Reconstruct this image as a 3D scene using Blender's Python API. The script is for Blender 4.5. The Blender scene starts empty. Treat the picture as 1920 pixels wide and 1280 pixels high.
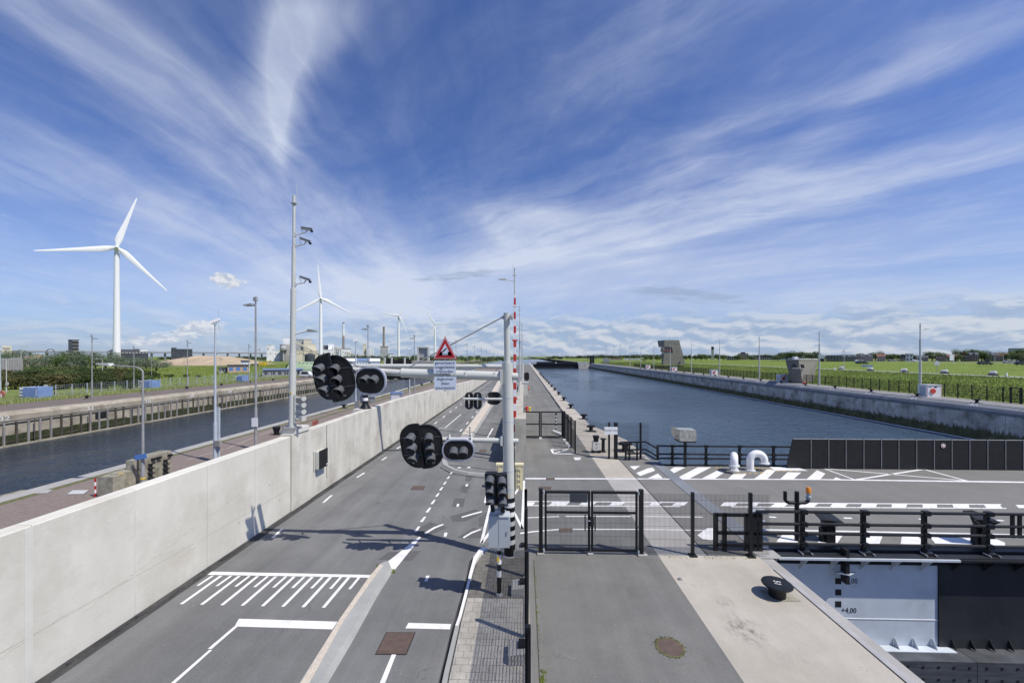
import bpy, math, random
from mathutils import Vector, Matrix, Euler
R = math.radians
S = bpy.context.scene
COL = S.collection
random.seed(11)

# ------------------------------------------------------------------ camera
H = 6.8                      # eye height above the quay
F = 750.0                    # focal length in photograph pixels
HX, HY = 960.0, 668.0        # horizon row and centre column of the photograph
TH = math.atan(22 / F)       # the quay runs along +Y; the camera is turned a little left
cam = bpy.data.cameras.new('camera')
camo = bpy.data.objects.new('camera', cam)
COL.objects.link(camo)
camo.location = (0, 0, H)
camo.rotation_euler = (R(90), 0, TH)
cam.sensor_width = 36
cam.lens = 36 * F / 1920
cam.shift_y = 28 / 1920
cam.clip_start = 0.1
cam.clip_end = 20000
S.camera = camo

# ------------------------------------------------------------------ light
SUN_EL = R(56)
sun_dir = Vector((-4.95, 2.5, 0)).normalized()       # shadows fall left and away
to_sun = Vector((-sun_dir.x * math.cos(SUN_EL), -sun_dir.y * math.cos(SUN_EL), math.sin(SUN_EL)))
sun = bpy.data.lights.new('sun', 'SUN')
sun.energy = 4.7
sun.angle = R(0.53)
sun.color = (1.0, 0.945, 0.855)
suno = bpy.data.objects.new('sun', sun)
COL.objects.link(suno)
suno.rotation_euler = to_sun.to_track_quat('Z', 'Y').to_euler()
S.view_settings.view_transform = 'Standard'
S.view_settings.look = 'None'
S.view_settings.exposure = 0.0
S.view_settings.gamma = 1
S.view_settings.use_curve_mapping = False

# ------------------------------------------------------------------ pixel -> place helpers
FW = Vector((-math.sin(TH), math.cos(TH), 0)); RT = Vector((math.cos(TH), math.sin(TH), 0))
def ray(px, py):
    return FW + RT * ((px - HX) / F) + Vector((0, 0, (HY - py) / F))
def at(px, py, d):           # the point seen at a pixel, d metres deep
    return Vector((0, 0, H)) + ray(px, py) * d
def G(px, py, z=0.0):        # the point of the level z seen at a pixel
    r = ray(px, py)
    return Vector((0, 0, H)) + r * ((z - H) / r.z)
def atY(px, py, Y):
    r = ray(px, py); return Vector((0, 0, H)) + r * (Y / r.y)
def atX(px, py, X):
    r = ray(px, py); return Vector((0, 0, H)) + r * (X / r.x)
def zat(py, p):              # height of a pixel row above ground point p
    d = p.x * FW.x + p.y * FW.y
    return H + (HY - py) * d / F

# ------------------------------------------------------------------ sky
world = bpy.data.worlds.new('World'); S.world = world; world.use_nodes = True
world.cycles.sampling_method = 'MANUAL'; world.cycles.sample_map_resolution = 256
wt = world.node_tree; wt.nodes.clear()
class E:                      # a tiny expression wrapper round math nodes
    def __init__(s, v): s.v = v
    def op(s, o, b=None, c=None):
        n = wt.nodes.new('ShaderNodeMath'); n.operation = o
        for i, a in enumerate((s, b, c)):
            if a is None: continue
            a = a.v if isinstance(a, E) else a
            if isinstance(a, (int, float)): n.inputs[i].default_value = a
            else: wt.links.new(a, n.inputs[i])
        return E(n.outputs[0])
    def __add__(s, b): return s.op('ADD', b)
    def __sub__(s, b): return s.op('SUBTRACT', b)
    def __mul__(s, b): return s.op('MULTIPLY', b)
    def __truediv__(s, b): return s.op('DIVIDE', b)
    def clamp(s, a=0.0, b=1.0): return s.op('MAXIMUM', a).op('MINIMUM', b)
def ss(x, a, b):
    n = wt.nodes.new('ShaderNodeMapRange'); n.interpolation_type = 'SMOOTHSTEP'
    wt.links.new(x.v, n.inputs[0]); n.inputs[1].default_value = a; n.inputs[2].default_value = b
    return E(n.outputs[0])
def vec(x, y, z=0.0):
    n = wt.nodes.new('ShaderNodeCombineXYZ')
    for i, a in enumerate((x, y, z)):
        if isinstance(a, E): wt.links.new(a.v, n.inputs[i])
        else: n.inputs[i].default_value = a
    return n.outputs[0]
def noise(v, scale, detail=6, rough=0.55, dist=0.0):
    n = wt.nodes.new('ShaderNodeTexNoise'); wt.links.new(v, n.inputs['Vector'])
    n.inputs['Scale'].default_value = scale; n.inputs['Detail'].default_value = detail
    n.inputs['Roughness'].default_value = rough; n.inputs['Distortion'].default_value = dist
    return E(n.outputs['Fac'])
tc = wt.nodes.new('ShaderNodeTexCoord')
sp = wt.nodes.new('ShaderNodeSeparateXYZ'); wt.links.new(tc.outputs['Generated'], sp.inputs[0])
dx, dy, dz = (E(o) for o in sp.outputs)
def blob(px, py, sx, sy, ang, w=1.0, pw=1.0):
    """soft oval patch of cloud round the direction seen at a photograph pixel"""
    c = ray(px, py).normalized()
    r = ray(px + 10 * math.cos(R(ang)), py - 10 * math.sin(R(ang))).normalized() - c
    r = (r - c * r.dot(c)).normalized(); u = c.cross(r)
    k = math.cos(math.atan(math.hypot(px - HX, py - HY) / F))
    a = (dx * r.x + dy * r.y + dz * r.z) / (sx / F * k)
    b = (dx * u.x + dy * u.y + dz * u.z) / (sy / F * k)
    front = ss(dx * c.x + dy * c.y + dz * c.z, 0.0, 0.3)
    q = (a * a + b * b)
    return (E(1.0).op('DIVIDE', (q * q) + 1.0)) * front * w
sky = wt.nodes.new('ShaderNodeTexSky'); sky.sky_type = 'NISHITA'; sky.sun_disc = False
sky.sun_elevation = SUN_EL
sky.sun_rotation = math.atan2(to_sun.x, to_sun.y)
sky.air_density = 1.0; sky.dust_density = 0.6; sky.ozone_density = 2.2; sky.altitude = 0
inv = E(1.0) / (dz.op('MAXIMUM', 0.0) + 0.10)
X_, Y_ = dx * inv, dy * inv
warp = noise(vec(X_, Y_), 0.9, 4) - 0.5
warp2 = noise(vec(Y_, X_, 3.0), 1.1, 4) - 0.5
# cirrus: long fibres fanning out from the horizon ahead (left), a second family crossing it (right)
XL = X_ + Y_ * 0.10 + warp * 0.55
fan = noise(vec(XL * 3.0, Y_ * 0.40 + warp2 * 0.5), 1.0, 7, 0.60, 0.25) * 0.68 + noise(vec(XL * 8.0, Y_ * 1.3 + warp2), 1.0, 8, 0.62, 0.5) * 0.32
q_ = X_ * 0.6 + Y_ * 0.8 + warp2 * 0.5
p_ = Y_ * 0.6 - X_ * 0.8
fan2 = noise(vec(q_ * 3.2, p_ * 0.5 + warp * 0.5, 7.0), 1.0, 7, 0.60, 0.25) * 0.68 + noise(vec(q_ * 8.0, p_ * 1.6 + warp, 2.0), 1.0, 8, 0.62, 0.5) * 0.32
soft = noise(vec(X_, Y_, 5.0), 1.6, 8, 0.62, 0.4)
def layer(fib, lst, amp, lo=.30, hi=.66):
    m = lst[0]
    for q in lst[1:]: m = m + q
    m = m.clamp(0, 1.15)
    return ss(fib * 0.7 + soft * 0.3 + m * 0.16 - 0.10, lo, hi) * m * amp
left = layer(fan, [blob(300, 170, 430, 75, -40, .75), blob(620, 400, 330, 70, -36, .7), blob(170, 350, 560, 60, -24, .75), blob(560, 470, 300, 55, -20, .5),
                   blob(100, 20, 300, 60, -40, .45), blob(130, 540, 260, 30, -12, .45), blob(700, 600, 420, 30, 0, .45)], 0.40, .32, .76)
plume = layer(fan, [blob(532, 70, 170, 46, 80, .75), blob(600, 60, 110, 44, 45, .7), blob(525, 190, 130, 16, 90, .5), blob(535, 260, 90, 40, 90, .35)], 0.52, .30, .68)
right = layer(fan2, [blob(1000, 420, 130, 40, -6, 1.0), blob(1150, 440, 330, 38, 10, .9), blob(1550, 350, 420, 36, 13, .8), blob(1450, 215, 260, 60, 25, .35),
                     blob(1280, 330, 170, 70, 40, .45), blob(1650, 470, 300, 55, 8, .45), blob(1700, 150, 400, 45, 34, .50), blob(1180, 110, 300, 110, 45, .38)], 0.58, .30, .74)
low = layer(fan * 0.5 + fan2 * 0.5, [blob(1000, 520, 420, 55, 3, .9), blob(1700, 560, 420, 30, 2, .6), blob(600, 560, 300, 40, -8, .5)], 0.52, .16, .40)
cir = ss(fan * 0.35 + fan2 * 0.35 + soft * 0.3, 0.42, 0.72) * 0.24
cir_t = (cir + left + plume + right + low).clamp(0, .85) * ss(dz, 0.0, 0.10)
# thin milky veil low down
veil = (E(1.0) - ss(dz, 0.0, 0.40)) * 0.34
# cumulus bank close to the horizon
az = dx.op('ARCTAN2', dy)
cv = vec(az * 9.0, dz * 26.0 + (noise(vec(az, dz), 6, 3) - .5) * 0.9)
cv2 = vec(az * 9.0 + 0.08, dz * 26.0 + 0.24 + (noise(vec(az, dz), 6, 3) - .5) * 0.9)
n1 = noise(cv, 1.35, 10, 0.58, 0.25); n2 = noise(cv2, 1.35, 10, 0.58, 0.25)
band = ss(dz, -0.01, 0.012) * (E(1.0) - ss(dz, 0.055, 0.135))
rightside = ss(az, -0.75, -0.10)
cum = ss(n1 + band * 0.14 + rightside * 0.12 * band - 0.05, 0.48, 0.64) * band * (rightside * 0.52 + 0.36)
cum1 = ss(noise(vec(dx * 60.0, dz * 75.0), 1.0, 9, 0.66, 0.3) * 1.7 + blob(426, 529, 30, 15, 0) * .50 + blob(414, 519, 18, 9, 0) * .45 + blob(440, 534, 18, 9, 0) * .25, 1.26, 1.56)
cum2 = ss(noise(vec(dx * 50.0, dz * 75.0), 1.2, 9, 0.64, 0.3) * 1.5 + (blob(330, 628, 90, 14, 8) + blob(375, 612, 30, 14, 0) + blob(30, 612, 40, 12, 0, .8)
         + blob(8, 415, 26, 12, 0, .7) + blob(100, 640, 160, 8, 0, .5)) * .62, 1.18, 1.6) * .85
grey = ss(noise(vec(az * 9.0, dz * 60.0), 1.6, 9, 0.62, 0.5) * 0.75 + (blob(860, 517, 95, 9, 6) + blob(1330, 560, 130, 16, -6, .8)
         + blob(1220, 545, 90, 10, 0, .5) + blob(40, 495, 60, 10, 0, .5)) * .40, 0.58, 0.85) * 0.7
shade = ss(n1 - n2, -0.10, 0.12)
def rgb(c):
    n = wt.nodes.new('ShaderNodeRGB'); n.outputs[0].default_value = (*c, 1); return n.outputs[0]
def mixc(f, a, b):
    n = wt.nodes.new('ShaderNodeMix'); n.data_type = 'RGBA'
    wt.links.new(f.v, n.inputs[0]); wt.links.new(a, n.inputs[6]); wt.links.new(b, n.inputs[7])
    return n.outputs[2]
def mult(a, c):
    n = wt.nodes.new('ShaderNodeMix'); n.data_type = 'RGBA'; n.blend_type = 'MULTIPLY'; n.inputs[0].default_value = 1
    wt.links.new(a, n.inputs[6]); n.inputs[7].default_value = (*c, 1)
    return n.outputs[2]
base = mult(sky.outputs[0], SKYTINT := (0.78, 0.95, 1.46))
CW = 8.6                                            # cloud radiance before the background strength
c = mixc(veil, base, rgb((5.0, 6.3, 8.6)))
c = mixc(cir_t, c, rgb((CW * .90, CW * .98, CW * 1.16)))
c = mixc(grey, c, rgb((3.7, 4.7, 6.6)))
c = mixc(cum, c, mixc(shade, rgb((4.0, 5.2, 7.2)), rgb((CW * .84, CW * .90, CW * 1.0))))
pshade = ss(noise(vec(dx * 60.0 + 0.3, dz * 75.0 + 0.5), 1.0, 9, 0.66, 0.3) - noise(vec(dx * 60.0, dz * 75.0), 1.0, 9, 0.66, 0.3), -0.10, 0.10)
c = mixc((cum1 + cum2).clamp(0, .9), c, mixc(pshade, rgb((CW * 1.05, CW * 1.07, CW * 1.12)), rgb((CW * .66, CW * .74, CW * .90))))
bg = wt.nodes.new('ShaderNodeBackground'); wt.links.new(c, bg.inputs[0]); bg.inputs[1].default_value = 0.088
wo = wt.nodes.new('ShaderNodeOutputWorld'); wt.links.new(bg.outputs[0], wo.inputs[0])

# ------------------------------------------------------------------ materials
def mat(name, c, c2=None, scale=3.0, rough=0.7, metal=0.0, bump=0.0, bscale=40.0, spec=0.5, detail=6,
        speck=0.0, stretch=(1, 1, 1), lo=0.35, hi=0.68, stain=None, stscale=0.35, coat=0.0):
    m = bpy.data.materials.new(name); m.use_nodes = True
    t = m.node_tree; N = t.nodes; L = t.links
    b = N['Principled BSDF']
    b.inputs['Roughness'].default_value = rough; b.inputs['Metallic'].default_value = metal
    b.inputs['Specular IOR Level'].default_value = spec
    if coat: b.inputs['Coat Weight'].default_value = coat
    geo = N.new('ShaderNodeNewGeometry')
    mp = N.new('ShaderNodeMapping'); mp.inputs['Scale'].default_value = stretch
    L.new(geo.outputs['Position'], mp.inputs['Vector'])
    def noi(sc, det=detail, v=None, ro=.55):
        n = N.new('ShaderNodeTexNoise'); n.inputs['Scale'].default_value = sc
        n.inputs['Detail'].default_value = det; n.inputs['Roughness'].default_value = ro
        L.new(v or mp.outputs[0], n.inputs['Vector']); return n.outputs['Fac']
    def rng(s, a, bb, x=0.0, y=1.0):
        n = N.new('ShaderNodeMapRange'); L.new(s, n.inputs[0])
        for i, q in enumerate((a, bb, x, y)): n.inputs[i + 1].default_value = q
        return n.outputs[0]
    def mx(f, a, bb, mode='MIX'):
        n = N.new('ShaderNodeMix'); n.data_type = 'RGBA'; n.blend_type = mode
        if isinstance(f, float): n.inputs[0].default_value = f
        else: L.new(f, n.inputs[0])
        for i, q in ((6, a), (7, bb)):
            if isinstance(q, tuple): n.inputs[i].default_value = (*q, 1)
            else: L.new(q, n.inputs[i])
        return n.outputs[2]
    col = tuple(c)
    if c2: col = mx(rng(noi(scale), lo, hi), tuple(c), tuple(c2))
    if stain: col = mx(rng(noi(stscale, 8, geo.outputs['Position'], .65), .48, .72), col, tuple(stain))
    if speck:
        s = rng(noi(bscale * 1.7, 2, geo.outputs['Position']), .35, .65, 1 - speck, 1 + speck)
        cm = N.new('ShaderNodeCombineXYZ')
        for i in range(3): L.new(s, cm.inputs[i])
        col = mx(1.0, col, cm.outputs[0], 'MULTIPLY')
    if isinstance(col, tuple): b.inputs['Base Color'].default_value = (*col, 1)
    else: L.new(col, b.inputs['Base Color'])
    if bump:
        bn = N.new('ShaderNodeBump'); bn.inputs['Strength'].default_value = bump; bn.inputs['Distance'].default_value = 0.02
        L.new(noi(bscale, 4, geo.outputs['Position']), bn.inputs['Height']); L.new(bn.outputs[0], b.inputs['Normal'])
    m['mx'] = 0
    return m
M = {}
M['asphalt'] = mat('asphalt', (.148, .148, .146), (.182, .181, .178), 0.5, .92, bump=.5, bscale=70, speck=.42, stain=(.128, .128, .126), stscale=.25, spec=.25)
M['asphalt_deck'] = mat('asphalt_deck', (.165, .16, .15), (.19, .185, .175), 0.6, .92, bump=.5, bscale=60, speck=.3, stain=(.15, .146, .138), spec=.25)
M['asphalt_patch'] = mat('asphalt_patch', (.105, .105, .106), (.12, .12, .12), 2, .93, bump=.4, bscale=80, speck=.4, spec=.2)
M['asphalt_quay'] = mat('asphalt_quay', (.165, .162, .152), (.195, .19, .178), 0.45, .92, bump=.5, bscale=80, speck=.35, stain=(.148, .142, .13), stscale=.5, spec=.25)
M['asphalt_brown'] = mat('asphalt_brown', (.15, .125, .11), (.18, .155, .135), 0.4, .95, bump=.3, bscale=20, spec=.2)
M['gutter'] = mat('gutter', (.035, .035, .037), (.09, .088, .085), 4, .95, bump=.6, bscale=20, stretch=(1, .25, 1), spec=.2)
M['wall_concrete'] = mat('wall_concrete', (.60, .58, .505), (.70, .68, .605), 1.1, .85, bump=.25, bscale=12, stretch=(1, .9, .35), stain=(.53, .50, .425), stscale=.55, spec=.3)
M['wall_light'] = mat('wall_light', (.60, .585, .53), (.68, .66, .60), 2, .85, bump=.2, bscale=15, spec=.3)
M['wall_shade'] = mat('wall_shade', (.54, .52, .45), (.66, .64, .565), 1.6, .85, bump=.25, bscale=12, stretch=(1, 1, .2), stain=(.40, .37, .32), stscale=.7, spec=.3)  # slightly darker, more stained concrete for the farther panels and the pilaster
M['wall_stain'] = mat('wall_stain', (.40, .38, .32), (.46, .44, .38), 3, .9)
M['joint'] = mat('joint', (.30, .29, .27), (.40, .39, .37), 3, .9)
M['slab'] = mat('slab', (.40, .355, .305), (.50, .455, .40), 0.7, .9, bump=.35, bscale=30, speck=.16, stain=(.36, .335, .30), stscale=.9, stretch=(1.4, .7, 1), spec=.3)
M['slab_grey'] = mat('slab_grey', (.33, .32, .30), (.39, .38, .36), 0.9, .9, bump=.3, bscale=30, speck=.15, spec=.3)
M['coping'] = mat('coping', (.30, .30, .305), (.36, .36, .365), 1.5, .6, bump=.15, bscale=20, stain=(.40, .39, .37), stscale=1.2, spec=.4)
M['kerb'] = mat('kerb', (.30, .31, .30), (.37, .37, .355), 1.4, .85, bump=.2, bscale=30, speck=.1, spec=.3)
M['kerb_beige'] = mat('kerb_beige', (.50, .44, .36), (.58, .52, .44), 8, .85, bump=.3, bscale=60, speck=.3)
M['paint'] = mat('road_paint', (.72, .72, .71), (.80, .80, .79), 3, .7, stain=(.58, .57, .56), stscale=2.2)
M['paint_worn'] = mat('worn_road_paint', (.60, .59, .58), (.76, .75, .74), 7, .7, stain=(.35, .34, .34), stscale=4)
M['paint_yellow'] = mat('yellow_paint', (.62, .42, .08), (.55, .36, .08), 6, .7)
M['grey_paint'] = mat('grey_painted_steel', (.52, .53, .49), (.56, .57, .53), 2, .38, spec=.5)
M['grey_dark'] = mat('grey_galvanised', (.26, .265, .265), (.33, .335, .335), 3, .6)
M['galv'] = mat('galvanised_blue', (.40, .45, .50), (.46, .51, .56), 2, .55)
M['black'] = mat('black_steel', (.008, .009, .011), (.014, .016, .019), 3, .48, spec=.32)
M['black_matt'] = mat('black_matt', (.012, .012, .013), (.018, .018, .02), 5, .6, spec=.35)
M['hood'] = mat('hood_grey', (.085, .092, .105), (.10, .108, .12), 5, .5, spec=.5)
M['rim'] = mat('rim_grey', (.42, .44, .52), None, 5, .5)
M['lens'] = mat('dark_lens', (.006, .006, .008), None, 5, .1, spec=.6)
M['white'] = mat('white_paint', (.78, .79, .79), (.82, .82, .82), 2, .4)
M['sign_white'] = mat('sign_white', (.62, .68, .78), None, 2, .4)
M['red'] = mat('red_paint', (.55, .03, .025), (.50, .028, .022), 3, .4)
M['sign_red'] = mat('sign_red', (.42, .012, .018), None, 3, .35)
M['redlight'] = mat('orange_red', (.58, .06, .04), None, 3, .5)
M['blue_sign'] = mat('sign_blue', (.08, .20, .50), None, 3, .4)
M['blue'] = mat('container_blue', (.17, .26, .47), (.21, .31, .52), 1.5, .5)
M['yellow'] = mat('yellow', (.75, .50, .03), None, 3, .5)
M['cream'] = mat('cream_paint', (.66, .60, .38), (.70, .64, .42), 4, .6)
M['rust'] = mat('rusty_plate', (.10, .072, .062), (.135, .098, .082), 6, .8, bump=.5, bscale=60, spec=.3)
M['brick'] = None
M['gate_white'] = mat('gate_white', (.52, .575, .63), (.57, .62, .67), 0.8, .5, stain=(.44, .48, .52), stretch=(1, 1, .3), stscale=.9)
M['gate_black'] = mat('gate_black', (.010, .012, .015), (.019, .021, .025), 1.2, .5, stretch=(1, 1, .3), stain=(.028, .03, .033), stscale=.8)
M['beam'] = mat('fender_beam', (.045, .05, .058), (.09, .098, .11), 2.5, .5, stretch=(.6, 1, 6))
M['stone_old'] = mat('old_concrete', (.30, .265, .20), (.46, .415, .335), 0.7, .92, bump=.5, bscale=6, stretch=(1, .6, .9), stain=(.19, .165, .12), stscale=.5)
M['divider'] = mat('divider_concrete', (.40, .375, .315), (.49, .465, .40), 1.3, .9, bump=.2, bscale=12, stretch=(1, 1, .3), stain=(.34, .31, .25), stscale=.8)
M['algae'] = mat('algae', (.018, .026, .008), (.055, .065, .022), 1.5, .9, bump=.5, bscale=6)
M['stone_right'] = mat('lock_concrete', (.42, .39, .34), (.66, .62, .55), 0.6, .92, bump=.5, bscale=5, stretch=(1, .8, .35), stain=(.13, .105, .07), stscale=.6)
M['quay_right'] = mat('quay_right', (.25, .24, .225), (.30, .285, .27), 0.5, .9, bump=.3, bscale=30, spec=.3)
M['weed'] = mat('seaweed', (.075, .078, .03), (.19, .17, .085), 1.2, .95, bump=.8, bscale=4)
M['coping_blue'] = mat('coping_right', (.16, .175, .195), (.22, .235, .255), .5, .75, spec=.4)
M['timber'] = mat('timber', (.20, .19, .18), (.33, .32, .31), 1.5, .9, stretch=(3, 3, .4))
M['timber_dark'] = mat('timber_dark', (.05, .045, .035), (.10, .09, .07), 2, .9)
M['block'] = mat('mossy_block', (.24, .225, .17), (.38, .36, .29), 3, .95, bump=.8, bscale=14, stain=(.14, .13, .09), stscale=1.8)
M['tower'] = mat('tower_concrete', (.19, .18, .155), (.235, .22, .195), .5, .85, bump=.2, bscale=3)
M['glass'] = mat('window_glass', (.02, .028, .036), (.05, .065, .08), .2, .12, spec=.7)
M['glassdark'] = mat('dark_pane', (.03, .035, .045), None, .2, .25, spec=.6)
M['sand'] = mat('sand', (.36, .285, .19), (.44, .355, .25), .08, .95, bump=.4, bscale=1)
M['dark_build'] = mat('dark_cladding', (.035, .042, .055), (.06, .068, .08), .3, .6)
M['grey_build'] = mat('grey_cladding', (.32, .33, .33), (.38, .39, .39), .1, .7)
M['beige_build'] = mat('beige_cladding', (.58, .53, .40), (.64, .59, .47), .1, .7)
M['white_build'] = mat('white_cladding', (.72, .74, .76), (.80, .81, .82), .1, .6, stain=(.55, .55, .54), stscale=.08)
M['silo'] = mat('silo_grey', (.24, .23, .22), (.30, .29, .275), .1, .8)
M['stack'] = mat('stack_brown', (.27, .235, .20), (.31, .27, .235), .1, .8)
M['green_roof'] = mat('green_sheet', (.27, .37, .22), (.33, .43, .27), .3, .6)
M['blue_roof'] = mat('blue_sheet', (.14, .20, .34), (.18, .25, .40), .3, .6)
M['brickhouse'] = mat('house_brick', (.16, .075, .055), (.22, .11, .085), .3, .9)
M['brickpale'] = mat('pale_brick', (.42, .31, .24), (.48, .36, .29), .3, .9)
M['darkbrick'] = mat('dark_brick', (.05, .045, .05), (.085, .075, .075), .3, .85)
M['rooftile'] = mat('roof_tile', (.20, .085, .058), (.15, .068, .05), .5, .85)
M['roofdark'] = mat('roof_dark', (.055, .06, .075), (.09, .095, .11), .5, .7)
M['bridge'] = mat('viaduct_grey', (.22, .23, .25), (.27, .28, .30), .05, .8)
M['car_white'] = mat('car_white', (.72, .73, .74), None, 1, .3, coat=.5)
M['car_dark'] = mat('car_dark', (.03, .035, .045), None, 1, .3, coat=.5)
M['car_grey'] = mat('car_grey', (.30, .31, .32), None, 1, .3, coat=.5)
M['bark'] = mat('bark', (.10, .08, .06), (.15, .12, .09), 3, .95)
M['pink'] = mat('faded_red', (.45, .14, .11), (.52, .18, .14), 5, .7)
M['clearplate'] = mat('galvanised_box', (.42, .41, .36), (.62, .61, .56), 9, .35, metal=.5, stain=(.22, .2, .17), stscale=5)
M['cabinet'] = mat('cabinet_grey', (.42, .46, .48), (.45, .49, .51), 2, .5)
def leafmat(name, a, b, sc=.5, tr=.25):
    m = mat(name, a, b, sc, .65, detail=4, lo=.3, hi=.7, spec=.25)
    m.node_tree.nodes['Principled BSDF'].inputs['Transmission Weight'].default_value = 0
    return m
M['leaf_dark'] = leafmat('leaf_dark', (.028, .05, .012), (.065, .09, .022), .35)
M['leaf_mid'] = leafmat('leaf_mid', (.055, .095, .022), (.11, .155, .04), .35)
M['leaf_silver'] = leafmat('leaf_silver', (.10, .135, .085), (.16, .20, .13), .4)
M['leaf_far'] = leafmat('leaf_far', (.05, .08, .04), (.085, .12, .06), .06)
M['leaf_brown'] = leafmat('leaf_brown', (.07, .07, .022), (.11, .10, .035), .35)
M['blade'] = leafmat('grass_blade', (.165, .225, .035), (.235, .285, .06), .25)
M['blade_pale'] = leafmat('grass_blade_pale', (.24, .28, .11), (.32, .35, .16), .3)
M['grass'] = mat('grass', (.135, .19, .03), (.19, .245, .05), .12, .95, bump=.8, bscale=1.5, stain=(.10, .16, .028), stscale=.06, spec=.15)
M['grass_rough'] = mat('grass_rough', (.14, .18, .05), (.20, .235, .08), .2, .95, bump=.8, bscale=2, stain=(.11, .14, .04), stscale=.1, spec=.15)
M['moss'] = mat('moss', (.085, .095, .035), (.16, .15, .065), 6, .95)

def custom(name, fn):
    m = bpy.data.materials.new(name); m.use_nodes = True
    fn(m.node_tree, m.node_tree.nodes, m.node_tree.links, m.node_tree.nodes['Principled BSDF']); return m
def _brick(t, N, L, b):
    geo = N.new('ShaderNodeNewGeometry'); br = N.new('ShaderNodeTexBrick')
    L.new(geo.outputs['Position'], br.inputs['Vector'])
    br.inputs['Color1'].default_value = (.19, .145, .13, 1); br.inputs['Color2'].default_value = (.26, .205, .185, 1)
    br.inputs['Mortar'].default_value = (.17, .15, .12, 1); br.inputs['Scale'].default_value = 4.0
    br.inputs['Mortar Size'].default_value = .03
    n = N.new('ShaderNodeTexNoise'); n.inputs['Scale'].default_value = .5; n.inputs['Detail'].default_value = 8
    L.new(geo.outputs['Position'], n.inputs['Vector'])
    mr = N.new('ShaderNodeMapRange'); L.new(n.outputs['Fac'], mr.inputs[0]); mr.inputs[1].default_value = .5; mr.inputs[2].default_value = .8
    mr.inputs[4].default_value = .7
    mx = N.new('ShaderNodeMix'); mx.data_type = 'RGBA'; L.new(mr.outputs[0], mx.inputs[0]); L.new(br.outputs['Color'], mx.inputs[6])
    mx.inputs[7].default_value = (.24, .21, .17, 1)
    L.new(mx.outputs[2], b.inputs['Base Color']); b.inputs['Roughness'].default_value = .95
    bp = N.new('ShaderNodeBump'); bp.inputs['Strength'].default_value = .5; bp.inputs['Distance'].default_value = .01
    bp.invert = True; L.new(br.outputs['Fac'], bp.inputs['Height']); L.new(bp.outputs[0], b.inputs['Normal'])
M['brick'] = custom('clinker_paving', _brick)
def _water(tint, rough=.06, amp=1.0):
    def fn(t, N, L, b):
        b.inputs['Base Color'].default_value = (*tint, 1); b.inputs['Roughness'].default_value = rough
        b.inputs['IOR'].default_value = 1.33; b.inputs['Specular IOR Level'].default_value = .5
        geo = N.new('ShaderNodeNewGeometry'); hs = []
        for sc, st in (((2.2, 1.5, 1), 1.0), ((7.0, 4.6, 1), .35), ((.85, .5, 1), 1.9), ((.28, .2, 1), 1.6)):
            mp = N.new('ShaderNodeMapping'); mp.inputs['Scale'].default_value = sc; mp.inputs['Rotation'].default_value = (0, 0, .5)
            L.new(geo.outputs['Position'], mp.inputs[0])
            n = N.new('ShaderNodeTexNoise'); n.inputs['Scale'].default_value = 1; n.inputs['Detail'].default_value = 3; n.inputs['Distortion'].default_value = .6
            L.new(mp.outputs[0], n.inputs['Vector'])
            q = N.new('ShaderNodeMath'); q.operation = 'MULTIPLY'; q.inputs[1].default_value = st; L.new(n.outputs['Fac'], q.inputs[0]); hs.append(q.outputs[0])
        a = N.new('ShaderNodeMath'); L.new(hs[0], a.inputs[0]); L.new(hs[1], a.inputs[1])
        a2 = N.new('ShaderNodeMath'); L.new(a.outputs[0], a2.inputs[0]); L.new(hs[2], a2.inputs[1])
        a3 = N.new('ShaderNodeMath'); L.new(a2.outputs[0], a3.inputs[0]); L.new(hs[3], a3.inputs[1]); a2 = a3
        bp = N.new('ShaderNodeBump'); bp.inputs['Strength'].default_value = 1.0; bp.inputs['Distance'].default_value = .085 * amp
        L.new(a2.outputs[0], bp.inputs['Height']); L.new(bp.outputs[0], b.inputs['Normal'])
        # gusts roughen the surface in broad patches
        mp = N.new('ShaderNodeMapping'); mp.inputs['Scale'].default_value = (.05, .02, 1); L.new(geo.outputs['Position'], mp.inputs[0])
        n = N.new('ShaderNodeTexNoise'); n.inputs['Detail'].default_value = 5; n.inputs['Scale'].default_value = 1; L.new(mp.outputs[0], n.inputs['Vector'])
        mr = N.new('ShaderNodeMapRange'); L.new(n.outputs['Fac'], mr.inputs[0]); mr.inputs[1].default_value = .35; mr.inputs[2].default_value = .7
        mr.inputs[3].default_value = rough; mr.inputs[4].default_value = rough + .16; L.new(mr.outputs[0], b.inputs['Roughness'])
    return fn
M['water'] = custom('lock_water', _water((.058, .092, .135), .06, 2.8))
M['water_left'] = custom('canal_water', _water((.012, .024, .04), .05, 1.6))
M['water_dark'] = custom('basin_water', _water((.006, .010, .012)))
M['amber'] = custom('amber_lens', lambda t, N, L, b: (setattr(b.inputs['Base Color'], 'default_value', (.95, .35, .02, 1)),
                    setattr(b.inputs['Roughness'], 'default_value', .15), setattr(b.inputs['Transmission Weight'], 'default_value', .35)))

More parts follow.
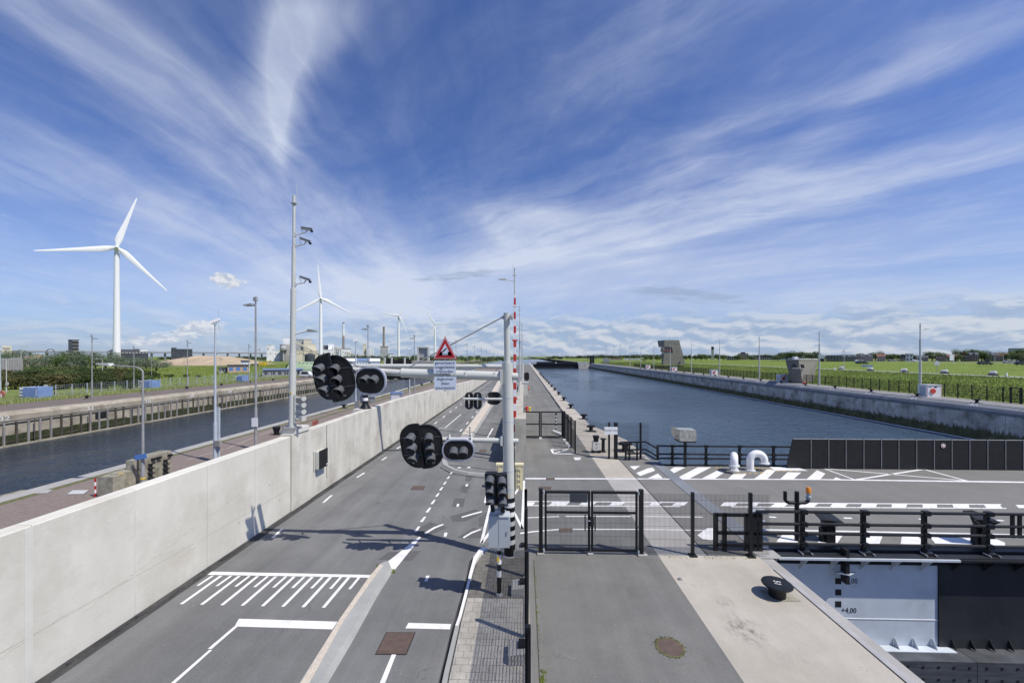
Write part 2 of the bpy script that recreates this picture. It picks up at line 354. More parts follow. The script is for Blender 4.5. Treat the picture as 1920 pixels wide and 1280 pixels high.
def worn(name, c1, c2, streak=.12, crack=.35, specks=.5, spots=(), wear=1.0):
    """worn ground: long faint wheel lanes, stains, sparse cracks, coarse pale and dark grains"""
    def fn(t, N, L, b):
        geo = N.new('ShaderNodeNewGeometry'); P = geo.outputs['Position']
        def mp(sc):
            n = N.new('ShaderNodeMapping'); n.inputs['Scale'].default_value = sc; L.new(P, n.inputs[0]); return n.outputs[0]
        def noi(v, sc, det=6, ro=.6):
            n = N.new('ShaderNodeTexNoise'); n.inputs['Scale'].default_value = sc; n.inputs['Detail'].default_value = det; n.inputs['Roughness'].default_value = ro
            L.new(v, n.inputs['Vector']); return n.outputs['Fac']
        def rng(s, a, bb, x=0.0, y=1.0):
            n = N.new('ShaderNodeMapRange'); L.new(s, n.inputs[0])
            for i, q in enumerate((a, bb, x, y)): n.inputs[i + 1].default_value = q
            return n.outputs[0]
        def m(op, a, bb):
            n = N.new('ShaderNodeMath'); n.operation = op
            for i, q in enumerate((a, bb)):
                if isinstance(q, (int, float)): n.inputs[i].default_value = q
                else: L.new(q, n.inputs[i])
            return n.outputs[0]
        mx = N.new('ShaderNodeMix'); mx.data_type = 'RGBA'; L.new(rng(noi(P, .45, 9, .65), .38, .66), mx.inputs[0])
        mx.inputs[6].default_value = (*c1, 1); mx.inputs[7].default_value = (*c2, 1)
        f = rng(noi(mp((1.4, .045, 1)), 1.0, 5), .3, .7, 1 - streak, 1 + streak)
        f = m('MULTIPLY', f, rng(noi(P, .16, 8, .7), .35, .65, 1 - streak * .8, 1 + streak * .8))
        f = m('MULTIPLY', f, rng(noi(P, 95, 2), .3, .7, 1 - specks * .55, 1 + specks * .55))
        f = m('MULTIPLY', f, rng(noi(P, 24, 3, .7), .3, .7, 1 - specks * .22, 1 + specks * .22))
        vo = N.new('ShaderNodeTexVoronoi'); vo.inputs['Scale'].default_value = 16; L.new(P, vo.inputs['Vector'])
        f = m('ADD', f, m('MULTIPLY', rng(vo.outputs['Distance'], .06, .13, 1, 0), specks * .7 * wear))
        vo2 = N.new('ShaderNodeTexVoronoi'); vo2.inputs['Scale'].default_value = 5; L.new(P, vo2.inputs['Vector'])
        f = m('MULTIPLY', f, rng(vo2.outputs['Distance'], .03, .07, 1 - specks * .6, 1))
        # cracks
        wv = N.new('ShaderNodeVectorMath'); wv.operation = 'ADD'; L.new(P, wv.inputs[0])
        nz = N.new('ShaderNodeTexNoise'); nz.inputs['Scale'].default_value = 1.3; nz.inputs['Detail'].default_value = 5; L.new(P, nz.inputs['Vector']); L.new(nz.outputs['Color'], wv.inputs[1])
        ve = N.new('ShaderNodeTexVoronoi'); ve.feature = 'DISTANCE_TO_EDGE'; ve.inputs['Scale'].default_value = .30; L.new(wv.outputs[0], ve.inputs['Vector'])
        ck = m('MULTIPLY', rng(ve.outputs['Distance'], .0, .004, 1, 0), rng(noi(P, .33, 3), .50, .58))
        f = m('MULTIPLY', f, m('SUBTRACT', 1.0, m('MULTIPLY', ck, crack)))
        for (sx, sy, rx, ry, amt, sc) in spots:
            sb = N.new('ShaderNodeVectorMath'); sb.operation = 'SUBTRACT'; L.new(P, sb.inputs[0]); sb.inputs[1].default_value = (sx, sy, 0)
            sm = N.new('ShaderNodeVectorMath'); sm.operation = 'MULTIPLY'; L.new(sb.outputs[0], sm.inputs[0]); sm.inputs[1].default_value = (1 / rx, 1 / ry, 0)
            ln = N.new('ShaderNodeVectorMath'); ln.operation = 'LENGTH'; L.new(sm.outputs[0], ln.inputs[0])
            k = m('MULTIPLY', rng(ln.outputs['Value'], .2, 1.0, 1, 0), rng(noi(mp((1, .6, 1)), sc, 9, .75), .46, .62))
            f = m('MULTIPLY', f, m('SUBTRACT', 1.0, m('MULTIPLY', k, amt)))
        vm = N.new('ShaderNodeVectorMath'); vm.operation = 'SCALE'; L.new(mx.outputs[2], vm.inputs[0]); L.new(f, vm.inputs['Scale'])
        L.new(vm.outputs[0], b.inputs['Base Color']); b.inputs['Roughness'].default_value = .93; b.inputs['Specular IOR Level'].default_value = .25
        bp = N.new('ShaderNodeBump'); bp.inputs['Strength'].default_value = .6; bp.inputs['Distance'].default_value = .012; L.new(noi(P, 70, 3), bp.inputs['Height']); L.new(bp.outputs[0], b.inputs['Normal'])
    return custom(name, fn)
gs = lambda px, py: (G(px, py).x, G(px, py).y)
M['asphalt'] = worn('asphalt', (.150, .152, .150), (.182, .184, .180), .15, .45, .55, [(*gs(770, 1120), .5, 3.0, .12, 2), (*gs(640, 1000), 2.5, 2, .10, 1), (*gs(500, 1220), 1.2, 3, .12, 1.5)])
M['asphalt_quay'] = worn('asphalt_quay', (.155, .155, .147), (.190, .188, .175), .12, .25, .5, [(*gs(1180, 1105), 1.0, .8, .16, 3), (*gs(1040, 1060), .8, 1.2, .10, 2), (*gs(1310, 1230), .8, .6, .14, 4), (*gs(1100, 1240), 1.5, 1, .08, 2), (*gs(1130, 1050), 1.6, .8, .07, 1.5)])
M['asphalt_deck'] = worn('asphalt_deck', (.172, .170, .160), (.196, .194, .183), .05, .0, .35)
M['slab'] = worn('slab', (.385, .352, .300), (.465, .430, .372), .06, .15, .26, [(*gs(1395, 1178), .55, .75, .62, 5), (*gs(1360, 1130), .35, .5, .35, 6), (*gs(1300, 1060), .9, .4, .12, 3), (*gs(1480, 1230), 1.0, .6, .12, 2.5)], .4)

# ------------------------------------------------------------------ mesh helpers
class MB:
    def __init__(s): s.v = []; s.f = []; s.m = []; s.sm = []
    def add(s, vs, fs, mi=0, smooth=False):
        o = len(s.v); s.v += [tuple(v) for v in vs]
        for f in fs: s.f.append(tuple(i + o for i in f)); s.m.append(mi); s.sm.append(smooth)
        return s
    def bx(s, x0, x1, y0, y1, z0, z1, mi=0):
        v = [(x, y, z) for z in (z0, z1) for y in (y0, y1) for x in (x0, x1)]
        return s.add(v, [(0, 2, 3, 1), (4, 5, 7, 6), (0, 1, 5, 4), (2, 6, 7, 3), (0, 4, 6, 2), (1, 3, 7, 5)], mi)
    def bc(s, c, d, mi=0):
        return s.bx(c[0] - d[0] / 2, c[0] + d[0] / 2, c[1] - d[1] / 2, c[1] + d[1] / 2, c[2] - d[2] / 2, c[2] + d[2] / 2, mi)
    def obox(s, a, b, w, h, mi=0, zoff=0):      # bar of w x h from a to b
        a = Vector(a); b = Vector(b); d = (b - a).normalized()
        sd = d.cross(Vector((0, 0, 1)))
        if sd.length < 1e-3: sd = Vector((1, 0, 0))
        sd.normalize(); up = sd.cross(d)
        v = []
        for p in (a, b):
            for i, j in ((-1, -1), (1, -1), (1, 1), (-1, 1)):
                v.append(p + sd * (i * w / 2) + up * (j * h / 2 + zoff))
        return s.add(v, [(0, 1, 2, 3), (7, 6, 5, 4), (0, 4, 5, 1), (1, 5, 6, 2), (2, 6, 7, 3), (3, 7, 4, 0)], mi)
    def tube(s, a, b, r, r2=None, n=14, mi=0, caps=True):
        return s.path([a, b], [r, r if r2 is None else r2], n, mi, caps)
    def path(s, pts, r, n=10, mi=0, caps=True):
        pts = [Vector(p) for p in pts]; k = len(pts)
        if not isinstance(r, (list, tuple)): r = [r] * k
        t0 = (pts[1] - pts[0]).normalized()
        u = t0.cross(Vector((0, 0, 1)))
        if u.length < 1e-3: u = Vector((1, 0, 0))
        u.normalize(); vs = []
        for i, p in enumerate(pts):
            t = (pts[min(i + 1, k - 1)] - pts[max(i - 1, 0)]).normalized()
            u = (u - t * u.dot(t)).normalized(); w = t.cross(u)
            for j in range(n):
                a = 2 * math.pi * j / n; vs.append(p + (u * math.cos(a) + w * math.sin(a)) * r[i])
        fs = [(i * n + j, i * n + (j + 1) % n, (i + 1) * n + (j + 1) % n, (i + 1) * n + j) for i in range(k - 1) for j in range(n)]
        o = len(s.v); s.add(vs, fs, mi, True)
        if caps:
            for q in (tuple(range(n - 1, -1, -1)), tuple((k - 1) * n + j for j in range(n))):
                s.f.append(tuple(i + o for i in q)); s.m.append(mi); s.sm.append(False)
        return s
    def lathe(s, prof, c=(0, 0, 0), n=20, mi=0):
        k = len(prof)
        vs = [(c[0] + r * math.cos(2 * math.pi * j / n), c[1] + r * math.sin(2 * math.pi * j / n), c[2] + z) for r, z in prof for j in range(n)]
        fs = [(i * n + j, i * n + (j + 1) % n, (i + 1) * n + (j + 1) % n, (i + 1) * n + j) for i in range(k - 1) for j in range(n)]
        o = len(s.v); s.add(vs, fs, mi, True)
        for q in (tuple(range(n - 1, -1, -1)), tuple((k - 1) * n + j for j in range(n))):
            s.f.append(tuple(i + o for i in q)); s.m.append(mi); s.sm.append(False)
        return s
    def ext(s, poly, vecd, mi=0):               # polygon (3d points) swept along a vector
        p = [Vector(q) for q in poly]; n = len(p); e = Vector(vecd)
        return s.add(p + [q + e for q in p], [tuple(range(n - 1, -1, -1)), tuple(range(n, 2 * n))] +
                     [(i, (i + 1) % n, n + (i + 1) % n, n + i) for i in range(n)], mi)
    def flat(s, poly, mi=0):
        p = [Vector(q) for q in poly]
        nz = sum((p[i].x - p[i - 1].x) * (p[i].y + p[i - 1].y) for i in range(len(p)))
        if nz > 0: p.reverse()
        return s.add(p, [tuple(range(len(p)))], mi)
    def build(s, name, mats, parent=None, loc=None, rot=None, world=False):
        me = bpy.data.meshes.new(name)
        off = wloc(parent) if (world and parent) else Vector((0, 0, 0))
        if world and loc is not None: off = Vector(loc)
        if world and loc is not None and parent: off = Vector(loc); loc = Vector(loc) - wloc(parent)
        me.from_pydata([(v[0] - off.x, v[1] - off.y, v[2] - off.z) for v in s.v], [], s.f)
        if not isinstance(mats, (list, tuple)): mats = [mats]
        for m in mats: me.materials.append(M[m] if isinstance(m, str) else m)
        me.polygons.foreach_set('material_index', s.m); me.polygons.foreach_set('use_smooth', s.sm)
        me.update()
        if any(s.sm): me.set_sharp_from_angle(angle=R(42))
        o = bpy.data.objects.new(name, me); COL.objects.link(o)
        if parent: o.parent = parent
        if loc is not None: o.location = loc
        if rot is not None: o.rotation_euler = rot
        return o
def wloc(o):
    l = Vector((0, 0, 0))
    while o: l = l + o.location; o = o.parent
    return l
def thing(name, label, cat, loc=(0, 0, 0), rz=0.0, group=None):
    o = bpy.data.objects.new(name, None); COL.objects.link(o)
    o.empty_display_size = .2
    o.location = loc; o.rotation_euler = (0, 0, rz); tag(o, label, cat, group); return o
def tag(o, label, cat, group=None, kind=None):
    if label: o['label'] = label
    if cat: o['category'] = cat
    if group: o['group'] = group
    if kind: o['kind'] = kind
    return o
def struct(o, kind='structure'):
    o['kind'] = kind; return o
KIDS = {}
def dup(root, loc=None, rz=None, label=None, group=None, scale=None, ignore=()):
    c = root.copy(); COL.objects.link(c)
    if loc is not None: c.location = loc
    if rz is not None: c.rotation_euler = (root.rotation_euler.x, root.rotation_euler.y, rz)
    if scale is not None: c.scale = scale if not isinstance(scale, (int, float)) else (scale,) * 3
    if label: c['label'] = label
    if group: c['group'] = group
    def rec(a, b):
        for ch in [q for q in a.children]:
            d = ch.copy(); COL.objects.link(d); d.parent = b; rec(ch, d)
    rec(root, c); return c
_txt = {}
def text(s, size, mat_, parent, loc, rot, name='lettering', ext=.001, align='CENTER', sx=1.0):
    cu = bpy.data.curves.new('t', 'FONT'); cu.body = s; cu.size = size; cu.align_x = align; cu.align_y = 'CENTER'
    cu.extrude = ext; cu.resolution_u = 2
    o = bpy.data.objects.new('t', cu); COL.objects.link(o)
    me = bpy.data.meshes.new_from_object(o.evaluated_get(bpy.context.evaluated_depsgraph_get()))
    bpy.data.objects.remove(o)
    me.materials.clear(); me.materials.append(M[mat_])
    o = bpy.data.objects.new(name, me); COL.objects.link(o); o.parent = parent; o.location = loc; o.rotation_euler = rot
    o.scale = (sx, 1, 1)
    return o

# ================================================================== SETTING
def sheet(name, poly, m, z=None):
    return struct(MB().flat([(p[0], p[1], z if z is not None else p[2]) for p in poly]).build(name, m))
def rect(x0, x1, y0, y1): return [(x0, y0), (x1, y0), (x1, y1), (x0, y1)]
FAR = 9000
sheet('ground', rect(-FAR, FAR, -300, FAR), 'grass_rough', -9.0)
WZ = -3.4
sheet('canal_water', rect(-60.3, -25, -40, 346), 'water_left', WZ - .3)
sheet('lock_water', rect(5.5, 57.2, 24.5, 346), 'water', WZ - .2)
sheet('basin_water', rect(5.5, 75, -40, 24.4), 'water_dark', -6.0)
sheet('outer_harbour_water', [(-75, 346), (95, 346), (95, 420), (260, 900), (500, 2600), (-700, 2600), (-75, 800)], 'water', WZ)
# left bank land
struct(MB().bx(-FAR, -60.6, -60, 800, -9, -0.02).build('left_bank', 'grass_rough'))
sheet('left_quay_apron', rect(-73.5, -60.0, -60, 700), 'asphalt_brown', 0.0)
struct(MB().bx(-FAR, -60.0, 801, FAR, -9, -0.5).build('far_left_land', 'grass'))
# island between the canal and the lock
edge = [(-25.2, -30), (8.4, -30), (8.4, 33), (6.6, 40), (6.5, 345), (-25.2, 345)]
mb = MB(); mb.ext([(x, y, -9) for x, y in edge], (0, 0, 8.98)); struct(mb.build('quay_island', 'slab_grey'))
sheet('clinker_quay', rect(-23.9, -10.9, -30, 340), 'brick', 0.0)
struct(MB().bx(-25.2, -24.3, -30, 340, -0.02, 0.03).build('canal_coping', 'slab_grey'))
struct(MB().bx(-24.3, -23.9, -30, 340, -0.02, 0.012).build('mossy_gutter', 'moss'))
sheet('road', rect(-10.2, 0.25, -20, 340), 'asphalt', 0.0)
sheet('mid_quay_joint', [(4.9, 40), (4.6, 40), (4.6, 340), (4.9, 340)], 'black_matt', -.004)
sheet('quay_asphalt', [(0.25, -20), (4.6, -20), (4.6, 340), (0.25, 340)], 'asphalt_quay', 0.0)
xr0, xr1 = 14.1, 25.0                                    # the crossing road over the gate
yA, yB = G(1000, 1036).y, G(1000, 896).y
sheet('crossing_road', [(0.9, yA), (4.6, yA), (4.6, yB), (0.9, yB)], 'asphalt', 0.003)
sheet('concrete_apron', rect(4.6, 7.98, -20, yA), 'slab', 0.0)
sheet('crossing_apron', rect(4.6, 6.3, yA, yB), 'slab_grey', 0.0)
sheet('concrete_apron_beyond', rect(4.6, 6.3, yB, 27.6), 'slab', 0.0)
sheet('coping_corner', rect(7.985, 8.75, 13.72, 14.58), 'coping', 0.004)
sheet('quay_edge_deck', rect(6.3, 8.1, yA, 27.6), 'asphalt_deck', 0.0)
sheet('concrete_quay_corner', [(4.6, 27.6), (8.3, 27.6), (8.3, 33), (6.6, 40), (4.6, 40)], 'slab', 0.0)
struct(MB().bx(4.9, 6.45, 40, 340, -.02, .02).build('lock_coping', 'slab'))
for i in range(5):
    pass
# dark joints
struct(MB().bx(6.27, 6.31, yA, 27.6, 0.0, .008).build('expansion_joint', 'black_matt'))
struct(MB().bx(7.955, 7.985, -20, 13.0, 0.0, .01).build('coping_joint', 'black_matt'))
# rounded steel coping of the near quay
mb = MB(); prof = []
for k in range(9):
    a = R(90 - k * 90 / 8); prof.append((8.05 + .42 * math.cos(a), -.42 + .42 * math.sin(a)))
prof = [(7.99, 0.0)] + prof + [(8.47, -1.2), (7.99, -1.2)]
n = len(prof); vs = []
ys = [-20, -10, 0, 4, 8, 12.5, 13.2, 13.7]
for j, y in enumerate(ys):
    sh = 0 if y < 12.5 else (-.12 if y == 13.2 else (-.45 if y > 13.5 else 0))
    vs += [(x + (sh if x > 8.1 else 0), y, z) for x, z in prof]
mb.add(vs, [(j * n + i, j * n + (i + 1) % n, (j + 1) * n + (i + 1) % n, (j + 1) * n + i) for j in range(len(ys) - 1) for i in range(n)], 0, True)
mb.add(vs[-n:], [tuple(range(n))], 0)
struct(mb.build('steel_coping', 'coping'))
# hinged flap between quay and gate
struct(MB().bx(8.1, 8.75, 14.6, 26.6, -.02, .02).build('gate_flap', 'coping_blue'))

# ---------------------------------------------------------------- road markings and patches
def paint(name, polys, m='paint', z=.006):
    mb = MB()
    for p in polys: mb.flat([G(q[0], q[1], z) for q in p])
    return struct(mb.build(name, m))
def stroke(a, b, w0, w1=None):                       # painted line, width in metres
    a = G(*a); b = G(*b); d = (b - a).normalized(); s = Vector((d.y, -d.x, 0))
    w1 = w1 or w0
    return [a + s * w0 / 2, b + s * w1 / 2, b - s * w1 / 2, a - s * w0 / 2]
def strokes(name, lst, m='paint', z=.006):
    mb = MB()
    for q in lst: mb.flat([(p.x, p.y, z) for p in stroke(*q)])
    return struct(mb.build(name, m))
def z2(x, y): return (x / 3, 860 + y / 3)
def z4(x, y): return (560 + x * .2343, 980 + y * .2343)
def z6(x, y): return (640 + x * .2344, 760 + y * .2344)
def zd(x, y): return (1400 + x * .2708, 800 + y * .2708)
def ze(x, y): return (1120 + x * .2083, 780 + y * .2083)
def zb(x, y): return (960 + x * .2604, 860 + y * .2604)
paint('comb_bar_marking', [[z2(1165, 632), z2(1140, 650), (640, 1081), (691, 1082.5), (695, 1077), (640, 1076)]])
cb = []
for k in range(8):
    a = (411.7 + 34.2 * k, 1078.5 + .45 * k); b = (336.7 + 38.05 * k, 1131.7 + .95 * k)
    cb.append([a, (a[0] + 6, a[1]), (b[0] + 6.5, b[1]), b])
for k in range(9):
    a = (396.7 + 34.3 * k, 1078.3 + .4 * k); b = (367.7 + 35.6 * k, 1097.3 + .8 * k)
    cb.append([a, (a[0] + 5, a[1]), (b[0] + 5.5, b[1]), b])
paint('comb_stripe_marking', cb, z=.0075)
paint('stop_line_marking', [[(448, 1159), (633, 1164.5), (623, 1179), (440, 1173.5)]])
paint('lane_line_marking', [[(438.5, 1174), (448.5, 1171), (452, 1168), (397, 1215.5), (389.5, 1215.5)], [(392, 1217.5), (398, 1217.5), (328, 1280), (320, 1280)],
                            [(734.5, 1226), (742.7, 1226), (721.7, 1280), (711.8, 1280)]], z=.0072)
paint('short_stop_marking', [[(766, 1166.7), (846, 1169), (843.5, 1179), (760, 1177)]])
paint('taper_marking', [[(786, 1005.5), (789.6, 1006), (739, 1069), (729, 1062), (716, 1061)]])
ds = []
for cx, cy, hh in ((602, 987, 44), (650, 908, 42), (693, 834, 38), (731, 769, 34), (766, 713, 28), (797, 663, 27), (826, 618, 24), (853, 575, 21), (877, 538, 18)):
    w = 18 * hh / 40 * .5 + 3
    ds.append([z6(cx + hh * .3, cy - hh / 2), z6(cx + hh * .3 + w * 1.3, cy - hh / 2), z6(cx - hh * .25 + w, cy + hh / 2), z6(cx - hh * .25 - w, cy + hh / 2)])
paint('dash_marking', ds, z=.0065)
strokes('edge_dash_marking', [((511, 1008, 0), (529, 991, 0), .10), ((606, 942, 0), (622, 928, 0), .10), z6(125, 577) and ((669, 895, 0), (683.5, 886, 0), .11),
        ((716, 862.5, 0), (725, 856.5, 0), .11), ((744, 841, 0), (752, 836, 0), .11)])
mb = MB()
for k in range(60):
    y = 36 + k * 4.1
    if y > 320: break
    for x in (-9.0, -5.76, -1.9): mb.bx(x - .06, x + .06, y, y + 1.3, .004, .006)
struct(mb.build('far_dash_marking', 'paint'))
strokes('bend_marking', [((*z6(828, 180), 0), (*z6(958, 70), 0), .10), ((*z6(780, 182), 0), (*z6(830, 180), 0), .12)], z=.0061)
paint('small_dash_marking', [[z6(998, 628), z6(1016, 628), z6(1010, 645), z6(992, 645)], [z6(926, 784), z6(945, 786), z6(938, 808), z6(920, 806)],
        [z6(826, 1014), z6(850, 1016), z6(840, 1047), z6(818, 1045)], [z4(1020, 420), z4(1048, 420), z4(1030, 465), z4(1006, 465)]])
paint('curved_stroke_marking', [[z6(960, 888), z6(1060, 858), z6(1124, 842), z6(1126, 852), z6(1062, 869), z6(966, 896)],
        [z6(662, 1018), z6(740, 970), z6(812, 945), z6(820, 952), z6(748, 982), z6(672, 1028)],
        [z6(972, 1051), z6(1040, 1010), z6(1112, 984), z6(1118, 993), z6(1046, 1020), z6(980, 1060)]])
paint('shark_tooth_marking', [[z6(922, 500), z6(944, 488), z6(962, 499)], [z6(1000, 499), z6(1020, 487), z6(1038, 498)]])
paint('patch', [[z6(905, 742), z6(990, 742), z6(975, 812), z6(888, 806)], [z6(1000, 556), z6(1062, 560), z6(1030, 606), z6(988, 602)],
        [z6(965, 638), z6(1030, 634), z6(1005, 702), z6(950, 690)], [z6(870, 885), z6(1075, 828), z6(1135, 860), z6(990, 925), z6(885, 925)],
        [z6(560, 1010), z6(710, 930), z6(848, 975), z6(650, 1060)], [z6(920, 1055), z6(1060, 975), z6(1150, 1000), z6(1140, 1060)],
        [z6(1100, 900), z6(1160, 850), z6(1160, 960), z6(1100, 970)], [z6(292, 1230), z6(380, 1170), z6(640, 1160), z6(560, 1240)]], 'asphalt_patch', .003)
strokes('zigzag_marking', [((*z6(1195, 785), 0), (*z6(1120, 1100), 0), .11), ((*z6(1122, 1102), 0), (*z6(1195, 1005), 0), .11), ((*z6(1462, 600), 0), (*z6(1446, 985), 0), .11),
        ((*z6(1448, 985), 0), (*z6(1385, 860), 0), .11), ((*z6(1385, 712), 0), (*z6(1415, 665), 0), .11), ((*z6(1168, 695), 0), (*z6(1150, 778), 0), .12)], z=.0066)
strokes('right_edge_marking', [((*z6(1212, 182), 0), (*z6(1170, 255), 0), .13)])
# crossing road markings
paint('crossing_edge_marking', [[(985, 895.5), (1225, 896.5), (1225, 898), (985, 897.8)], [(1225, 896.5), (1545, 897.5), (1545, 899.3), (1225, 898.2)],
        [(1545, 897.6), (1920, 902.3), (1920, 904.8), (1545, 899.5)]], z=.0066)
n_ = [0]
def band(x):  # block marking rows: top and bottom pixel row at column x
    return 938.6 + (x - 985) * .0064, 948.0 + (x - 985) * .0060
bp = []
xs = list(range(985, 1925, 47))
for a, b in zip(xs[:-1], xs[1:]):
    if 1245 < a < 1335: continue
    ta, ba = band(a); tb, bb = band(b)
    bp.append([(a, ta), (b - .6, tb), (b - .6, tb + 1.6), (a, ta + 1.6)])
    bp.append([(a + 10, ba - 1.6), (b + 9, bb - 1.6), (b + 9, bb), (a + 10, ba)])
paint('block_line_marking', bp, z=.0066)
bp = []
for c0, c1, l in ((1032, 1061, -1), (1088, 1112, -1), (1145, 1166, -1)):
    bp.append([(c0 + 5, 940), (c1 + 8, 940), (c1, 946.6), (c0 - 3, 946.6)])
bk = [1419, 1449, 1474.5, 1501, 1530, 1558.5, 1587, 1615, 1643.5, 1672, 1700, 1730, 1757, 1787, 1817, 1847, 1877, 1907, 1930]
for i in range(1, len(bk) - 1, 2):
    sl = 5 - (bk[i] - 1400) * .016
    t, b = band(bk[i])
    bp.append([(bk[i] + sl, t + 1.5), (bk[i + 1] + sl, t + 1.7), (bk[i + 1] - sl, b - 1.5), (bk[i] - sl, b - 1.7)])
for a, b in ((983, 1000), (1352, 1380), (1404, 1421)):
    bp.append([(a + 6, 941), (b + 4, 941), (b - 3, 948.2), (a - 2, 948.2)])
for a, b in ((1218, 1238), (1262, 1286),):
    bp.append([(a + 6, 940.5), (b + 4, 940.5), (b - 3, 947.2), (a - 2, 947.2)])
paint('block_marking', bp, z=.0070)
paint('crossing_dash_marking', [[(983, 969.5), (1048, 967), (1048, 968.4), (983, 971)], [(1060, 966.6), (1183, 966.8), (1183, 968.3), (1060, 968.1)],
        [(1207, 967), (1318, 968), (1318, 969.5), (1207, 968.5)],
        [zd(150, 619), zd(195, 620), zd(210, 628), zd(160, 627)], [zd(665, 625), zd(722, 627), zd(735, 635), zd(680, 634)],
        [zd(1185, 633), zd(1240, 635), zd(1250, 643), zd(1200, 641)], [zd(1715, 641), zd(1770, 643), zd(1788, 651), zd(1730, 650)]], z=.0066)
paint('near_edge_marking', [[(975, 998), (1000, 995), (1047, 991), (1050, 992.6), (1000, 997), (976, 1000.5)], [(1047, 990.6), (1205, 991), (1205, 992.7), (1047, 992.4)],
        [(1205, 991), (1322, 993), (1322, 994.6), (1205, 992.6)], [(1427, 991.2), (1650, 995.5), (1920, 1001), (1920, 1003.8), (1650, 998), (1427, 993.5)]], z=.0066)
hp = [[ze(290, 450), ze(388, 445), ze(332, 482)], [ze(350, 510), ze(455, 468), ze(500, 462), ze(520, 488), ze(385, 537)],
      [ze(450, 558), ze(545, 515), ze(590, 556)], [ze(620, 505), ze(690, 458), ze(796, 458), ze(655, 528)],
      [ze(705, 560), ze(905, 458), ze(1025, 458), ze(830, 560)], [ze(940, 560), ze(1075, 490), ze(1150, 500), ze(1060, 560)],
      [ze(1175, 562), ze(1225, 520), ze(1345, 518), ze(1300, 562)], [ze(1410, 563), ze(1500, 500), ze(1530, 478), ze(1612, 480), ze(1530, 563)],
      [ze(1645, 566), ze(1712, 503), ze(1835, 505), ze(1765, 567)], [zd(415, 361), zd(487, 299), zd(545, 323), zd(508, 363)], [zd(600, 364), zd(617, 347), zd(660, 364)]]
paint('hatch_marking', hp, z=.0062)
hp = [[zd(205, 795), zd(247, 744), zd(385, 748), zd(350, 799)], [zd(490, 800), zd(535, 748), zd(665, 750), zd(628, 802)], [zd(780, 805), zd(815, 753), zd(940, 757), zd(920, 808)],
      [zd(1065, 812), zd(1075, 757), zd(1190, 761), zd(1212, 780), zd(1215, 814)],
      [zb(1335, 548), zb(1405, 498), zb(1445, 497), zb(1500, 520), zb(1440, 585), zb(1370, 575)]]
paint('lower_hatch_marking', hp, z=.0062)
strokes('cross_marking', [((*zd(535, 288), 0), (*zd(752, 367), 0), .13), ((*zd(535, 288), 0), (*zd(1510, 372), 0), .13), ((*zd(755, 366), 0), (*zd(1225, 293), 0), .16),
        ((*zd(1225, 293), 0), (*zd(1535, 376), 0), .16)], z=.0068)
strokes('box_marking', [((1038, 850.5, 0), (1078, 850.5, 0), .16), ((1038, 850, 0), (1033.5, 842, 0), .16), ((1038, 850, 0), (1066, 841.5, 0), .13), ((1034, 842, 0), (1073, 850, 0), .13), ((1034, 841.5, 0), (1064, 841.5, 0), .10)], z=.0062)
paint('faint_marking', [[(1075, 857), (1090, 857), (1087, 862), (1078, 862)]], 'paint_worn', z=.006)
# gutters and kerbs
mb = MB(); mb.bx(-10.2, -9.86, -20, 150, 0, .008); struct(mb.build('wall_gutter', 'gutter'))
def strip(name, left, right, h, m, z0=0.0, bev=0.0):
    """raised strip between two pixel polylines on the ground"""
    L_ = [G(*p, 0) for p in left]; R_ = [G(*p, 0) for p in right]; n = len(L_); v = []
    for a, b in zip(L_, R_):
        d = (b - a) * bev
        v += [(a.x, a.y, z0), (a.x + d.x, a.y + d.y, z0 + h), (b.x - d.x, b.y - d.y, z0 + h), (b.x, b.y, z0)]
    f = []
    for i in range(n - 1):
        for j in range(3): f.append((i * 4 + j, i * 4 + j + 1, i * 4 + 5 + j, i * 4 + 4 + j))
    f += [(3, 2, 1, 0), tuple((n - 1) * 4 + j for j in range(4))]
    return struct(MB().add(v, f).build(name, m))
strip('median_kerb', [(540, 1310), (633, 1164.5), (690, 1083), (707.6, 1063), (722, 1058.5)], [(597, 1310), (659, 1205), (707, 1118), (737, 1070), (731, 1061)], .13, 'kerb', bev=.16)
strip('median_beige_band', [(553, 1310), (638, 1168), (693, 1088), (712, 1066)], [(570, 1310), (646, 1170), (700, 1092), (719, 1067)], .012, 'kerb_beige', z0=.13)
def zc(x, y): return (840 + x * .10936, 760 + y * .10936)
strip('far_median_kerb', [zc(0, 950), zc(120, 700), zc(228, 522), (905, 760), (925, 727), (940, 703), (955, 685)], [zc(200, 960), zc(330, 720), zc(460, 500), (925, 760), (938, 727), (948, 703), (958, 685)], .12, 'kerb', bev=.06)
strip('far_median_beige_band', [zc(235, 515), (909.5, 760), (927, 727), (941.5, 703), (956, 685)], [zc(410, 515), (921, 760), (935, 727), (946, 703), (957, 685)], .012, 'kerb_beige', z0=.12)
strip('island_kerb', [z6(795, 430), z6(800, 480), z6(890, 527), z6(1010, 552), z6(1170, 566)], [z6(850, 455), z6(862, 488), z6(915, 515), z6(1020, 540), z6(1180, 553)], .10, 'kerb', bev=.2)
strokes('island_gutter', [((*z6(790, 492), 0), (*z6(880, 545), 0), .12), ((*z6(880, 545), 0), (*z6(1030, 566), 0), .12), ((*z6(1030, 566), 0), (*z6(1165, 580), 0), .12),
                          ((*z6(860, 475), 0), (*z6(1228, 515), 0), .10)], 'gutter', .004)
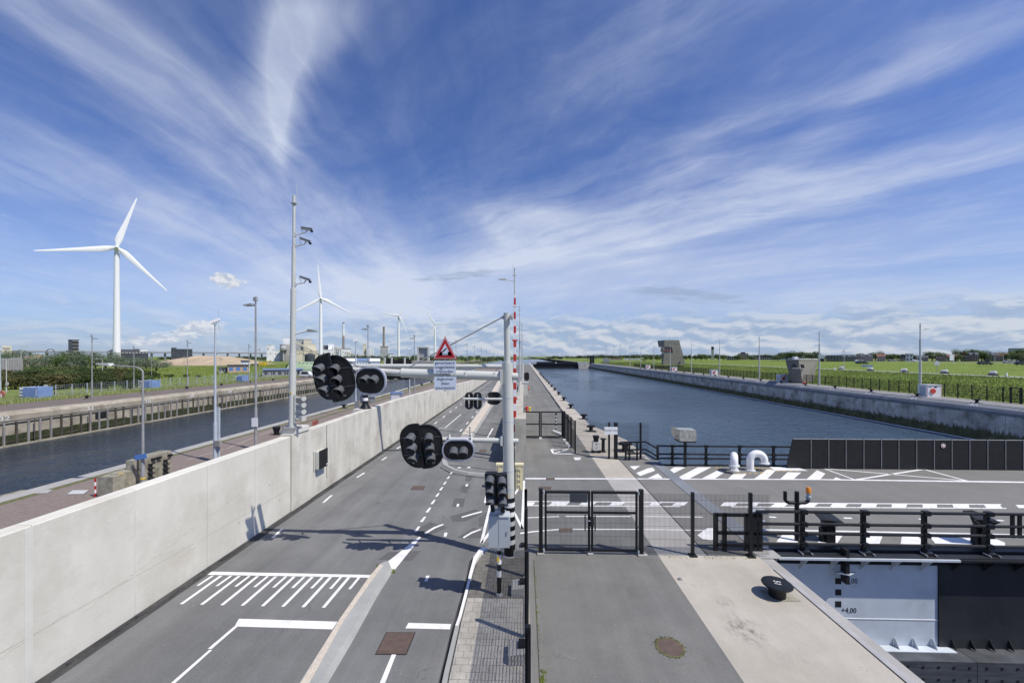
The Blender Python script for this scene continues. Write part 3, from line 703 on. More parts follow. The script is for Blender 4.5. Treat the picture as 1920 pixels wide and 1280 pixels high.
# right kerb, pavement
kl = [(905, 1031), (898, 1036), (888, 1050), (880, 1081), (873, 1112), (860, 1162), (853.5, 1181)]
kr = [(915, 1034), (903, 1040), (893, 1055), (885, 1083), (878, 1112), (865, 1162), (858.5, 1181)]
strip('painted_kerb', kl, kr, .12, 'paint')
strip('kerb', [(853.5, 1181.3), (833, 1268), (822, 1320)], [(861, 1181.3), (842, 1268), (833, 1320)], .12, 'kerb')
strip('kerb_gutter', [(895, 1036), (880, 1052), (874, 1081), (865, 1115), (846, 1181), (822, 1280), (812, 1320)], [(898, 1036), (888, 1050), (880, 1081), (873, 1112), (853.5, 1181), (833, 1268), (822, 1320)], .004, 'gutter')
pl = [G(*p, .12) for p in [(915, 1034), (903, 1040), (893, 1055), (885, 1083), (878, 1112), (865, 1162), (861, 1181), (842, 1268), (833, 1320)]]
pv = thing('pavement', None, None, (0, 0, 0)); del_ = pv
COL.objects.unlink(pv); bpy.data.objects.remove(pv)
poly = [(p.x, p.y, 0) for p in pl] + [(.02, pl[-1].y, 0), (.02, pl[0].y, 0)]
pave = struct(MB().ext(poly, (0, 0, .10)).build('pavement', 'slab_grey'))
def xleft(y):
    for a, b in zip(pl[:-1], pl[1:]):
        lo, hi = sorted((a.y, b.y))
        if lo <= y <= hi: return a.x + (b.x - a.x) * (y - a.y) / (b.y - a.y + 1e-9)
    return None
random.seed(5)
ymid = G(880, 1124, .12).y
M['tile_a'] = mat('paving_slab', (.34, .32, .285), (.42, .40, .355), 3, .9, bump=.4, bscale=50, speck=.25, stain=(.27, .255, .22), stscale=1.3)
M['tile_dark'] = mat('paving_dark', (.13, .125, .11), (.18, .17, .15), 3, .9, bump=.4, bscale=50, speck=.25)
mb = MB(); mbd = MB(); cell = {}
y = pl[-1].y; row = 0
while y < pl[0].y - .05:
    ln = .2
    y1 = min(y + ln, pl[0].y)
    xl = xleft((y + y1) / 2)
    if xl is not None:
        x = .0; k = 0; first = .3 if row % 2 else .15
        while x > xl + .04:
            w = first if k == 0 else .3
            x0 = max(x - w, xl + .01)
            if x - x0 > .03:
                h = random.uniform(.0, .004)
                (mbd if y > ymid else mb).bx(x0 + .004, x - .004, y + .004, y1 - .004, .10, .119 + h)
            x -= w; k += 1
    y = y1; row += 1
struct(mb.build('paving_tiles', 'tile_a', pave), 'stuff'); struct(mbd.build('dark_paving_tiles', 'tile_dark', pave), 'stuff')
struct(MB().bx(.0, .14, 4.5, 13.4, -.02, .16).build('fence_kerb', 'kerb_beige'))
struct(MB().bx(.325, .345, 4.5, 13.4, -.02, .006).build('quay_edging', 'gutter'))
# plates and covers set in the ground
def cover(name, poly, m, label, cat, z=.012):
    p = [G(*q, 0) for q in poly]; c = sum(p, Vector()) / len(p)
    t = thing(name, label, cat, (c.x, c.y, 0))
    MB().ext([(q.x, q.y, .0) for q in [c + (q - c) * 1.05 for q in p]], (0, 0, z * .6)).build('frame', 'black_matt', t, world=True)
    MB().ext([(q.x, q.y, .0) for q in p], (0, 0, z)).build('plate', m, t, world=True)
    return t
t = cover('steel_cover', [(725, 1185.5), (777.4, 1186), (761, 1226), (705, 1225.5)], 'rust', 'large rusty square steel cover in the near lane', 'cover')
tt = MB()
cc = wloc(t)
for i in range(-8, 9):
    for j in range(-8, 9):
        pa = Vector((i * .042, j * .042, 0))
        tt.bc((pa.x, pa.y, .014), (.02, .006, .004)) if (i + j) % 2 else tt.bc((pa.x, pa.y, .014), (.006, .02, .004))
struct(tt.build('tread_studs', 'rust', t), 'stuff')
cover('steel_cover', [z6(575, 643), z6(668, 642), z6(655, 672), z6(555, 673)], 'rust', 'small rusty cover in the middle of the wide road', 'cover')
cover('drain_grate', [z6(1112, 352), z6(1160, 354), z6(1150, 372), z6(1100, 370)], 'rust', 'rusty grate at the edge of the wall shadow beyond the portal', 'cover')
cover('drain_grate', [(1024, 896), (1040, 896), (1039, 899.5), (1024, 899.5)], 'rust', 'narrow rusty grate in the far white line of the crossing', 'cover')
cover('drain_grate', [(1048, 990.5), (1073, 990.5), (1072, 997), (1050, 997)], 'rust', 'rusty grate in the near white line behind the gate', 'cover')
cover('drain_grate', [(1011, 912), (1033, 912), (1032, 917), (1010, 917)], 'rust', 'rusty grate just above the left gate leaf', 'cover')
c = G(1256, 1213)
t = thing('manhole', 'round rusty manhole with a mossy rim in the asphalt quay', 'manhole', (c.x, c.y, 0))
MB().lathe([(.33, 0), (.33, .006), (.30, .012), (.28, .012)], n=36).build('rim', 'moss', t)
MB().lathe([(.285, 0), (.285, .014), (.25, .016), (.2, .013), (.15, .017), (.1, .013), (.05, .017), (.02, .014)], n=36).build('lid', 'rust', t)
# moss crumbs round the manhole
mbm = MB(); random.seed(3)
for i in range(260):
    a = random.uniform(0, 6.28); rr = random.gauss(.31, .03); s_ = random.uniform(.006, .02)
    if random.random() < .5 and a > 3.14: continue
    mbm.bc((rr * math.cos(a), rr * math.sin(a), .012), (s_, s_, .012))
struct(mbm.build('moss_crumbs', 'moss', t), 'stuff')
# canal side flush covers
for poly, lab in (([z2(375, 200), z2(410, 178), z2(500, 176), z2(470, 198)], 'white framed cover beside the mossy blocks on the clinker quay'),
                  ([z2(190, 195), z2(225, 174), z2(300, 175), z2(265, 194)], 'grey plate near the canal edge left of the blocks'),
                  ([z2(20, 415), z2(100, 380), z2(145, 382), z2(90, 412)], 'white framed cover half hidden by the wall at the left margin'),
                  ([z2(355, 310), z2(400, 288), z2(430, 288), z2(395, 308)], 'small grey cover close behind the wall top')):
    cover('inspection_cover', poly, 'slab_grey' if 'plate' in lab else 'grey_paint', lab, 'cover', z=.02)
paint('sett_patch', [[z2(0, 205), z2(120, 175), z2(280, 175), z2(180, 205), z2(50, 245), z2(0, 245)]], 'block', .004)
strokes('painted_clinker_line', [((350, 862, 0), (420, 842, 0), .06), ((425, 841, 0), (475, 820, 0), .06), ((485, 816, 0), (560, 790, 0), .06)], 'kerb_beige', .006)
# moss line along the canal side further on
strokes('moss_strip', [((553, 797, 0), (700, 754, 0), .5), ((700, 754, 0), (860, 706, 0), .6)], 'moss', .005)
# scattered skid / crack detail on the foreground
paint('tar_line', [[z6(1020, 1150), z6(1160, 1118), z6(1160, 1121), z6(1022, 1153)]], 'gutter', .003)
random.seed(17)
mb = MB()
for i in range(500):                                  # grit and leaf crumbs
    x = random.uniform(-9.6, 7.6); y = random.uniform(6.5, 22); s_ = random.uniform(.006, .016)
    mb.bc((x, y, .006), (s_, s_ * random.uniform(.5, 1.5), .006))
o = mb.build('grit', 'slab'); tag(o, 'pale grit scattered over the asphalt and concrete', 'grit', None, 'stuff')
mb = MB()
def tuft(mb, x, y, z, n, h, r):
    for i in range(n):
        a = random.uniform(0, 6.28); d = random.uniform(0, r); hx = random.uniform(-.5, .5) * h
        px_, py_ = x + d * math.cos(a), y + d * math.sin(a); w = h * .12
        mb.add([(px_ - w, py_, z), (px_ + w, py_, z), (px_ + hx, py_ + random.uniform(-.4, .4) * h, z + h * random.uniform(.5, 1))], [(0, 1, 2)])
for q in ((738, 1075), (737, 1071), (655, 1190), (660, 1193), (612, 1247), (620, 1252), (708, 1063), (876, 1106), (1014, 1036), (1012, 1030), (1016, 1280), (1016, 1262), (1018, 1272), (925, 1045), (918, 1040)):
    p = G(*q, 0)
    for k in range(3): tuft(mb, p.x + random.uniform(-.05, .05), p.y + random.uniform(-.1, .1), 0, 14, .07, .06)
for k in range(60):
    tuft(mb, .36 + random.uniform(-.03, .03), random.uniform(6, 13.3), 0, 5, .05, .05)
for k in range(40):
    tuft(mb, random.uniform(4.6, 7.9), 13.75 + random.uniform(-.1, .05), 0, 4, .05, .05)
o = mb.build('weeds', 'blade'); tag(o, 'small weeds growing in the joints of kerbs and paving', 'weeds', None, 'stuff')

# ---------------------------------------------------------------- long retaining wall on the left
def wtop(y):
    for (a, za), (b, zb_) in zip(((-50, 3.3), (32, 3.3), (45, 3.05), (93, 1.6), (150, .5), (400, .4)), ((32, 3.3), (45, 3.05), (93, 1.6), (150, .5), (400, .4), (500, .4))):
        if a <= y <= b: return za + (zb_ - za) * (y - a) / (b - a)
wall = thing('retaining_wall', 'long pale concrete retaining wall along the left side of the road', 'wall', (-10.4, 18, 0))
js = [1.0, 3.4, 5.7, 8.0, 10.2, 12.6, 14.9, 17.2]
js2 = [18.9, 21.3, 23.7, 26.1, 28.5] + [28.5 + 3.0 * k for k in range(1, 40)]
def panel(y0, y1, m, g=.006, xo=0):
    z0_, z1_ = wtop(y0), wtop(y1)
    v = []
    for y, z in ((y0 + g, z0_), (y1 - g, z1_)):
        v += [(-10.62, y, -.3), (-10.2 + xo, y, -.3), (-10.2 + xo, y, z - .02), (-10.22 + xo, y, z), (-10.60, y, z), (-10.62, y, z - .02)]
    f = [tuple(range(5, -1, -1)), tuple(range(6, 12))] + [(i, (i + 1) % 6, 6 + (i + 1) % 6, 6 + i) for i in range(6)]
    o = MB().add(v, f).build('panel', m, wall, world=True)
for a, b in list(zip(js[:-1], js[1:])) + list(zip(js2[:-1], js2[1:])):
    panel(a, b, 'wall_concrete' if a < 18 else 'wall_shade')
# pale filled joints, pour line and the pilaster that carries the mast
MB().bx(-10.6, -10.21, 1, 150, -.3, .35).build('core', 'joint', wall, world=True)
for y in (8.0, 10.2): MB().bx(-10.199, -10.194, y - (.12 if y == 8 else .02), y + .02, .05, 3.28).build('joint_filler', 'wall_light', wall, world=True)
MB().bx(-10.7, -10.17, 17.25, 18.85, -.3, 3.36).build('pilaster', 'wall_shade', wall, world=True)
MB().bx(-10.78, -10.12, 17.45, 18.6, 3.361, 3.58).build('mast_plinth', 'wall_light', wall, world=True)
MB().bx(-10.193, -10.188, 20.4, 20.43, .5, 3.25).build('conduit', 'black_matt', wall, world=True)
random.seed(12)
for (ya, yb3, za, zb3, n3) in ((9.0, 14.4, .9, 1.95, 60), (11.4, 12.5, .8, .95, 16), (5.9, 8.8, .7, 1.1, 30)):   # hairline cracks
    pts = [(-10.1985, ya + (yb3 - ya) * k / n3 + random.uniform(-.03, .03), za + (zb3 - za) * k / n3 + random.uniform(-.035, .035)) for k in range(n3 + 1)]
    MB().path(pts, .0045, 4).build('crack', 'wall_stain', wall, world=True)
for k in range(26):                                   # pale filled tie holes
    y = random.choice((6.6, 9.1, 11.4, 13.7, 16.1, 20.1, 22.5, 25)) + random.uniform(-.5, .5); z = random.choice((.75, 1.7, 2.7)) + random.uniform(-.1, .1)
    MB().tube((-10.2, y, z), (-10.197, y, z), random.uniform(.02, .05), n=12).build('tie_hole', 'wall_light' if k % 3 else 'wall_stain', wall, world=True)
MB().bx(-10.199, -10.1965, 1, 150, 1.02, 1.03).build('pour_line', 'wall_stain', wall, world=True)
random.seed(8)
mb = MB()
for k in range(900):                                  # tar crumbs and grit where wall meets road
    y = random.uniform(5, 60); s_ = random.uniform(.01, .045)
    mb.bc((-9.98 + abs(random.gauss(0, .07)) - .1, y, .01), (s_, s_ * 2, .02))
tag(mb.build('gutter_debris', 'gutter'), 'dark debris and tar along the foot of the left wall', 'debris', None, 'stuff')

# ---------------------------------------------------------------- wall between road and lock quay
mw = thing('divider_wall', 'concrete divider wall between the sunken road and the lock quay', 'wall', (-.2, 26, 0))
MB().bx(-.55, .15, 25.0, 28.0, -.02, 2.9).build('panel', 'divider', mw, world=True)
for k in range(26):
    y0 = 28.0 + k * 3
    zt = 2.9 if y0 < 40 else max(.5, 2.9 - (y0 - 40) * .035)
    MB().bx(-.70, -.05, y0 + .01, y0 + 2.99, -.02, zt).build('panel', 'divider', mw, world=True)
MB().bx(-.68, -.08, 106, 330, -.02, .5).build('low_wall', 'divider', mw, world=True)

# ---------------------------------------------------------------- canal wall on the far left
lw = MB().bx(-60.9, -60.0, -40, 345, -9, -.73).build('canal_wall', 'stone_old'); struct(lw)
prof = [(-62.2, .0), (-62.2, .22), (-60.9, .25), (-60.35, .22), (-60.05, .08), (-59.93, -.10), (-59.93, -.72), (-62.2, -.72)]
k = len(prof)
def cope(y0, y1):
    v = [(x, y, z) for y in (y0, y1) for x, z in prof]
    return MB().add(v, [tuple(range(k - 1, -1, -1)), tuple(range(k, 2 * k))] + [(i, (i + 1) % k, k + (i + 1) % k, k + i) for i in range(k)])
for i in range(48):
    y0 = 38 + i * 6.0
    o = cope(y0 + .02, y0 + 5.98).build('coping_stone', 'stone_old', lw)
MB().bx(-60.0, -59.97, 38, 340, -3.7, -2.7).build('algae_band', 'algae', lw)
random.seed(9)
mb = MB()
for i in range(2600):                                  # ragged upper rim of the algae and cavities
    y = 42 + random.random() ** 1.3 * 230; h = random.uniform(.1, .75); w = random.uniform(.15, .7)
    mb.bx(-59.985, -59.965 + random.random() * .01, y, y + w, -2.8, -2.68 + h * .5)
struct(mb.build('algae_rim', 'algae', lw), 'stuff')
MB().bx(-60.0, -59.7, 38, 340, -3.8, -3.52).build('toe_ledge', 'stone_old', lw)
MB().bx(-60.02, -59.9, 38, 340, -1.05, -.95).build('timber_waling', 'timber_dark', lw)
MB().bx(-60.02, -59.9, 38, 340, -3.2, -3.1).build('timber_waling', 'timber_dark', lw)
for i in range(175):
    y = 43.2 + i * 1.15
    tall = random.random()
    o = MB().bx(-59.96, -59.80, y - .08, y + .08, -3.55, -.80 + random.uniform(-.1, .1)).build('fender_post', 'timber' if tall < .75 else 'timber_dark', lw)
for y, w in ((54.3, 1.5),):
    MB().bx(-60.02, -59.955, y, y + w, -2.0, -1.2).build('opening', 'black_matt', lw)
for i in range(26):
    y = 47 + i * 6.1
    MB().tube((-59.55, y, -3.2), (-59.55, y, -.7), .05, n=6).build('ladder_rail', 'rust', lw)
for s_, px_, py_ in (('32', 8.5, 769), ('31', 170, 753), ('30', 277, 742), ('29', 360, 735), ('28', 431, 727), ('27', 600, 710), ('26', 647, 706)):
    p = atX(px_, py_, -59.9)
    o = text(s_, .72, 'paint', lw, (-59.92, p.y, -.38), (R(90), 0, R(90)), 'bollard_number', sx=1.5)
# ---------------------------------------------------------------- lock wall on the right and the land behind
rw = MB().bx(57.0, 58.0, 10, 396, -9, -.26).build('lock_wall', 'stone_right'); struct(rw)
profR = [(59.4, .815), (58.4, .80), (57.7, .70), (57.2, .46), (56.93, .10), (56.93, -.25), (59.4, -.25)]
k2 = len(profR)
for i in range(62):
    y0 = 24 + i * 6.0
    v = [(x, y, z) for y in (y0 + .03, y0 + 5.97) for x, z in profR]
    MB().add(v, [tuple(range(k2)), tuple(range(2 * k2 - 1, k2 - 1, -1))] + [(i_, k2 + i_, k2 + (i_ + 1) % k2, (i_ + 1) % k2) for i_ in range(k2)]).build('coping_piece', 'coping_blue', rw)
for i in range(68):                                   # concrete facing panels, two courses
    for c_ in range(2):
        y0 = 25 + i * 4.0
        MB().bx(56.96, 57.0, y0 + .03, y0 + 3.97, -.28 - c_ * 1.25 - 1.21, -.28 - c_ * 1.25).build('facing_panel', 'stone_right', rw)
MB().bx(56.93, 57.0, 20, 396, -3.65, -2.6).build('weed_band', 'weed', rw)
mb = MB()
for i in range(5000):
    y = 40 + random.random() ** 1.4 * 310; h = abs(random.gauss(.15, .16)); w = random.uniform(.08, .4)
    mb.add([(56.92, y, -3.5), (56.88, y + w, -3.5), (56.90, y + w * .5, -2.6 + h * 1.6)], [(0, 2, 1)])
struct(mb.build('hanging_weed', 'weed', rw), 'stuff')
MB().tube((56.2, 30, -3.56), (56.4, 390, -3.56), .06, n=6).build('float_line', 'white', rw)
# cross section of the land on the right
secs = [(57.9, 0.78, 'q'), (62.9, 0.80, 'q'), (63.4, .8, 'g'), (70, 1.0, 'g'), (80, 1.75, 'g'), (92, 2.4, 'g'), (98, 2.6, 'g'), (98.3, 2.62, 'r'), (102.5, 2.62, 'r'), (103, 2.6, 'g'), (150, 2.55, 'g'),
        (205, 3.1, 'g'), (225, 3.5, 'g'), (226, 3.52, 'r'), (234, 3.52, 'r'), (400, 3.5, 'g'), (FAR, 3.5, 'g')]
mats_ = {'q': 'slab_grey', 'g': 'grass', 'r': 'asphalt_quay'}
random.seed(21)
def land(name, x0, x1, m, rough=0.0, zs=None):
    pts = [(x, z) for x, z, _ in secs if x0 <= x <= x1]
    ysl = [10 + i * 4 for i in range(60)] + [250 + i * 25 for i in range(30)] + [1000, 1600, 2500, 5000, FAR]
    v = []; n = len(pts)
    for y in ysl:
        for x, z in pts: v.append((x, y, z + (random.uniform(-rough, rough) if (rough and x0 < x < x1) else 0)))
    return struct(MB().add(v, [(j * n + i, j * n + i + 1, (j + 1) * n + i + 1, (j + 1) * n + i) for j in range(len(ysl) - 1) for i in range(n - 1)], 0, True).build(name, m))
land('right_quay', 57.9, 62.9, 'quay_right'); land('grass_bank', 62.9, 98.0, 'grass', .05)
secs.insert(0, (0, 0, 'x')); secs.pop(0)
land('dike_path', 98.0, 103, 'slab_grey'); land('meadow', 103, 225, 'grass', .08)
land('dike_road', 225, 234, 'asphalt_quay'); land('right_land', 234, FAR, 'grass_rough')
struct(MB().bx(57.2, 70.6, -40, 10, -9, -.02).build('right_quay_near', 'quay_right'))

# ================================================================== THE LOCK GATE AND ITS ROAD DECK
XG0, XG1, YN, YF_ = 8.78, 62.0, 14.75, 25.1
gate = thing('lock_gate', 'huge steel lock gate whose top carries the crossing road', 'lock gate', (20, 20, 0))
MB().bx(XG0, 57.0, YN, YF_, -.5, 0.0).build('road_deck', 'asphalt_deck', gate, world=True)
MB().bx(XG0 - .05, 57, 14.40, YN - .003, -.5, .02).build('edge_channel', 'black', gate, world=True)
xw = atY(1758, 1150, 14.45).x
MB().bx(XG0 + .1, xw, 14.45, 14.5, -3.35, -.5).build('white_hull_plate', 'gate_white', gate, world=True)
MB().bx(xw + .004, 57, 14.40, 14.5, -3.35, -.5).build('black_hull_plate', 'gate_black', gate, world=True)
MB().bx(XG0 + .1, 57, 14.5, 24.9, -9, -.501).build('hull', 'gate_black', gate, world=True)
MB().bx(XG0 - .02, xw + .3, 13.98, 14.4, -.17, -.10).build('flange', 'gate_white', gate, world=True)
MB().bx(XG0 - .02, 57, 14.04, 14.4, -.098, -.06).build('ledge', 'gate_black', gate, world=True)
MB().bx(xw + .302, 57, 13.98, 14.4, -.17, -.10).build('black_flange', 'gate_black', gate, world=True)
for i in range(12):
    x = atY(1508, 1040, 14.2).x - .0 + (i - 1) * 1.04
    m = 'gate_white' if x < xw else 'gate_black'
    MB().ext([(x, 14.0, -.172), (x, 14.44, -.172), (x, 14.44, -.72)], (.015, 0, 0)).build('bracket', m, gate, world=True)
for i in range(13):
    x = atY(1688, 1220, 14.2).x + (i - 0) * .64
    m = 'gate_white' if x < xw + .1 else 'gate_black'
    MB().ext([(x, 14.22, -3.33), (x, 14.44, -3.33), (x, 14.44, -3.06), (x, 14.38, -3.06)], (.015, 0, 0)).build('gusset', m, gate, world=True)
MB().bx(XG0, xw + .35, 14.14, 14.44, -3.36, -3.335).build('lower_flange', 'gate_white', gate, world=True)
for x in (10.6, 14.8): MB().bx(x, x + .03, 14.4485, 14.45, -3.3, -.5).build('weld_seam', 'gate_white', gate, world=True)
MB().bx(XG0 + .1, xw, 14.436, 14.45, -2.44, -2.415).build('weld_seam', 'white', gate, world=True)
for i in range(6):
    x0 = XG0 + i * 3.05 + .2
    fb = MB().bx(x0 + .01, x0 + 3.04, 13.75, 14.44, -4.12, -3.365).build('fender_beam', 'beam', gate, world=True)
    for k in range(6):
        for z in (-3.55, -3.96):
            MB().tube((x0 + .3 + k * .5, 13.752, z), (x0 + .3 + k * .5, 13.735, z), .045, n=8).build('bolt_hole', 'black_matt', fb, world=True)
MB().bx(XG0, 57, 14.1, 14.45, -9, -4.13).build('lower_hull', 'black_matt', gate, world=True)
for cy in (1089, 1110, 1132):
    p = atY(1572, cy, 14.44); MB().bc((p.x, 14.444, p.z), (.205, .008, .205)).build('gauge_mark', 'black_matt', gate, world=True)
for s_, cy in (('+4,00', 1144), ('+5,00', 1089)):
    p = atY(1592 if cy > 1100 else 1594, cy, 14.44)
    text(s_, .27, 'black_matt', gate, (p.x - 20, 14.442 - 20, p.z), (R(90), 0, 0), 'gauge_number', sx=.85)
p = atY(1590, 1060, 14.1)
gm = MB().bx(p.x - .10, p.x + .02, 14.05, 14.3, p.z - .62, p.z + .55).build('gauge_post', 'black_matt', gate, world=True)
for zz in (.32, -.30):
    MB().ext([(p.x - .42, 14.2, p.z + zz), (p.x - .04, 14.28, p.z + zz), (p.x + .36, 14.2, p.z + zz), (p.x - .04, 14.0, p.z + zz)], (0, 0, .03)).build('star_plate', 'gate_white' if zz < 0 else 'black_matt', gm, world=True)
    MB().ext([(p.x - .42, 14.16, p.z + zz + .03), (p.x - .04, 14.3, p.z + zz - .1), (p.x - .04, 14.3, p.z + zz + .03)], (0, -.02, 0)).build('fin', 'black_matt', gm, world=True)
pl_ = MB().flat([G(*zd(1268, 762), .02), G(*zd(1548, 768), .02), G(*zd(1562, 812), .02), G(*zd(1305, 806), .02)]).build('white_hatch', 'white', gate, world=True)
MB().flat([G(*zd(1600, 770), .016), G(*zd(1735, 778), .016), G(*zd(1788, 800), .016), G(*zd(1790, 822), .016), G(*zd(1620, 815), .016)]).build('white_hatch', 'white', gate, world=True)
MB().ext([G(*ze(1550, 460), 0), G(*ze(1800, 465), 0), G(*ze(1890, 492), 0), G(*ze(1590, 490), 0)], (0, 0, .03)).build('white_hatch', 'white', gate, world=True)
yl = []
def ydash(a, b, n, w=.10):
    a = G(*ze(*a)); b = G(*ze(*b)); d = (b - a); s_ = Vector((d.y, -d.x, 0)).normalized() * w / 2
    for k in range(n):
        p0 = a + d * ((k + .15) / n); p1 = a + d * ((k + .65) / n)
        yl.append([(q.x, q.y, .009) for q in (p0 + s_, p1 + s_, p1 - s_, p0 - s_)])
ydash((1060, 462), (1130, 462), 2); ydash((1075, 468), (1150, 512), 3); ydash((1150, 513), (1560, 516), 8); ydash((1410, 465), (1540, 468), 4); ydash((1420, 466), (1500, 513), 3)
ydash((1540, 468), (1600, 494), 2); ydash((1600, 494), (1830, 497), 4)
mb = MB()
for q in yl: mb.flat(q)
mb.build('yellow_dashes', 'paint_yellow', gate, world=True)['kind'] = 'stuff'
for i in range(9):
    x = 9.8 + i * 5.2

# railings of the gate
def railing(label, xs_, y, posts, zs_, pw=.13, r=.055, group=None, foot=True, endl=None):
    t = thing('bridge_railing', label, 'railing', ((xs_[0] + xs_[1]) / 2, y, 0), group=group)
    for z in zs_: MB().tube((xs_[0], y, z), (xs_[1], y, z), r, n=8).build('rail', 'black', t, world=True)
    for x in posts:
        p = MB().bx(x - pw / 2, x + pw / 2, y + .05, y + .15, -.2, zs_[0] + .04).build('post', 'black', t, world=True)
        for z in zs_:
            MB().bx(x - pw / 2 - .07, x + pw / 2 + .02, y - .075, y + .08, z - .075, z + .075).build('clamp', 'black', p, world=True)
        if foot:
            MB().bx(x - .17, x + .17, y - .12, y + .16, -.05, .02).build('foot_plate', 'black', p, world=True)
            for sx_ in (-.17, .15): MB().tube((x + sx_, y - .2, -.03), (x + sx_, y + .05, -.0), .03, n=6).build('bolt', 'grey_dark', p, world=True)
    return t
YR = 14.28
px_ = [atY(q, 1000, YR).x for q in (1508, 1623, 1738, 1856)]
st_ = px_[1] - px_[0]
t = railing('black tubular railing along the near edge of the gate deck', (atY(1418, 1000, YR).x, px_[3] + 3 * st_), YR, px_ + [px_[3] + st_, px_[3] + 2 * st_], (1.37, .94, .61, .24))
x9 = atY(1905, 1000, YR).x
for dx_ in (-.12, .12): MB().bx(x9 + dx_ - .05, x9 + dx_ + .05, YR - .03, YR + .03, .56, 1.40).build('end_stile', 'black', t, world=True)
YB = 25.3
px_ = [atY(q, 850, YB).x for q in (1261.7, 1325, 1388, 1452)]
t = railing('black railing on the far side of the deck beside the white pipes', (atY(1233, 850, YB).x, atY(1490, 850, YB).x), YB, px_, (1.20, .70, .43, .02), foot=False)
x0 = atY(1233, 850, YB).x
MB().bx(x0 - .06, x0 + .06, YB - .06, YB + .06, .38, 1.25).build('end_post', 'black', t, world=True)
# short kinked railing on the quay corner
t = thing('corner_railing', 'short kinked black railing on the quay corner behind the mesh fence', 'railing', (7.3, 26.8, 0))
a0 = G(1173, 862.5); a1 = G(1219, 861.5); pa = atY(1229, 868, a1.y - .9)
def rl(z, dz=0):
    MB().obox((a0.x, a0.y, z), (a1.x - .3, a1.y, z), .09, .09).build('rail', 'black', t, world=True)
    e = at(1229, 0, a1.y); MB().obox((a1.x - .3, a1.y, z), (e.x, a1.y - .15, z - .42), .09, .09).build('rail', 'black', t, world=True)
for z in (1.18, .68, .42): rl(z)
for q in (1173, 1180, 1194.5): x = atY(q, 850, a0.y).x; MB().bx(x - .05, x + .05, a0.y - .05, a0.y + .05, 0, 1.22).build('post', 'black', t, world=True)
e = at(1229, 0, a1.y); MB().bx(e.x - .05, e.x + .05, a1.y - .2, a1.y - .1, -.05, .82).build('post', 'black', t, world=True)
# small railing frame behind the mesh fence on the right
t = thing('corner_railing', 'black railing frame on the quay side of the gate flap', 'railing', (6.5, 14.2, 0))
q0 = atY(1342, 1000, 14.25).x; q1 = atY(1425, 1000, 14.25).x
for z in (1.25, .62, .2): MB().obox((q0, 14.25, z), (q1, 14.25, z), .1, .1).build('rail', 'black', t, world=True)
for x in (q0, atY(1358, 1000, 14.25).x, atY(1400, 1000, 14.25).x, atY(1415, 1000, 14.25).x, q1): MB().bx(x - .07, x + .07, 14.2, 14.3, 0, 1.3).build('post', 'black', t, world=True)
for x in (atY(1415, 1000, 14.4).x, atY(1430, 1000, 14.4).x):
    for z in (1.3, .9, .62, .35, .1): MB().bx(x - .15, x + .15, 14.32, 14.6, z - .04, z + .04).build('hinge_block', 'galv', t, world=True)

# black screen wall at the far side of the deck
YS = 24.75
t = thing('screen_wall', 'black panelled screen wall along the far edge of the deck', 'wall', (25, YS, 0))
sp_ = [1400 + z * .2708 for z in (320, 445, 567, 687, 810, 932, 1052, 1175, 1297, 1420, 1543, 1667, 1791, 1915)]
xs_ = [atY(q, 850, YS).x for q in sp_]; dd_ = xs_[-1] - xs_[-2]
for k in range(28): xs_.append(xs_[-1] + dd_)
for k, (a, b) in enumerate(zip(xs_[:-1], xs_[1:])):
    o = MB()
    if k == 0: o.ext([(a - .38, YS, .02), (a, YS, 1.78), (b - .02, YS, 1.78), (b - .02, YS, .02)][::-1], (0, .06, 0))
    else: o.bx(a + .02, b - .02, YS, YS + .06, .02, 1.78)
    o.build('panel', 'black_matt', t, world=True)
    MB().bx(b - .012, b + .012, YS - .03, YS + .08, .0, 1.80).build('panel_post', 'grey_dark', t, world=True)
    MB().bx(a + .04, b - .04, YS - .01, YS + .07, 1.782, 1.81).build('top_trim', 'grey_dark', t, world=True)
p = atY(1768, 835, YS); s_ = MB().tube((p.x, YS - .012, p.z), (p.x, YS - .03, p.z), .13, n=24).build('round_sign', 'white', t, world=True)
MB().tube((p.x, YS - .031, p.z), (p.x, YS - .034, p.z), .10, n=24).build('red_ring', 'sign_red', s_, world=True)
MB().tube((p.x, YS - .035, p.z), (p.x, YS - .038, p.z), .07, n=24).build('disc', 'white', s_, world=True)

# white goose neck pipes
def gooseneck(pxb, lateral, fwd, label):
    b = G(pxb, 881.5); t = thing('vent_pipe', label, 'pipe', (b.x, b.y, 0))
    R_ = math.hypot(lateral, fwd) / 2; u = Vector((lateral, fwd, 0)).normalized()
    pts = [(0, 0, 0), (0, 0, .3), (0, 0, .62)]
    for k in range(1, 15):
        a = math.pi * k / 14; q = u * (R_ - R_ * math.cos(a)); pts.append((q.x, q.y, .62 + R_ * math.sin(a)))
    e = u * 2 * R_; pts.append((e.x, e.y, .48))
    MB().path(pts, .20, 20).build('pipe', 'white', t)
    for (x, y, z, r) in ((0, 0, .0, .28), (e.x, e.y, .44, .28)):
        fl = MB().lathe([(r, 0), (r, .05), (r - .02, .06)], (x, y, z), 28).build('flange', 'white', t)
        bb = MB()
        for k in range(14): bb.bc((x + (r - .04) * math.cos(k * .449), y + (r - .04) * math.sin(k * .449), z + .03), (.035, .035, .12))
        bb.build('bolts', 'grey_paint', fl)['kind'] = 'stuff'
    return t
gooseneck(1376, -.30, -.62, 'white goose neck pipe bent towards the camera on the gate deck')
gooseneck(1406.5, .80, -.05, 'white goose neck pipe bent to the right on the gate deck')
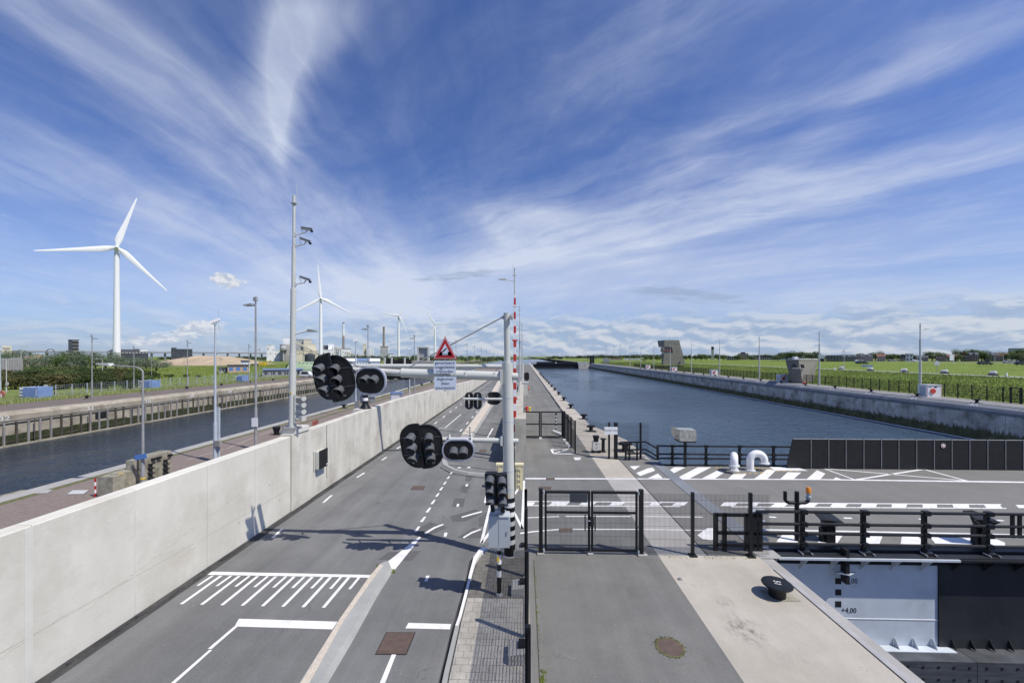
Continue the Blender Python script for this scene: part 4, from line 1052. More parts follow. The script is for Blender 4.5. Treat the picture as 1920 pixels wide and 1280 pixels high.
# instrument box on a post
b = G(1284.5, 874.5, 0); t = thing('instrument_box', 'dented bare metal box on a black post by the far railing', 'box', (b.x, b.y, 0))
MB().bx(-.07, .07, -.07, .07, 0, 1.62).build('post', 'black', t)
MB().bx(-.50, .50, -.42, .42, 1.58, 1.64).build('tray', 'black', t)
MB().ext([(-.47, -.4, 1.645), (.52, -.4, 1.645), (.52, -.4, 2.32), (-.47, -.4, 2.35)][::-1], (0, .75, 0)).build('case', 'clearplate', t)
MB().ext([(-.475, -.4, 1.66), (-.475, -.4, 2.34), (-.72, -.1, 2.42), (-.68, -.1, 1.85)][::-1], (.01, .5, 0)).build('open_flap', 'clearplate', t)
# dock marker posts with hooded tops on the deck
for pxb, cx, ytop, w, lab in ((1553, 1553, 962, .62, 'black hooded roller post behind the second bay of the near railing'), (1840, 1832, 961, .72, 'black hooded roller post behind the fourth bay of the near railing')):
    b = G(pxb, 1014 if pxb < 1700 else 1020, 0); t = thing('roller_post', lab, 'post', (b.x, b.y, 0))
    h = zat(ytop + 11, b)
    MB().bx(-.16, .16, -.14, .14, 0, h - .22).build('post', 'black', t)
    MB().bx(-.28, -.165, -.1, .1, .0, h - .3).build('side_plate', 'black', t)
    MB().add([(-.16, -.15, h - .20), (.20, -.15, h - .20), (.20, .15, h - .20), (-.16, .15, h - .20), (-.16, -.24, h - .02), (.36, -.26, h - .04), (.36, .26, h - .02), (-.16, .24, h + .04)],
             [(3, 2, 1, 0), (4, 5, 6, 7), (0, 1, 5, 4), (1, 2, 6, 5), (2, 3, 7, 6), (3, 0, 4, 7)]).build('head', 'black', t)
    MB().add([(-.40, -.22, h + .02), (.0, -.27, h - .0), (.38, -.27, h - .05), (.38, .3, h + .04), (.0, .3, h + .14), (-.38, .26, h + .16),
              (-.40, -.22, h + .06), (.0, -.27, h + .05), (.36, -.24, h + .0), (.36, .28, h + .08), (.0, .3, h + .20), (-.38, .26, h + .20)],
             [(5, 4, 3, 2, 1, 0), (6, 7, 8, 9, 10, 11)] + [(k, (k + 1) % 6, 6 + (k + 1) % 6, 6 + k) for k in range(6)]).build('hood', 'black', t)
    MB().tube((-.34, -.1, h + .0), (-.12, -.1, h - .16), .025, n=6).build('strut', 'grey_dark', t)
# three armed post with amber beacon
b = G(1494, 1013, 0); t = thing('beacon_post', 'black three armed post with an amber beacon on its right arm', 'post', (b.x, b.y, 0))
kz = (zat(921, b), zat(941, b)); r = .06
MB().tube((0, 0, 0), (0, 0, kz[0]), .075, n=12).build('post', 'black', t)
aw = 21.5 * b.dot(FW) / F
MB().path([(-aw, 0, kz[0]), (-aw, 0, kz[1] + .08), (-aw + .05, 0, kz[1] + .02), (-aw + .14, 0, kz[1] - .02), (0, 0, kz[1] - .02), (aw - .14, 0, kz[1] - .02), (aw - .05, 0, kz[1] + .02), (aw, 0, kz[1] + .10)], .062, 10).build('arm', 'black', t)
bc_ = MB().lathe([(.07, 0), (.085, .03), (.085, .13), (.06, .14), (.06, .22), (.09, .23), (.09, .25)], (aw, 0, kz[1] + .10), 14).build('beacon_base', 'cabinet', t)
MB().lathe([(.085, 0), (.085, .17), (.05, .21)], (aw, 0, kz[1] + .351), 14).build('beacon_lens', 'amber', bc_)

# ================================================================== MESH FENCES AND GATES
def mesh_panel(parent, a, b, z0, z1, step=.042, w=.0065, hstep=.45, name='mesh_panel'):
    """steel wire mesh from a to b (local x,y of the parent)"""
    a = Vector((a[0], a[1], 0)); b = Vector((b[0], b[1], 0)); d = b - a; L_ = d.length; u = d / L_; s_ = Vector((-u.y, u.x, 0)) * w
    mb = MB(); n = max(2, int(L_ / step))
    for k in range(n + 1):
        p = a + u * (L_ * k / n); o = u * w * .5
        q = [p - o - s_ * .5, p + o - s_ * .5, p + o + s_ * .5, p - o + s_ * .5]
        mb.add([(v.x, v.y, z) for z in (z0, z1) for v in q], [(0, 1, 5, 4), (1, 2, 6, 5), (2, 3, 7, 6), (3, 0, 4, 7)])
    z = z0 + .02
    while z < z1:
        for sg in (1,):
            e = s_ * (.5 * sg); o = s_ * .5
            q = [a + e - o, b + e - o, b + e + o, a + e + o]
            mb.add([(v.x, v.y, zz) for zz in (z - w / 3, z + w / 3) for v in q], [(0, 1, 5, 4), (2, 3, 7, 6), (4, 5, 6, 7), (3, 2, 1, 0)])
        z += hstep
    return mb.build(name, 'black_matt', parent)
YF1 = 13.85
fx = lambda q, Y=YF1: atY(q, 980, Y).x
t = thing('double_gate', 'closed black double mesh gate across the asphalt quay in the foreground', 'gate', (fx(1107), YF1, 0))
c0 = fx(1107)
for q, w, lab in ((1014, .13, 0), (1202, .14, 1)):
    x = fx(q) - c0; p_ = MB().bx(x - w / 2, x + w / 2, -.07, .07, -.02, 2.24).build('gate_post', 'black', t)
    MB().bx(x - w / 2 - .06, x + w / 2 + (.12 if lab else .05), -.16, .12, -.02, .05).build('foot', 'slab_grey', p_)
    for z in (.12, 2.12): MB().tube((x + (-.1 if lab else .1), -.05, z - .04), (x + (-.1 if lab else .1), -.05, z + .05), .03, n=8).build('hinge', 'galv', p_)
for l0, l1, nm in ((1023, 1104.5, 'left'), (1110, 1193.5, 'right')):
    a, b = fx(l0) - c0, fx(l1) - c0
    lf = MB()
    for x in (a, b): lf.bx(x - .035, x + .035, -.03, .03, .10, 2.16)
    for z in (2.12, 1.43, .14): lf.bx(a + .035, b - .035, -.03, .03, z - .035, z + .035)
    lf = lf.build('gate_leaf', 'black', t)
    mesh_panel(lf, (a, .0), (b, .0), .15, 2.1)
    sp2 = MB(); k = a
    while k < b: sp2.bx(k - .012, k + .012, -.02, .02, 2.156, 2.20); k += .055
    sp2.build('spikes', 'black_matt', lf)['kind'] = 'stuff'
    x = (b - .14) if nm == 'left' else (a + .10)
    MB().bx(x - .02, x + .02, -.06, -.03, .82, 1.36).build('handle', 'black', lf)
MB().bx(fx(1110) - c0 - .08, fx(1110) - c0 + .05, -.1, -.035, 1.0, 1.32).build('lock_box', 'black_matt', t)
MB().tube((fx(1102) - c0, -.1, 1.18), (fx(1110) - c0 - .07, -.1, 1.18), .014, n=8).build('door_handle', 'galv', t)
MB().bx(fx(1105.5) - c0 - .07, fx(1105.5) - c0 + .12, -.12, .1, -.02, .05).build('drop_bolt_socket', 'slab_grey', t)
pn = MB().bx(fx(1068) - c0, fx(1101) - c0, -.05, -.035, zat(939.5, Vector((0, YF1, 0))), zat(922, Vector((0, YF1, 0)))).build('notice_plate', 'dark_build', t)
t = thing('mesh_fence', 'black mesh fence running from the double gate to the gate pit', 'fence', (fx(1300), YF1, 0))
c1 = fx(1300)
for q in (1298.5, 1407):
    x = fx(q) - c1; p_ = MB().bx(x - .05, x + .05, -.05, .05, -.02, 2.16).build('post', 'black', t)
    MB().bx(x - .12, x + .12, -.14, .12, -.02, .04).build('foot', 'black', p_)
for a, b in ((1208, 1296.5), (1300.5, 1405), (1409, 1441)): mesh_panel(t, (fx(a) - c1, -.03), (fx(b) - c1, -.03), .08, 2.12)
t = thing('mesh_fence', 'black mesh fence on the low kerb between pavement and asphalt quay', 'fence', (.07, 9, 0))
ys_ = [13.85, 12.15, 9.5, 6.84, 4.2]
MB().bx(-.05, .05, 4.8, 4.9, .14, 2.2).build('post', 'black', t)
for y in ys_[:-1]:
    MB().bx(-.05, .05, y - 9 - .05, y - 9 + .05, .14, 2.20).build('post', 'black', t)
for a, b in zip(ys_[:-1], ys_[1:]): mesh_panel(t, (.0, a - 9 - .06), (.0, b - 9 + .06), .24, 2.12, step=.034, w=.010, hstep=.12)
for q, yb, lab in (((977, 996), 1046, 'farthest'), ((979, 1006), 1121, 'middle'), ((974, 1002), 1250, 'nearest')):
    p = G(990, yb - 1, .12); y0 = p.y
    a = thing('foundation_block', {'farthest': 'stained concrete block under the fence right behind the striped mast', 'middle': 'concrete foot block beside the fence next to the dark paving',
                                   'nearest': 'concrete foot block beside the fence nearest to the camera'}[lab], 'concrete block', (-.12, y0 + .28, .1))
    MB().ext([(-.22, -.26, 0), (.16, -.26, 0), (.16, -.26, .28), (-.22, -.26, .22)], (0, .5, .0)).build('block', 'slab_grey', a)
    MB().bx(-.0, .16, -.1, .14, .29, .33).build('bracket', 'black', a)
# far gate and fence beyond the crossing
YF2 = 33.2
fx2 = lambda q, Y=YF2: atY(q, 800, Y).x
t = thing('double_gate', 'closed black double mesh gate beyond the crossing road', 'gate', (fx2(1006.5) , YF2, 0)); c0 = fx2(1006.5)
for q in (978, 1057.5):
    x = fx2(q) - c0; MB().bx(x - .1, x + .1, -.08, .08, -.02, 2.28).build('gate_post', 'black', t)
for l0, l1 in ((981, 1011.5), (1014.5, 1054)):
    a, b = fx2(l0) - c0, fx2(l1) - c0; lf = MB()
    for x in (a, b): lf.bx(x - .05, x + .05, -.04, .04, .12, 2.25)
    for z in (2.2, 1.2, .16): lf.bx(a + .05, b - .05, -.04, .04, z - .05, z + .05)
    lf = lf.build('gate_leaf', 'black', t); mesh_panel(lf, (a, 0), (b, 0), .2, 2.2, step=.06, w=.008, hstep=.4)
MB().bx(fx2(1013) - c0 - .1, fx2(1013) - c0 + .12, -.2, -.05, -.02, .12).build('drop_bolt_socket', 'white', t)
pA = G(1058.5, 823); pB = G(1078.5, 849); pC = G(1112, 855)
t = thing('mesh_fence', 'black mesh fence turning from the far gate, with a white name plate', 'fence', (pB.x, pB.y, 0))
def lp(v): return (v.x - pB.x, v.y - pB.y)
for p, w in ((pA.lerp(pB, .65), .05), (pA.lerp(pB, .35), .05), (pB, .05)):
    x, y = lp(p); MB().bx(x - w, x + w, y - w, y + w, -.02, 2.28).build('post', 'black', t)
mesh_panel(t, lp(pA), lp(pB), .1, 2.25, step=.06, w=.007)
yb2 = G(1150, 860).y
pts = [atY(q, 850, yb2) for q in (1086, 1142, 1154.5, 1201, 1216)]
for i, p in enumerate(pts[1:4]):
    x, y = p.x - pB.x, yb2 - pB.y; w = .11 if i == 1 else .06
    MB().bx(x - w, x + w, y - w, y + w, -.02, 2.42).build('post', 'black', t)
mesh_panel(t, lp(pB), (pts[1].x - pB.x, yb2 - pB.y), .1, 2.35, step=.06, w=.009, hstep=.4)
for a, b in zip(pts[1:-1], pts[2:]): mesh_panel(t, (a.x - pB.x, yb2 - pB.y), (b.x - pB.x, yb2 - pB.y), .1, 2.4, step=.06, w=.009, hstep=.4)
p = atY(1145.5, 807, yb2 - .14)
pn = MB().bx(p.x - .43, p.x + .43, yb2 - .17, yb2 - .15, p.z - .25, p.z + .25).build('name_plate', 'white', t, world=True)
text('POORT NW', .17, 'dark_build', pn, (p.x - pB.x, yb2 - .172 - pB.y, p.z), (R(90), 0, R(0)), 'lettering')
# concrete bits under the far fence
for k, f_ in enumerate((.12, .4, .62)):
    p = pA.lerp(pB, f_); tag(MB().bx(-.1, .12, -.14, .14, 0, .12).build('fence_block', 'white', None, (p.x - .12, p.y, 0)),
        ('farthest', 'middle', 'nearest')[k] + ' of three small white blocks under the slanting far fence', 'block', 'blocks under the slanting far fence')
tag(MB().obox((-.35, .9, .1), (.35, -.9, .1), .22, .2).build('white_beam', 'white', None, G(1046, 814)), 'white painted beam lying beside the right leaf of the far gate', 'beam')

# ================================================================== TRAFFIC SIGNALS
def hood(mb, c, r=.135, L_=.36, thick=.012):
    """half open visor pointing to -Y, tilted down"""
    n = 12; vs = []
    for ring in range(2):
        for lay in (0, thick):
            for k in range(n + 1):
                a = R(-25 + 230 * k / n); rr = r - lay
                y = 0 if ring == 0 else -L_ * (.55 + .45 * max(0, math.sin(a)))
                vs.append((c[0] + rr * math.cos(a), c[1] + y, c[2] + rr * math.sin(a) + (0 if ring == 0 else -.07)))
    m = n + 1; f = []
    for k in range(n):
        f += [(k, k + 1, 2 * m + k + 1, 2 * m + k), (m + k + 1, m + k, 3 * m + k, 3 * m + k + 1), (2 * m + k, 2 * m + k + 1, 3 * m + k + 1, 3 * m + k)]
    return mb.add(vs, f, 0, True)
def board_poly(w, h, side, ri=.04, ro=None):
    """signal backboard outline in x,z; 'side' -1/+1 has its outer edge strongly rounded, 0 is a capsule"""
    pts = []
    def arc(cx, cz, r, a0, a1, n=8):
        for k in range(n + 1):
            a = R(a0 + (a1 - a0) * k / n); pts.append((cx + r * math.cos(a), cz + r * math.sin(a)))
    if side == 0:
        r = min(w, h) / 2 * .92
        arc(w / 2 - r, h / 2 - r, r, 0, 90); arc(-w / 2 + r, h / 2 - r, r, 90, 180); arc(-w / 2 + r, -h / 2 + r, r, 180, 270); arc(w / 2 - r, -h / 2 + r, r, 270, 360)
    else:
        ro = ro or w * .72
        arc(w / 2 - ro, h / 2 - ro, ro, 0, 90); arc(-w / 2 + ri, h / 2 - ri, ri, 90, 180, 3); arc(-w / 2 + ri, -h / 2 + ri, ri, 180, 270, 3); arc(w / 2 - ro, -h / 2 + ro, ro, 270, 360)
        if side < 0: pts = [(-x, z) for x, z in pts][::-1]
    return pts
def board(parent, name, loc, rot, w, h, side, lamps, num=None, rimw=.03, hx=0, hr=.15, rim='black'):
    pts = board_poly(w, h, side)
    o = MB().ext([(x, .0, z) for x, z in pts], (0, .05, 0)).build(name, 'black_matt', parent, loc, rot)
    pr = board_poly(w + 2 * rimw, h + 2 * rimw, side)
    n = len(pts); rm = MB()
    v = [(x, -.02, z) for x, z in pr] + [(x * 1.0, -.02, z) for x, z in pts] + [(x, .06, z) for x, z in pr]
    rm.add(v, [(i, (i + 1) % n, n + (i + 1) % n, n + i) for i in range(n)] + [(i, 2 * n + i, 2 * n + (i + 1) % n, (i + 1) % n) for i in range(n)])
    rm.build('board_rim', rim, o)
    for lx, lz in lamps:
        MB().tube((lx, -.005, lz), (lx, -.03, lz), hr - .015, n=18).build('lens', 'lens', o)
        hood(MB(), (lx, -.002, lz), hr).build('visor', 'hood', o)
    if side != 0 and lamps:
        for zz in (.2, -.2): MB().bx(-w / 2 + .02, w / 2 - .02, -.012, -.001, zz * h * .78 / .75 - .01, zz * h * .78 / .75 + .01).build('seam', 'hood', o)
    if num: text(num, .07, 'white', o, (.0, -.003, -h * .40), (R(90), 0, 0), 'number')
    return o
def gantry(base, top, label, d, facing=1):
    pass
B = G(956, 1046); D0 = B.dot(FW)
tp = at(950, 588, D0); g1 = thing('signal_portal', 'big grey signal portal mast with two arms of traffic lights and a striped foot', 'traffic light', (B.x, B.y, 0), group='signal portals over the road')
def L1(px, py, dd=0.0): return at(px, py, D0 + dd) - Vector((B.x, B.y, 0))
def lean(z): q = (tp - B) * (z / tp.z); return Vector((q.x, q.y, z))
z1 = L1(950, 680).z
MB().tube(lean(.0), lean(z1), .185, n=28).build('lower_mast', 'grey_paint', g1)
MB().tube(lean(z1 - .02), lean(tp.z), .105, n=24).build('upper_mast', 'grey_paint', g1)
MB().tube(lean(tp.z), lean(tp.z + .02), .11, n=24).build('cap', 'grey_paint', g1)
MB().lathe([(.27, -.02), (.27, .10), (.22, .14)], n=24).build('base_collar', 'grey_dark', g1)
MB().tube(lean(.14), lean(.52), .192, n=28).build('black_band', 'black', g1)
zz = .52; k = 0
while zz < 1.95:
    MB().tube(lean(zz), lean(zz + .155), .1925, n=28).build('white_band' if k % 2 == 0 else 'black_band', 'white' if k % 2 == 0 else 'black', g1); zz += .155; k += 1
aj, ae = L1(756, 699, .05), L1(600, 691, .2)
arm = MB().tube(L1(942, 705), aj, .155, n=22).tube(aj, ae, .115, n=20).build('upper_arm', 'grey_paint', g1)
MB().tube(aj + Vector((.03, 0, 0)), aj - Vector((.05, 0, 0)), .165, n=22).build('arm_joint', 'grey_paint', arm)
MB().tube(L1(960, 705.5), L1(971, 706), .125, n=20).build('arm_stub', 'grey_paint', g1)
MB().bc(L1(941, 705), (.10, .40, .46)).build('arm_flange', 'grey_paint', g1)
larm = MB().tube(L1(945, 825.5), L1(822, 823.5, .05), .083, n=18).build('lower_arm', 'grey_paint', g1)
MB().tube(L1(822, 823.5, .05), L1(752, 822.5, .1), .06, n=14).build('arm_tip', 'grey_paint', larm)
MB().tube(L1(958, 826), L1(972, 827), .085, n=14).build('arm_stub', 'grey_paint', g1)
MB().bc(L1(941, 825.6), (.08, .26, .30)).build('arm_flange', 'grey_paint', g1)
MB().tube(L1(943, 594), L1(759, 692.5, .05), .022, n=8).build('stay_rod', 'grey_dark', g1)
MB().bc(L1(943, 595), (.09, .1, .1)).build('stay_lug', 'grey_dark', g1)
fl = MB().bc(L1(959, 594, -.1), (.12, .22, .10)).build('floodlight', 'grey_paint', g1)
MB().ext([L1(953.5, 598, -.1), L1(960.5, 600, -.1), L1(961.5, 597, -.1), L1(957, 590, -.1)], (0, -.12, 0)).build('lamp_shade', 'grey_dark', fl)
for q, r_ in ((874, 695), (929, 696), (856, 694)): MB().tube(L1(q, r_, -.16), L1(q + 2.5, r_ - 5, -.16), .02, n=6).build('arm_bolt', 'grey_dark', arm)
for q in (874, 929): MB().tube(L1(q, 704, -.17), L1(q, 704, -.2), .022, n=8).build('arm_plug', 'white', arm)
# upper heads
rot = (R(7), R(-5), R(-20))
for nm, cx, cy, w, h, sd, rt, num, hx in (('signal_board', 640, 708, .80, 1.50, 1, (R(6), R(-8), R(-2)), '1.2', -.12), ('signal_board', 607, 708, .80, 1.48, -1, (R(6), R(-10), R(-20)), '10.1', .02)):
    board(g1, nm, L1(cx, cy, -.25 if sd > 0 else -.32), rt, w, h, sd, [(hx, .34), (hx, -.02), (hx, -.38)] if True else [], num)
board(g1, 'twin_board', L1(694, 714, -.28), (R(4), R(0), R(-8)), 1.03, .83, 0, [(-.13, .06), (.17, .06)], None, .05, rim='rim')
for nm, cx, cy, w, h, sd, rt, num, hx in (('signal_board', 809.5, 836, .70, 1.46, 1, (R(8), R(-5), R(8)), '7.1', -.06), ('signal_board', 771, 836, .72, 1.46, -1, (R(8), R(-5), R(-14)), '8.1', .08)):
    board(g1, nm, L1(cx, cy, -.26), rt, w, h, sd, [(hx, .32), (hx, -.02), (hx, -.36)], num, rimw=.02)
board(g1, 'twin_board', L1(859.5, 843.5, -.26), (R(8), R(0), R(3)), .98, .66, 0, [(-.15, -.02), (.17, -.02)], None, .05, rim='rim')
for q, yy in ((590, 700), (640, 700), (672, 697), (716, 698)): MB().tube(L1(q, yy - 6, .0), L1(q, yy + 6, -.2), .03, n=6).build('bracket', 'grey_paint', g1)
for q, yy in ((843, 822), (884, 822), (783, 822)): MB().tube(L1(q, yy - 8, -.05), L1(q, yy + 8, -.22), .03, n=6).build('bracket', 'grey_paint', g1)
# small wiring and stickers on the mast
for z_ in (2.35, 2.95, 4.6, 5.4): MB().tube(lean(z_), lean(z_ + .025), .190, n=24).build('strap', 'galv', g1)
MB().path([lean(2.1) + Vector((.19, -.02, 0)), lean(3.0) + Vector((.2, -.04, 0)), lean(3.9) + Vector((.192, -.02, 0))], .012, 6).build('cable', 'black', g1)
MB().path([L1(700, 697, -.14), L1(716, 702, -.2), L1(724, 706, -.28)], .012, 6).build('cable', 'black', g1)
MB().path([L1(640, 672, .05), L1(660, 680, .0), L1(672, 688, -.05)], .012, 6).build('cable', 'black', g1)
MB().path([L1(866, 822, -.05), L1(862, 828, -.2), L1(860, 831, -.24)], .012, 6).build('cable', 'black', g1)
MB().bc(lean(2.15) + Vector((-.05, -.187, 0)), (.07, .012, .09)).build('yellow_sticker', 'yellow', g1)
MB().bc(L1(943.5, 960, -.1) if 0 else L1(966, 838, 0), (.05, .1, .06)).build('junction_box', 'grey_paint', g1)

# warning sign on the arm
SG = at(834, 680, D0 - .24)
sg = thing('warning_sign', 'red triangle opening bridge sign with two white Dutch text plates on the portal arm', 'sign', SG)
def rt_(px, py): q = at(px, py, D0 - .24) - SG; return q
tri = [rt_(834.5, 630), rt_(857, 673), rt_(812, 673)]
def inset(t_, k): c = sum(t_, Vector()) / 3; return [c + (v - c) * k for v in t_]
def tr(t_, y, e, nm, m, par): return MB().ext([(v.x, y, v.z) for v in t_][::-1], (0, e, 0)).build(nm, m, par)
tri_o = tr(tri, 0, .02, 'triangle', 'sign_red', sg)
tr(inset(tri, .93), -.003, .002, 'white_edge', 'white', tri_o); tr(inset(tri, .87), -.006, .002, 'red_border', 'sign_red', tri_o); tr(inset(tri, .50), -.009, .002, 'white_field', 'sign_white', tri_o)
pc = MB()
for q in ([(822, 666), (829.5, 666), (829, 659), (827, 659), (825, 662)], [(840, 666), (848, 666), (845, 661), (844, 659), (840, 659)], [(828.5, 659.5), (830, 661), (838, 653.5), (836.5, 652)],
          [(829, 663.2), (841, 663.2), (841, 663.8), (829, 663.8)], [(829, 665.2), (841, 665.2), (841, 665.8), (829, 665.8)]):
    v = [rt_(*a) for a in q]; pc.ext([(a.x, -.012, a.z) for a in v], (0, .002, 0)); pc.ext([(a.x, -.012, a.z) for a in v][::-1], (0, .002, 0))
pc.build('bridge_symbol', 'black_matt', tri_o)
for (x0, y0, x1, y1), lines in (((813, 676, 854.5, 700), ('gemarkeerd', 'weggedeelte', 'vrijhouden')), ((814, 706, 855.5, 731), ('slagbomen', 'dalen', 'automatisch'))):
    a, b = rt_(x0, y1), rt_(x1, y0)
    pl2 = MB().bx(a.x, b.x, 0, .02, a.z, b.z).build('text_plate', 'sign_white', sg)
    for i, s_ in enumerate(lines):
        text(s_, .135, 'dark_build', pl2, ((a.x + b.x) / 2, -.003, b.z - (b.z - a.z) * (i + .5) / 3), (R(90), 0, 0), 'lettering', sx=.98)
MB().bx(-.03, .03, .02, .06, rt_(834, 733).z, rt_(834, 640).z).build('sign_post', 'grey_dark', sg)

# far portal, seen from behind
D2 = 27.0
B2 = at(950, 857, D2); B2.z = 0
g2 = thing('signal_portal', 'farther signal portal seen from behind with its arms just above and below the near arm', 'traffic light', B2, group='signal portals over the road')
def L2(px, py, dd=0.0): return at(px, py, D2 + dd) - B2
MB().tube((0, 0, 0), (0, 0, 6.5), .18, n=20).build('mast', 'grey_paint', g2)
MB().tube(L2(945, 687), L2(640, 686), .155, n=18).build('upper_arm', 'grey_paint', g2)
MB().tube(L2(945, 748), L2(868, 747.5), .085, n=14).build('lower_arm', 'grey_paint', g2)
for cx, cy, w, h in ((732, 692, .95, 1.45), (752, 692, .95, 1.45), (762, 692, .72, 1.45)):
    MB().ext([(x, 0, z) for x, z in board_poly(w, h, 0)], (0, .06, 0)).build('signal_board', 'black_matt', g2, L2(cx, cy, .3))
for cx, cy, w, h in ((879.5, 751, .56, 1.16), (895.5, 751, .56, 1.16), (926, 746.5, 1.05, .88)):
    o = MB().ext([(x, 0, z) for x, z in board_poly(w, h, 0)], (0, .06, 0)).build('signal_board', 'black_matt', g2, L2(cx, cy, .3))
    if w < 1: MB().bx(-.035, .035, -.1, -.01, -.45, .45).build('bracket', 'grey_paint', o)
    else:
        for sx_ in (-.42, .42): MB().bx(sx_ - .03, sx_ + .03, -.1, -.01, -.2, .2).build('bracket', 'grey_paint', o)
for q in (722, 735, 759.5): MB().bx(-.05, .05, -.1, .0, -.1, .42).build('bracket', 'grey_paint', g2, L2(q, 682, .2))

# signal on a short striped post with cabinet
B = G(936, 1116, .12); D3 = B.dot(FW)
sgp = thing('signal_post', 'double traffic light with a grey cabinet on a short black and white post', 'traffic light', B)
def L3(px, py, dd=0.0): return at(px, py, D3 + dd) - B
zt = L3(936, 1022).z; k = 0
MB().lathe([(.10, 0), (.10, .06), (.075, .09)], n=14).build('base_collar', 'grey_dark', sgp)
for (y0, y1, m) in ((1114, 1080, 'black'), (1080, 1068, 'white'), (1068, 1056, 'black'), (1056, 1038, 'white'), (1038, 1030, 'black'), (1030, 1020, 'white')):
    MB().tube((0, 0, L3(936, y0).z), (0, 0, L3(936, y1).z), .062, n=16).build(m + '_band', m, sgp)
MB().bc(L3(934, 1048, -.07), (.06, .02, .13)).build('yellow_sticker', 'yellow', sgp)
cb_ = MB().bx(L3(917, 0).x, L3(956, 0).x, -.17, .2, L3(0, 1021).z, L3(0, 965).z).build('cabinet', 'cabinet', sgp)
MB().bx(L3(936, 0).x - .003, L3(936, 0).x + .003, -.178, -.171, L3(0, 1018).z, L3(0, 967).z).build('door_gap', 'grey_dark', cb_)
MB().bx(L3(950, 0).x, L3(951.5, 0).x, -.19, -.171, L3(0, 997).z, L3(0, 990).z).build('door_handle', 'grey_dark', cb_)
MB().bx(L3(918, 0).x, L3(955, 0).x, -.19, .22, L3(0, 965).z + .003, L3(0, 963).z).build('cabinet_roof', 'cabinet', cb_)
MB().tube((0, .05, L3(0, 965).z), (0, .05, L3(0, 950).z), .045, n=10).build('neck', 'galv', sgp)
MB().obox(L3(921, 954), L3(948, 958), .06, .05).build('bracket', 'galv', sgp)
for x0, x1, yt, num, rz in ((910, 930, 890, '26.1', -8), (931, 952, 892, '27.1', 4)):
    cx = (x0 + x1) / 2; o = MB().bx(-.15, .15, -.0, .22, -.44, .44).build('signal_head', 'black', sgp, L3(cx, yt + 27.5, -.22), (R(4), R(-2), R(rz)))
    for i in range(3):
        zz = .29 - i * .29
        MB().tube((0, -.003, zz), (0, -.02, zz), .105, n=16).build('lens', 'lens', o)
        hood(MB(), (0, -.002, zz), .12, .27).build('visor', 'hood', o)
        if i: MB().bx(-.152, .152, -.006, .222, zz + .140, zz + .150).build('seam', 'black_matt', o)
    text(num, .075, 'white', o, (.02, -.012, -.405), (R(90), 0, 0), 'number')
    MB().tube((0, .1, -.46), (0, .1, -.66), .06, n=10).build('cable_gland', 'black_matt', o)

# barrier machine, boom, cream panel
b = G(966, 866); D4 = b.dot(FW)
t = thing('barrier_boom', 'raised red and white barrier boom standing upright behind the portal mast', 'barrier', b)
def L4(px, py, dd=0): return at(px, py, D4 + dd) - b
yy = 862; k = 0
while yy > 556:
    y2 = max(yy - 13.2, 553)
    w = .10 if yy > 640 else (.085 if yy > 600 else .07)
    MB().bc(((L4(965.3, yy) + L4(965.3, y2)) / 2 + Vector((0, 0, 0))), (w * 1.8, .10, L4(0, y2).z - L4(0, yy).z)).build('red_band' if k % 2 == 0 else 'white_band', 'red' if k % 2 == 0 else 'white', t)
    yy = y2; k += 1
for y_ in (573, 638, 747): MB().bc(L4(965.3, y_), (.34, .14, .10)).build('boom_light', 'redlight' if y_ > 600 else 'white', t)
c_ = MB().bx(L4(968, 0).x, L4(978, 0).x, -.5, .25, .0, L4(0, 850).z).build('barrier_machine', 'cabinet', t)
MB().bx(L4(968, 0).x - .03, L4(978, 0).x + .03, -.53, .28, L4(0, 850).z + .002, L4(0, 849).z + .04).build('machine_lid', 'white', c_)
MB().bc(L4(966, 858), (.2, .3, .3)).build('boom_clamp', 'black', t)
p = G(957, 917.5); D5 = p.dot(FW)
t = thing('counterweight_box', 'cream ribbed barrier housing behind the portal mast', 'box', p)
def L5(px, py): return at(px, py, D5) - p
MB().bx(L5(931, 0).x, L5(981, 0).x, 0, .3, 0, L5(0, 873).z).build('housing', 'cream', t)
MB().bx(L5(930, 0).x, L5(982, 0).x, -.03, .33, L5(0, 873).z + .002, L5(0, 871).z + .03).build('lid', 'cream', t)
for q in (934, 945, 968, 975): MB().bx(L5(q, 0).x, L5(q + 1.5, 0).x, -.03, -.002, .05, L5(0, 875).z).build('rib', 'cream', t)
for q in range(4): MB().bx(L5(971, 0).x, L5(974.8, 0).x, -.06, -.002, .22 + q * .27, .30 + q * .27).build('louvre', 'cream', t)
MB().obox(L5(964, 884) + Vector((0, -.02, 0)), L5(970, 879) + Vector((0, -.02, 0)), .02, .03).build('handle', 'black', t)
# quay-side cabinets and portals along the divider wall
def cabinet_box(name, label, px0, px1, ytop, ybase, depth, m='grey_paint', ring=None, group=None):
    b = G((px0 + px1) / 2, ybase); d = b.dot(FW); w = (px1 - px0) * d / F; h = (ybase - ytop) * d / F
    t = thing(name, label, 'cabinet', b, group=group)
    MB().bx(-w / 2, w / 2, 0, depth, 0, h - .08).build('housing', m, t)
    MB().bx(-w / 2 - .05, w / 2 + .05, -.05, depth + .05, h - .078, h).build('lid', m, t)
    return t, w, h
t, w, h = cabinet_box('equipment_cabinet', 'pale cabinet with an orange lifebuoy on its side against the divider wall', 980.5, 991, 717, 741, 2.0)
MB().tube((w / 2 + .02, .9, h * .5), (w / 2 + .14, .9, h * .5), .36, n=18).build('lifebuoy', 'redlight', t)
mb = MB()
for k in range(9): mb.bc((w / 2 - .06, -.006, .25 + k * .22), (.10, .012, .10))
mb.build('warning_marks', 'red', t)['kind'] = 'stuff'
b = G(987.5, 716); t = thing('signal_disc', 'black oval signal board turned away beside the divider wall', 'traffic light', b); d = b.dot(FW)
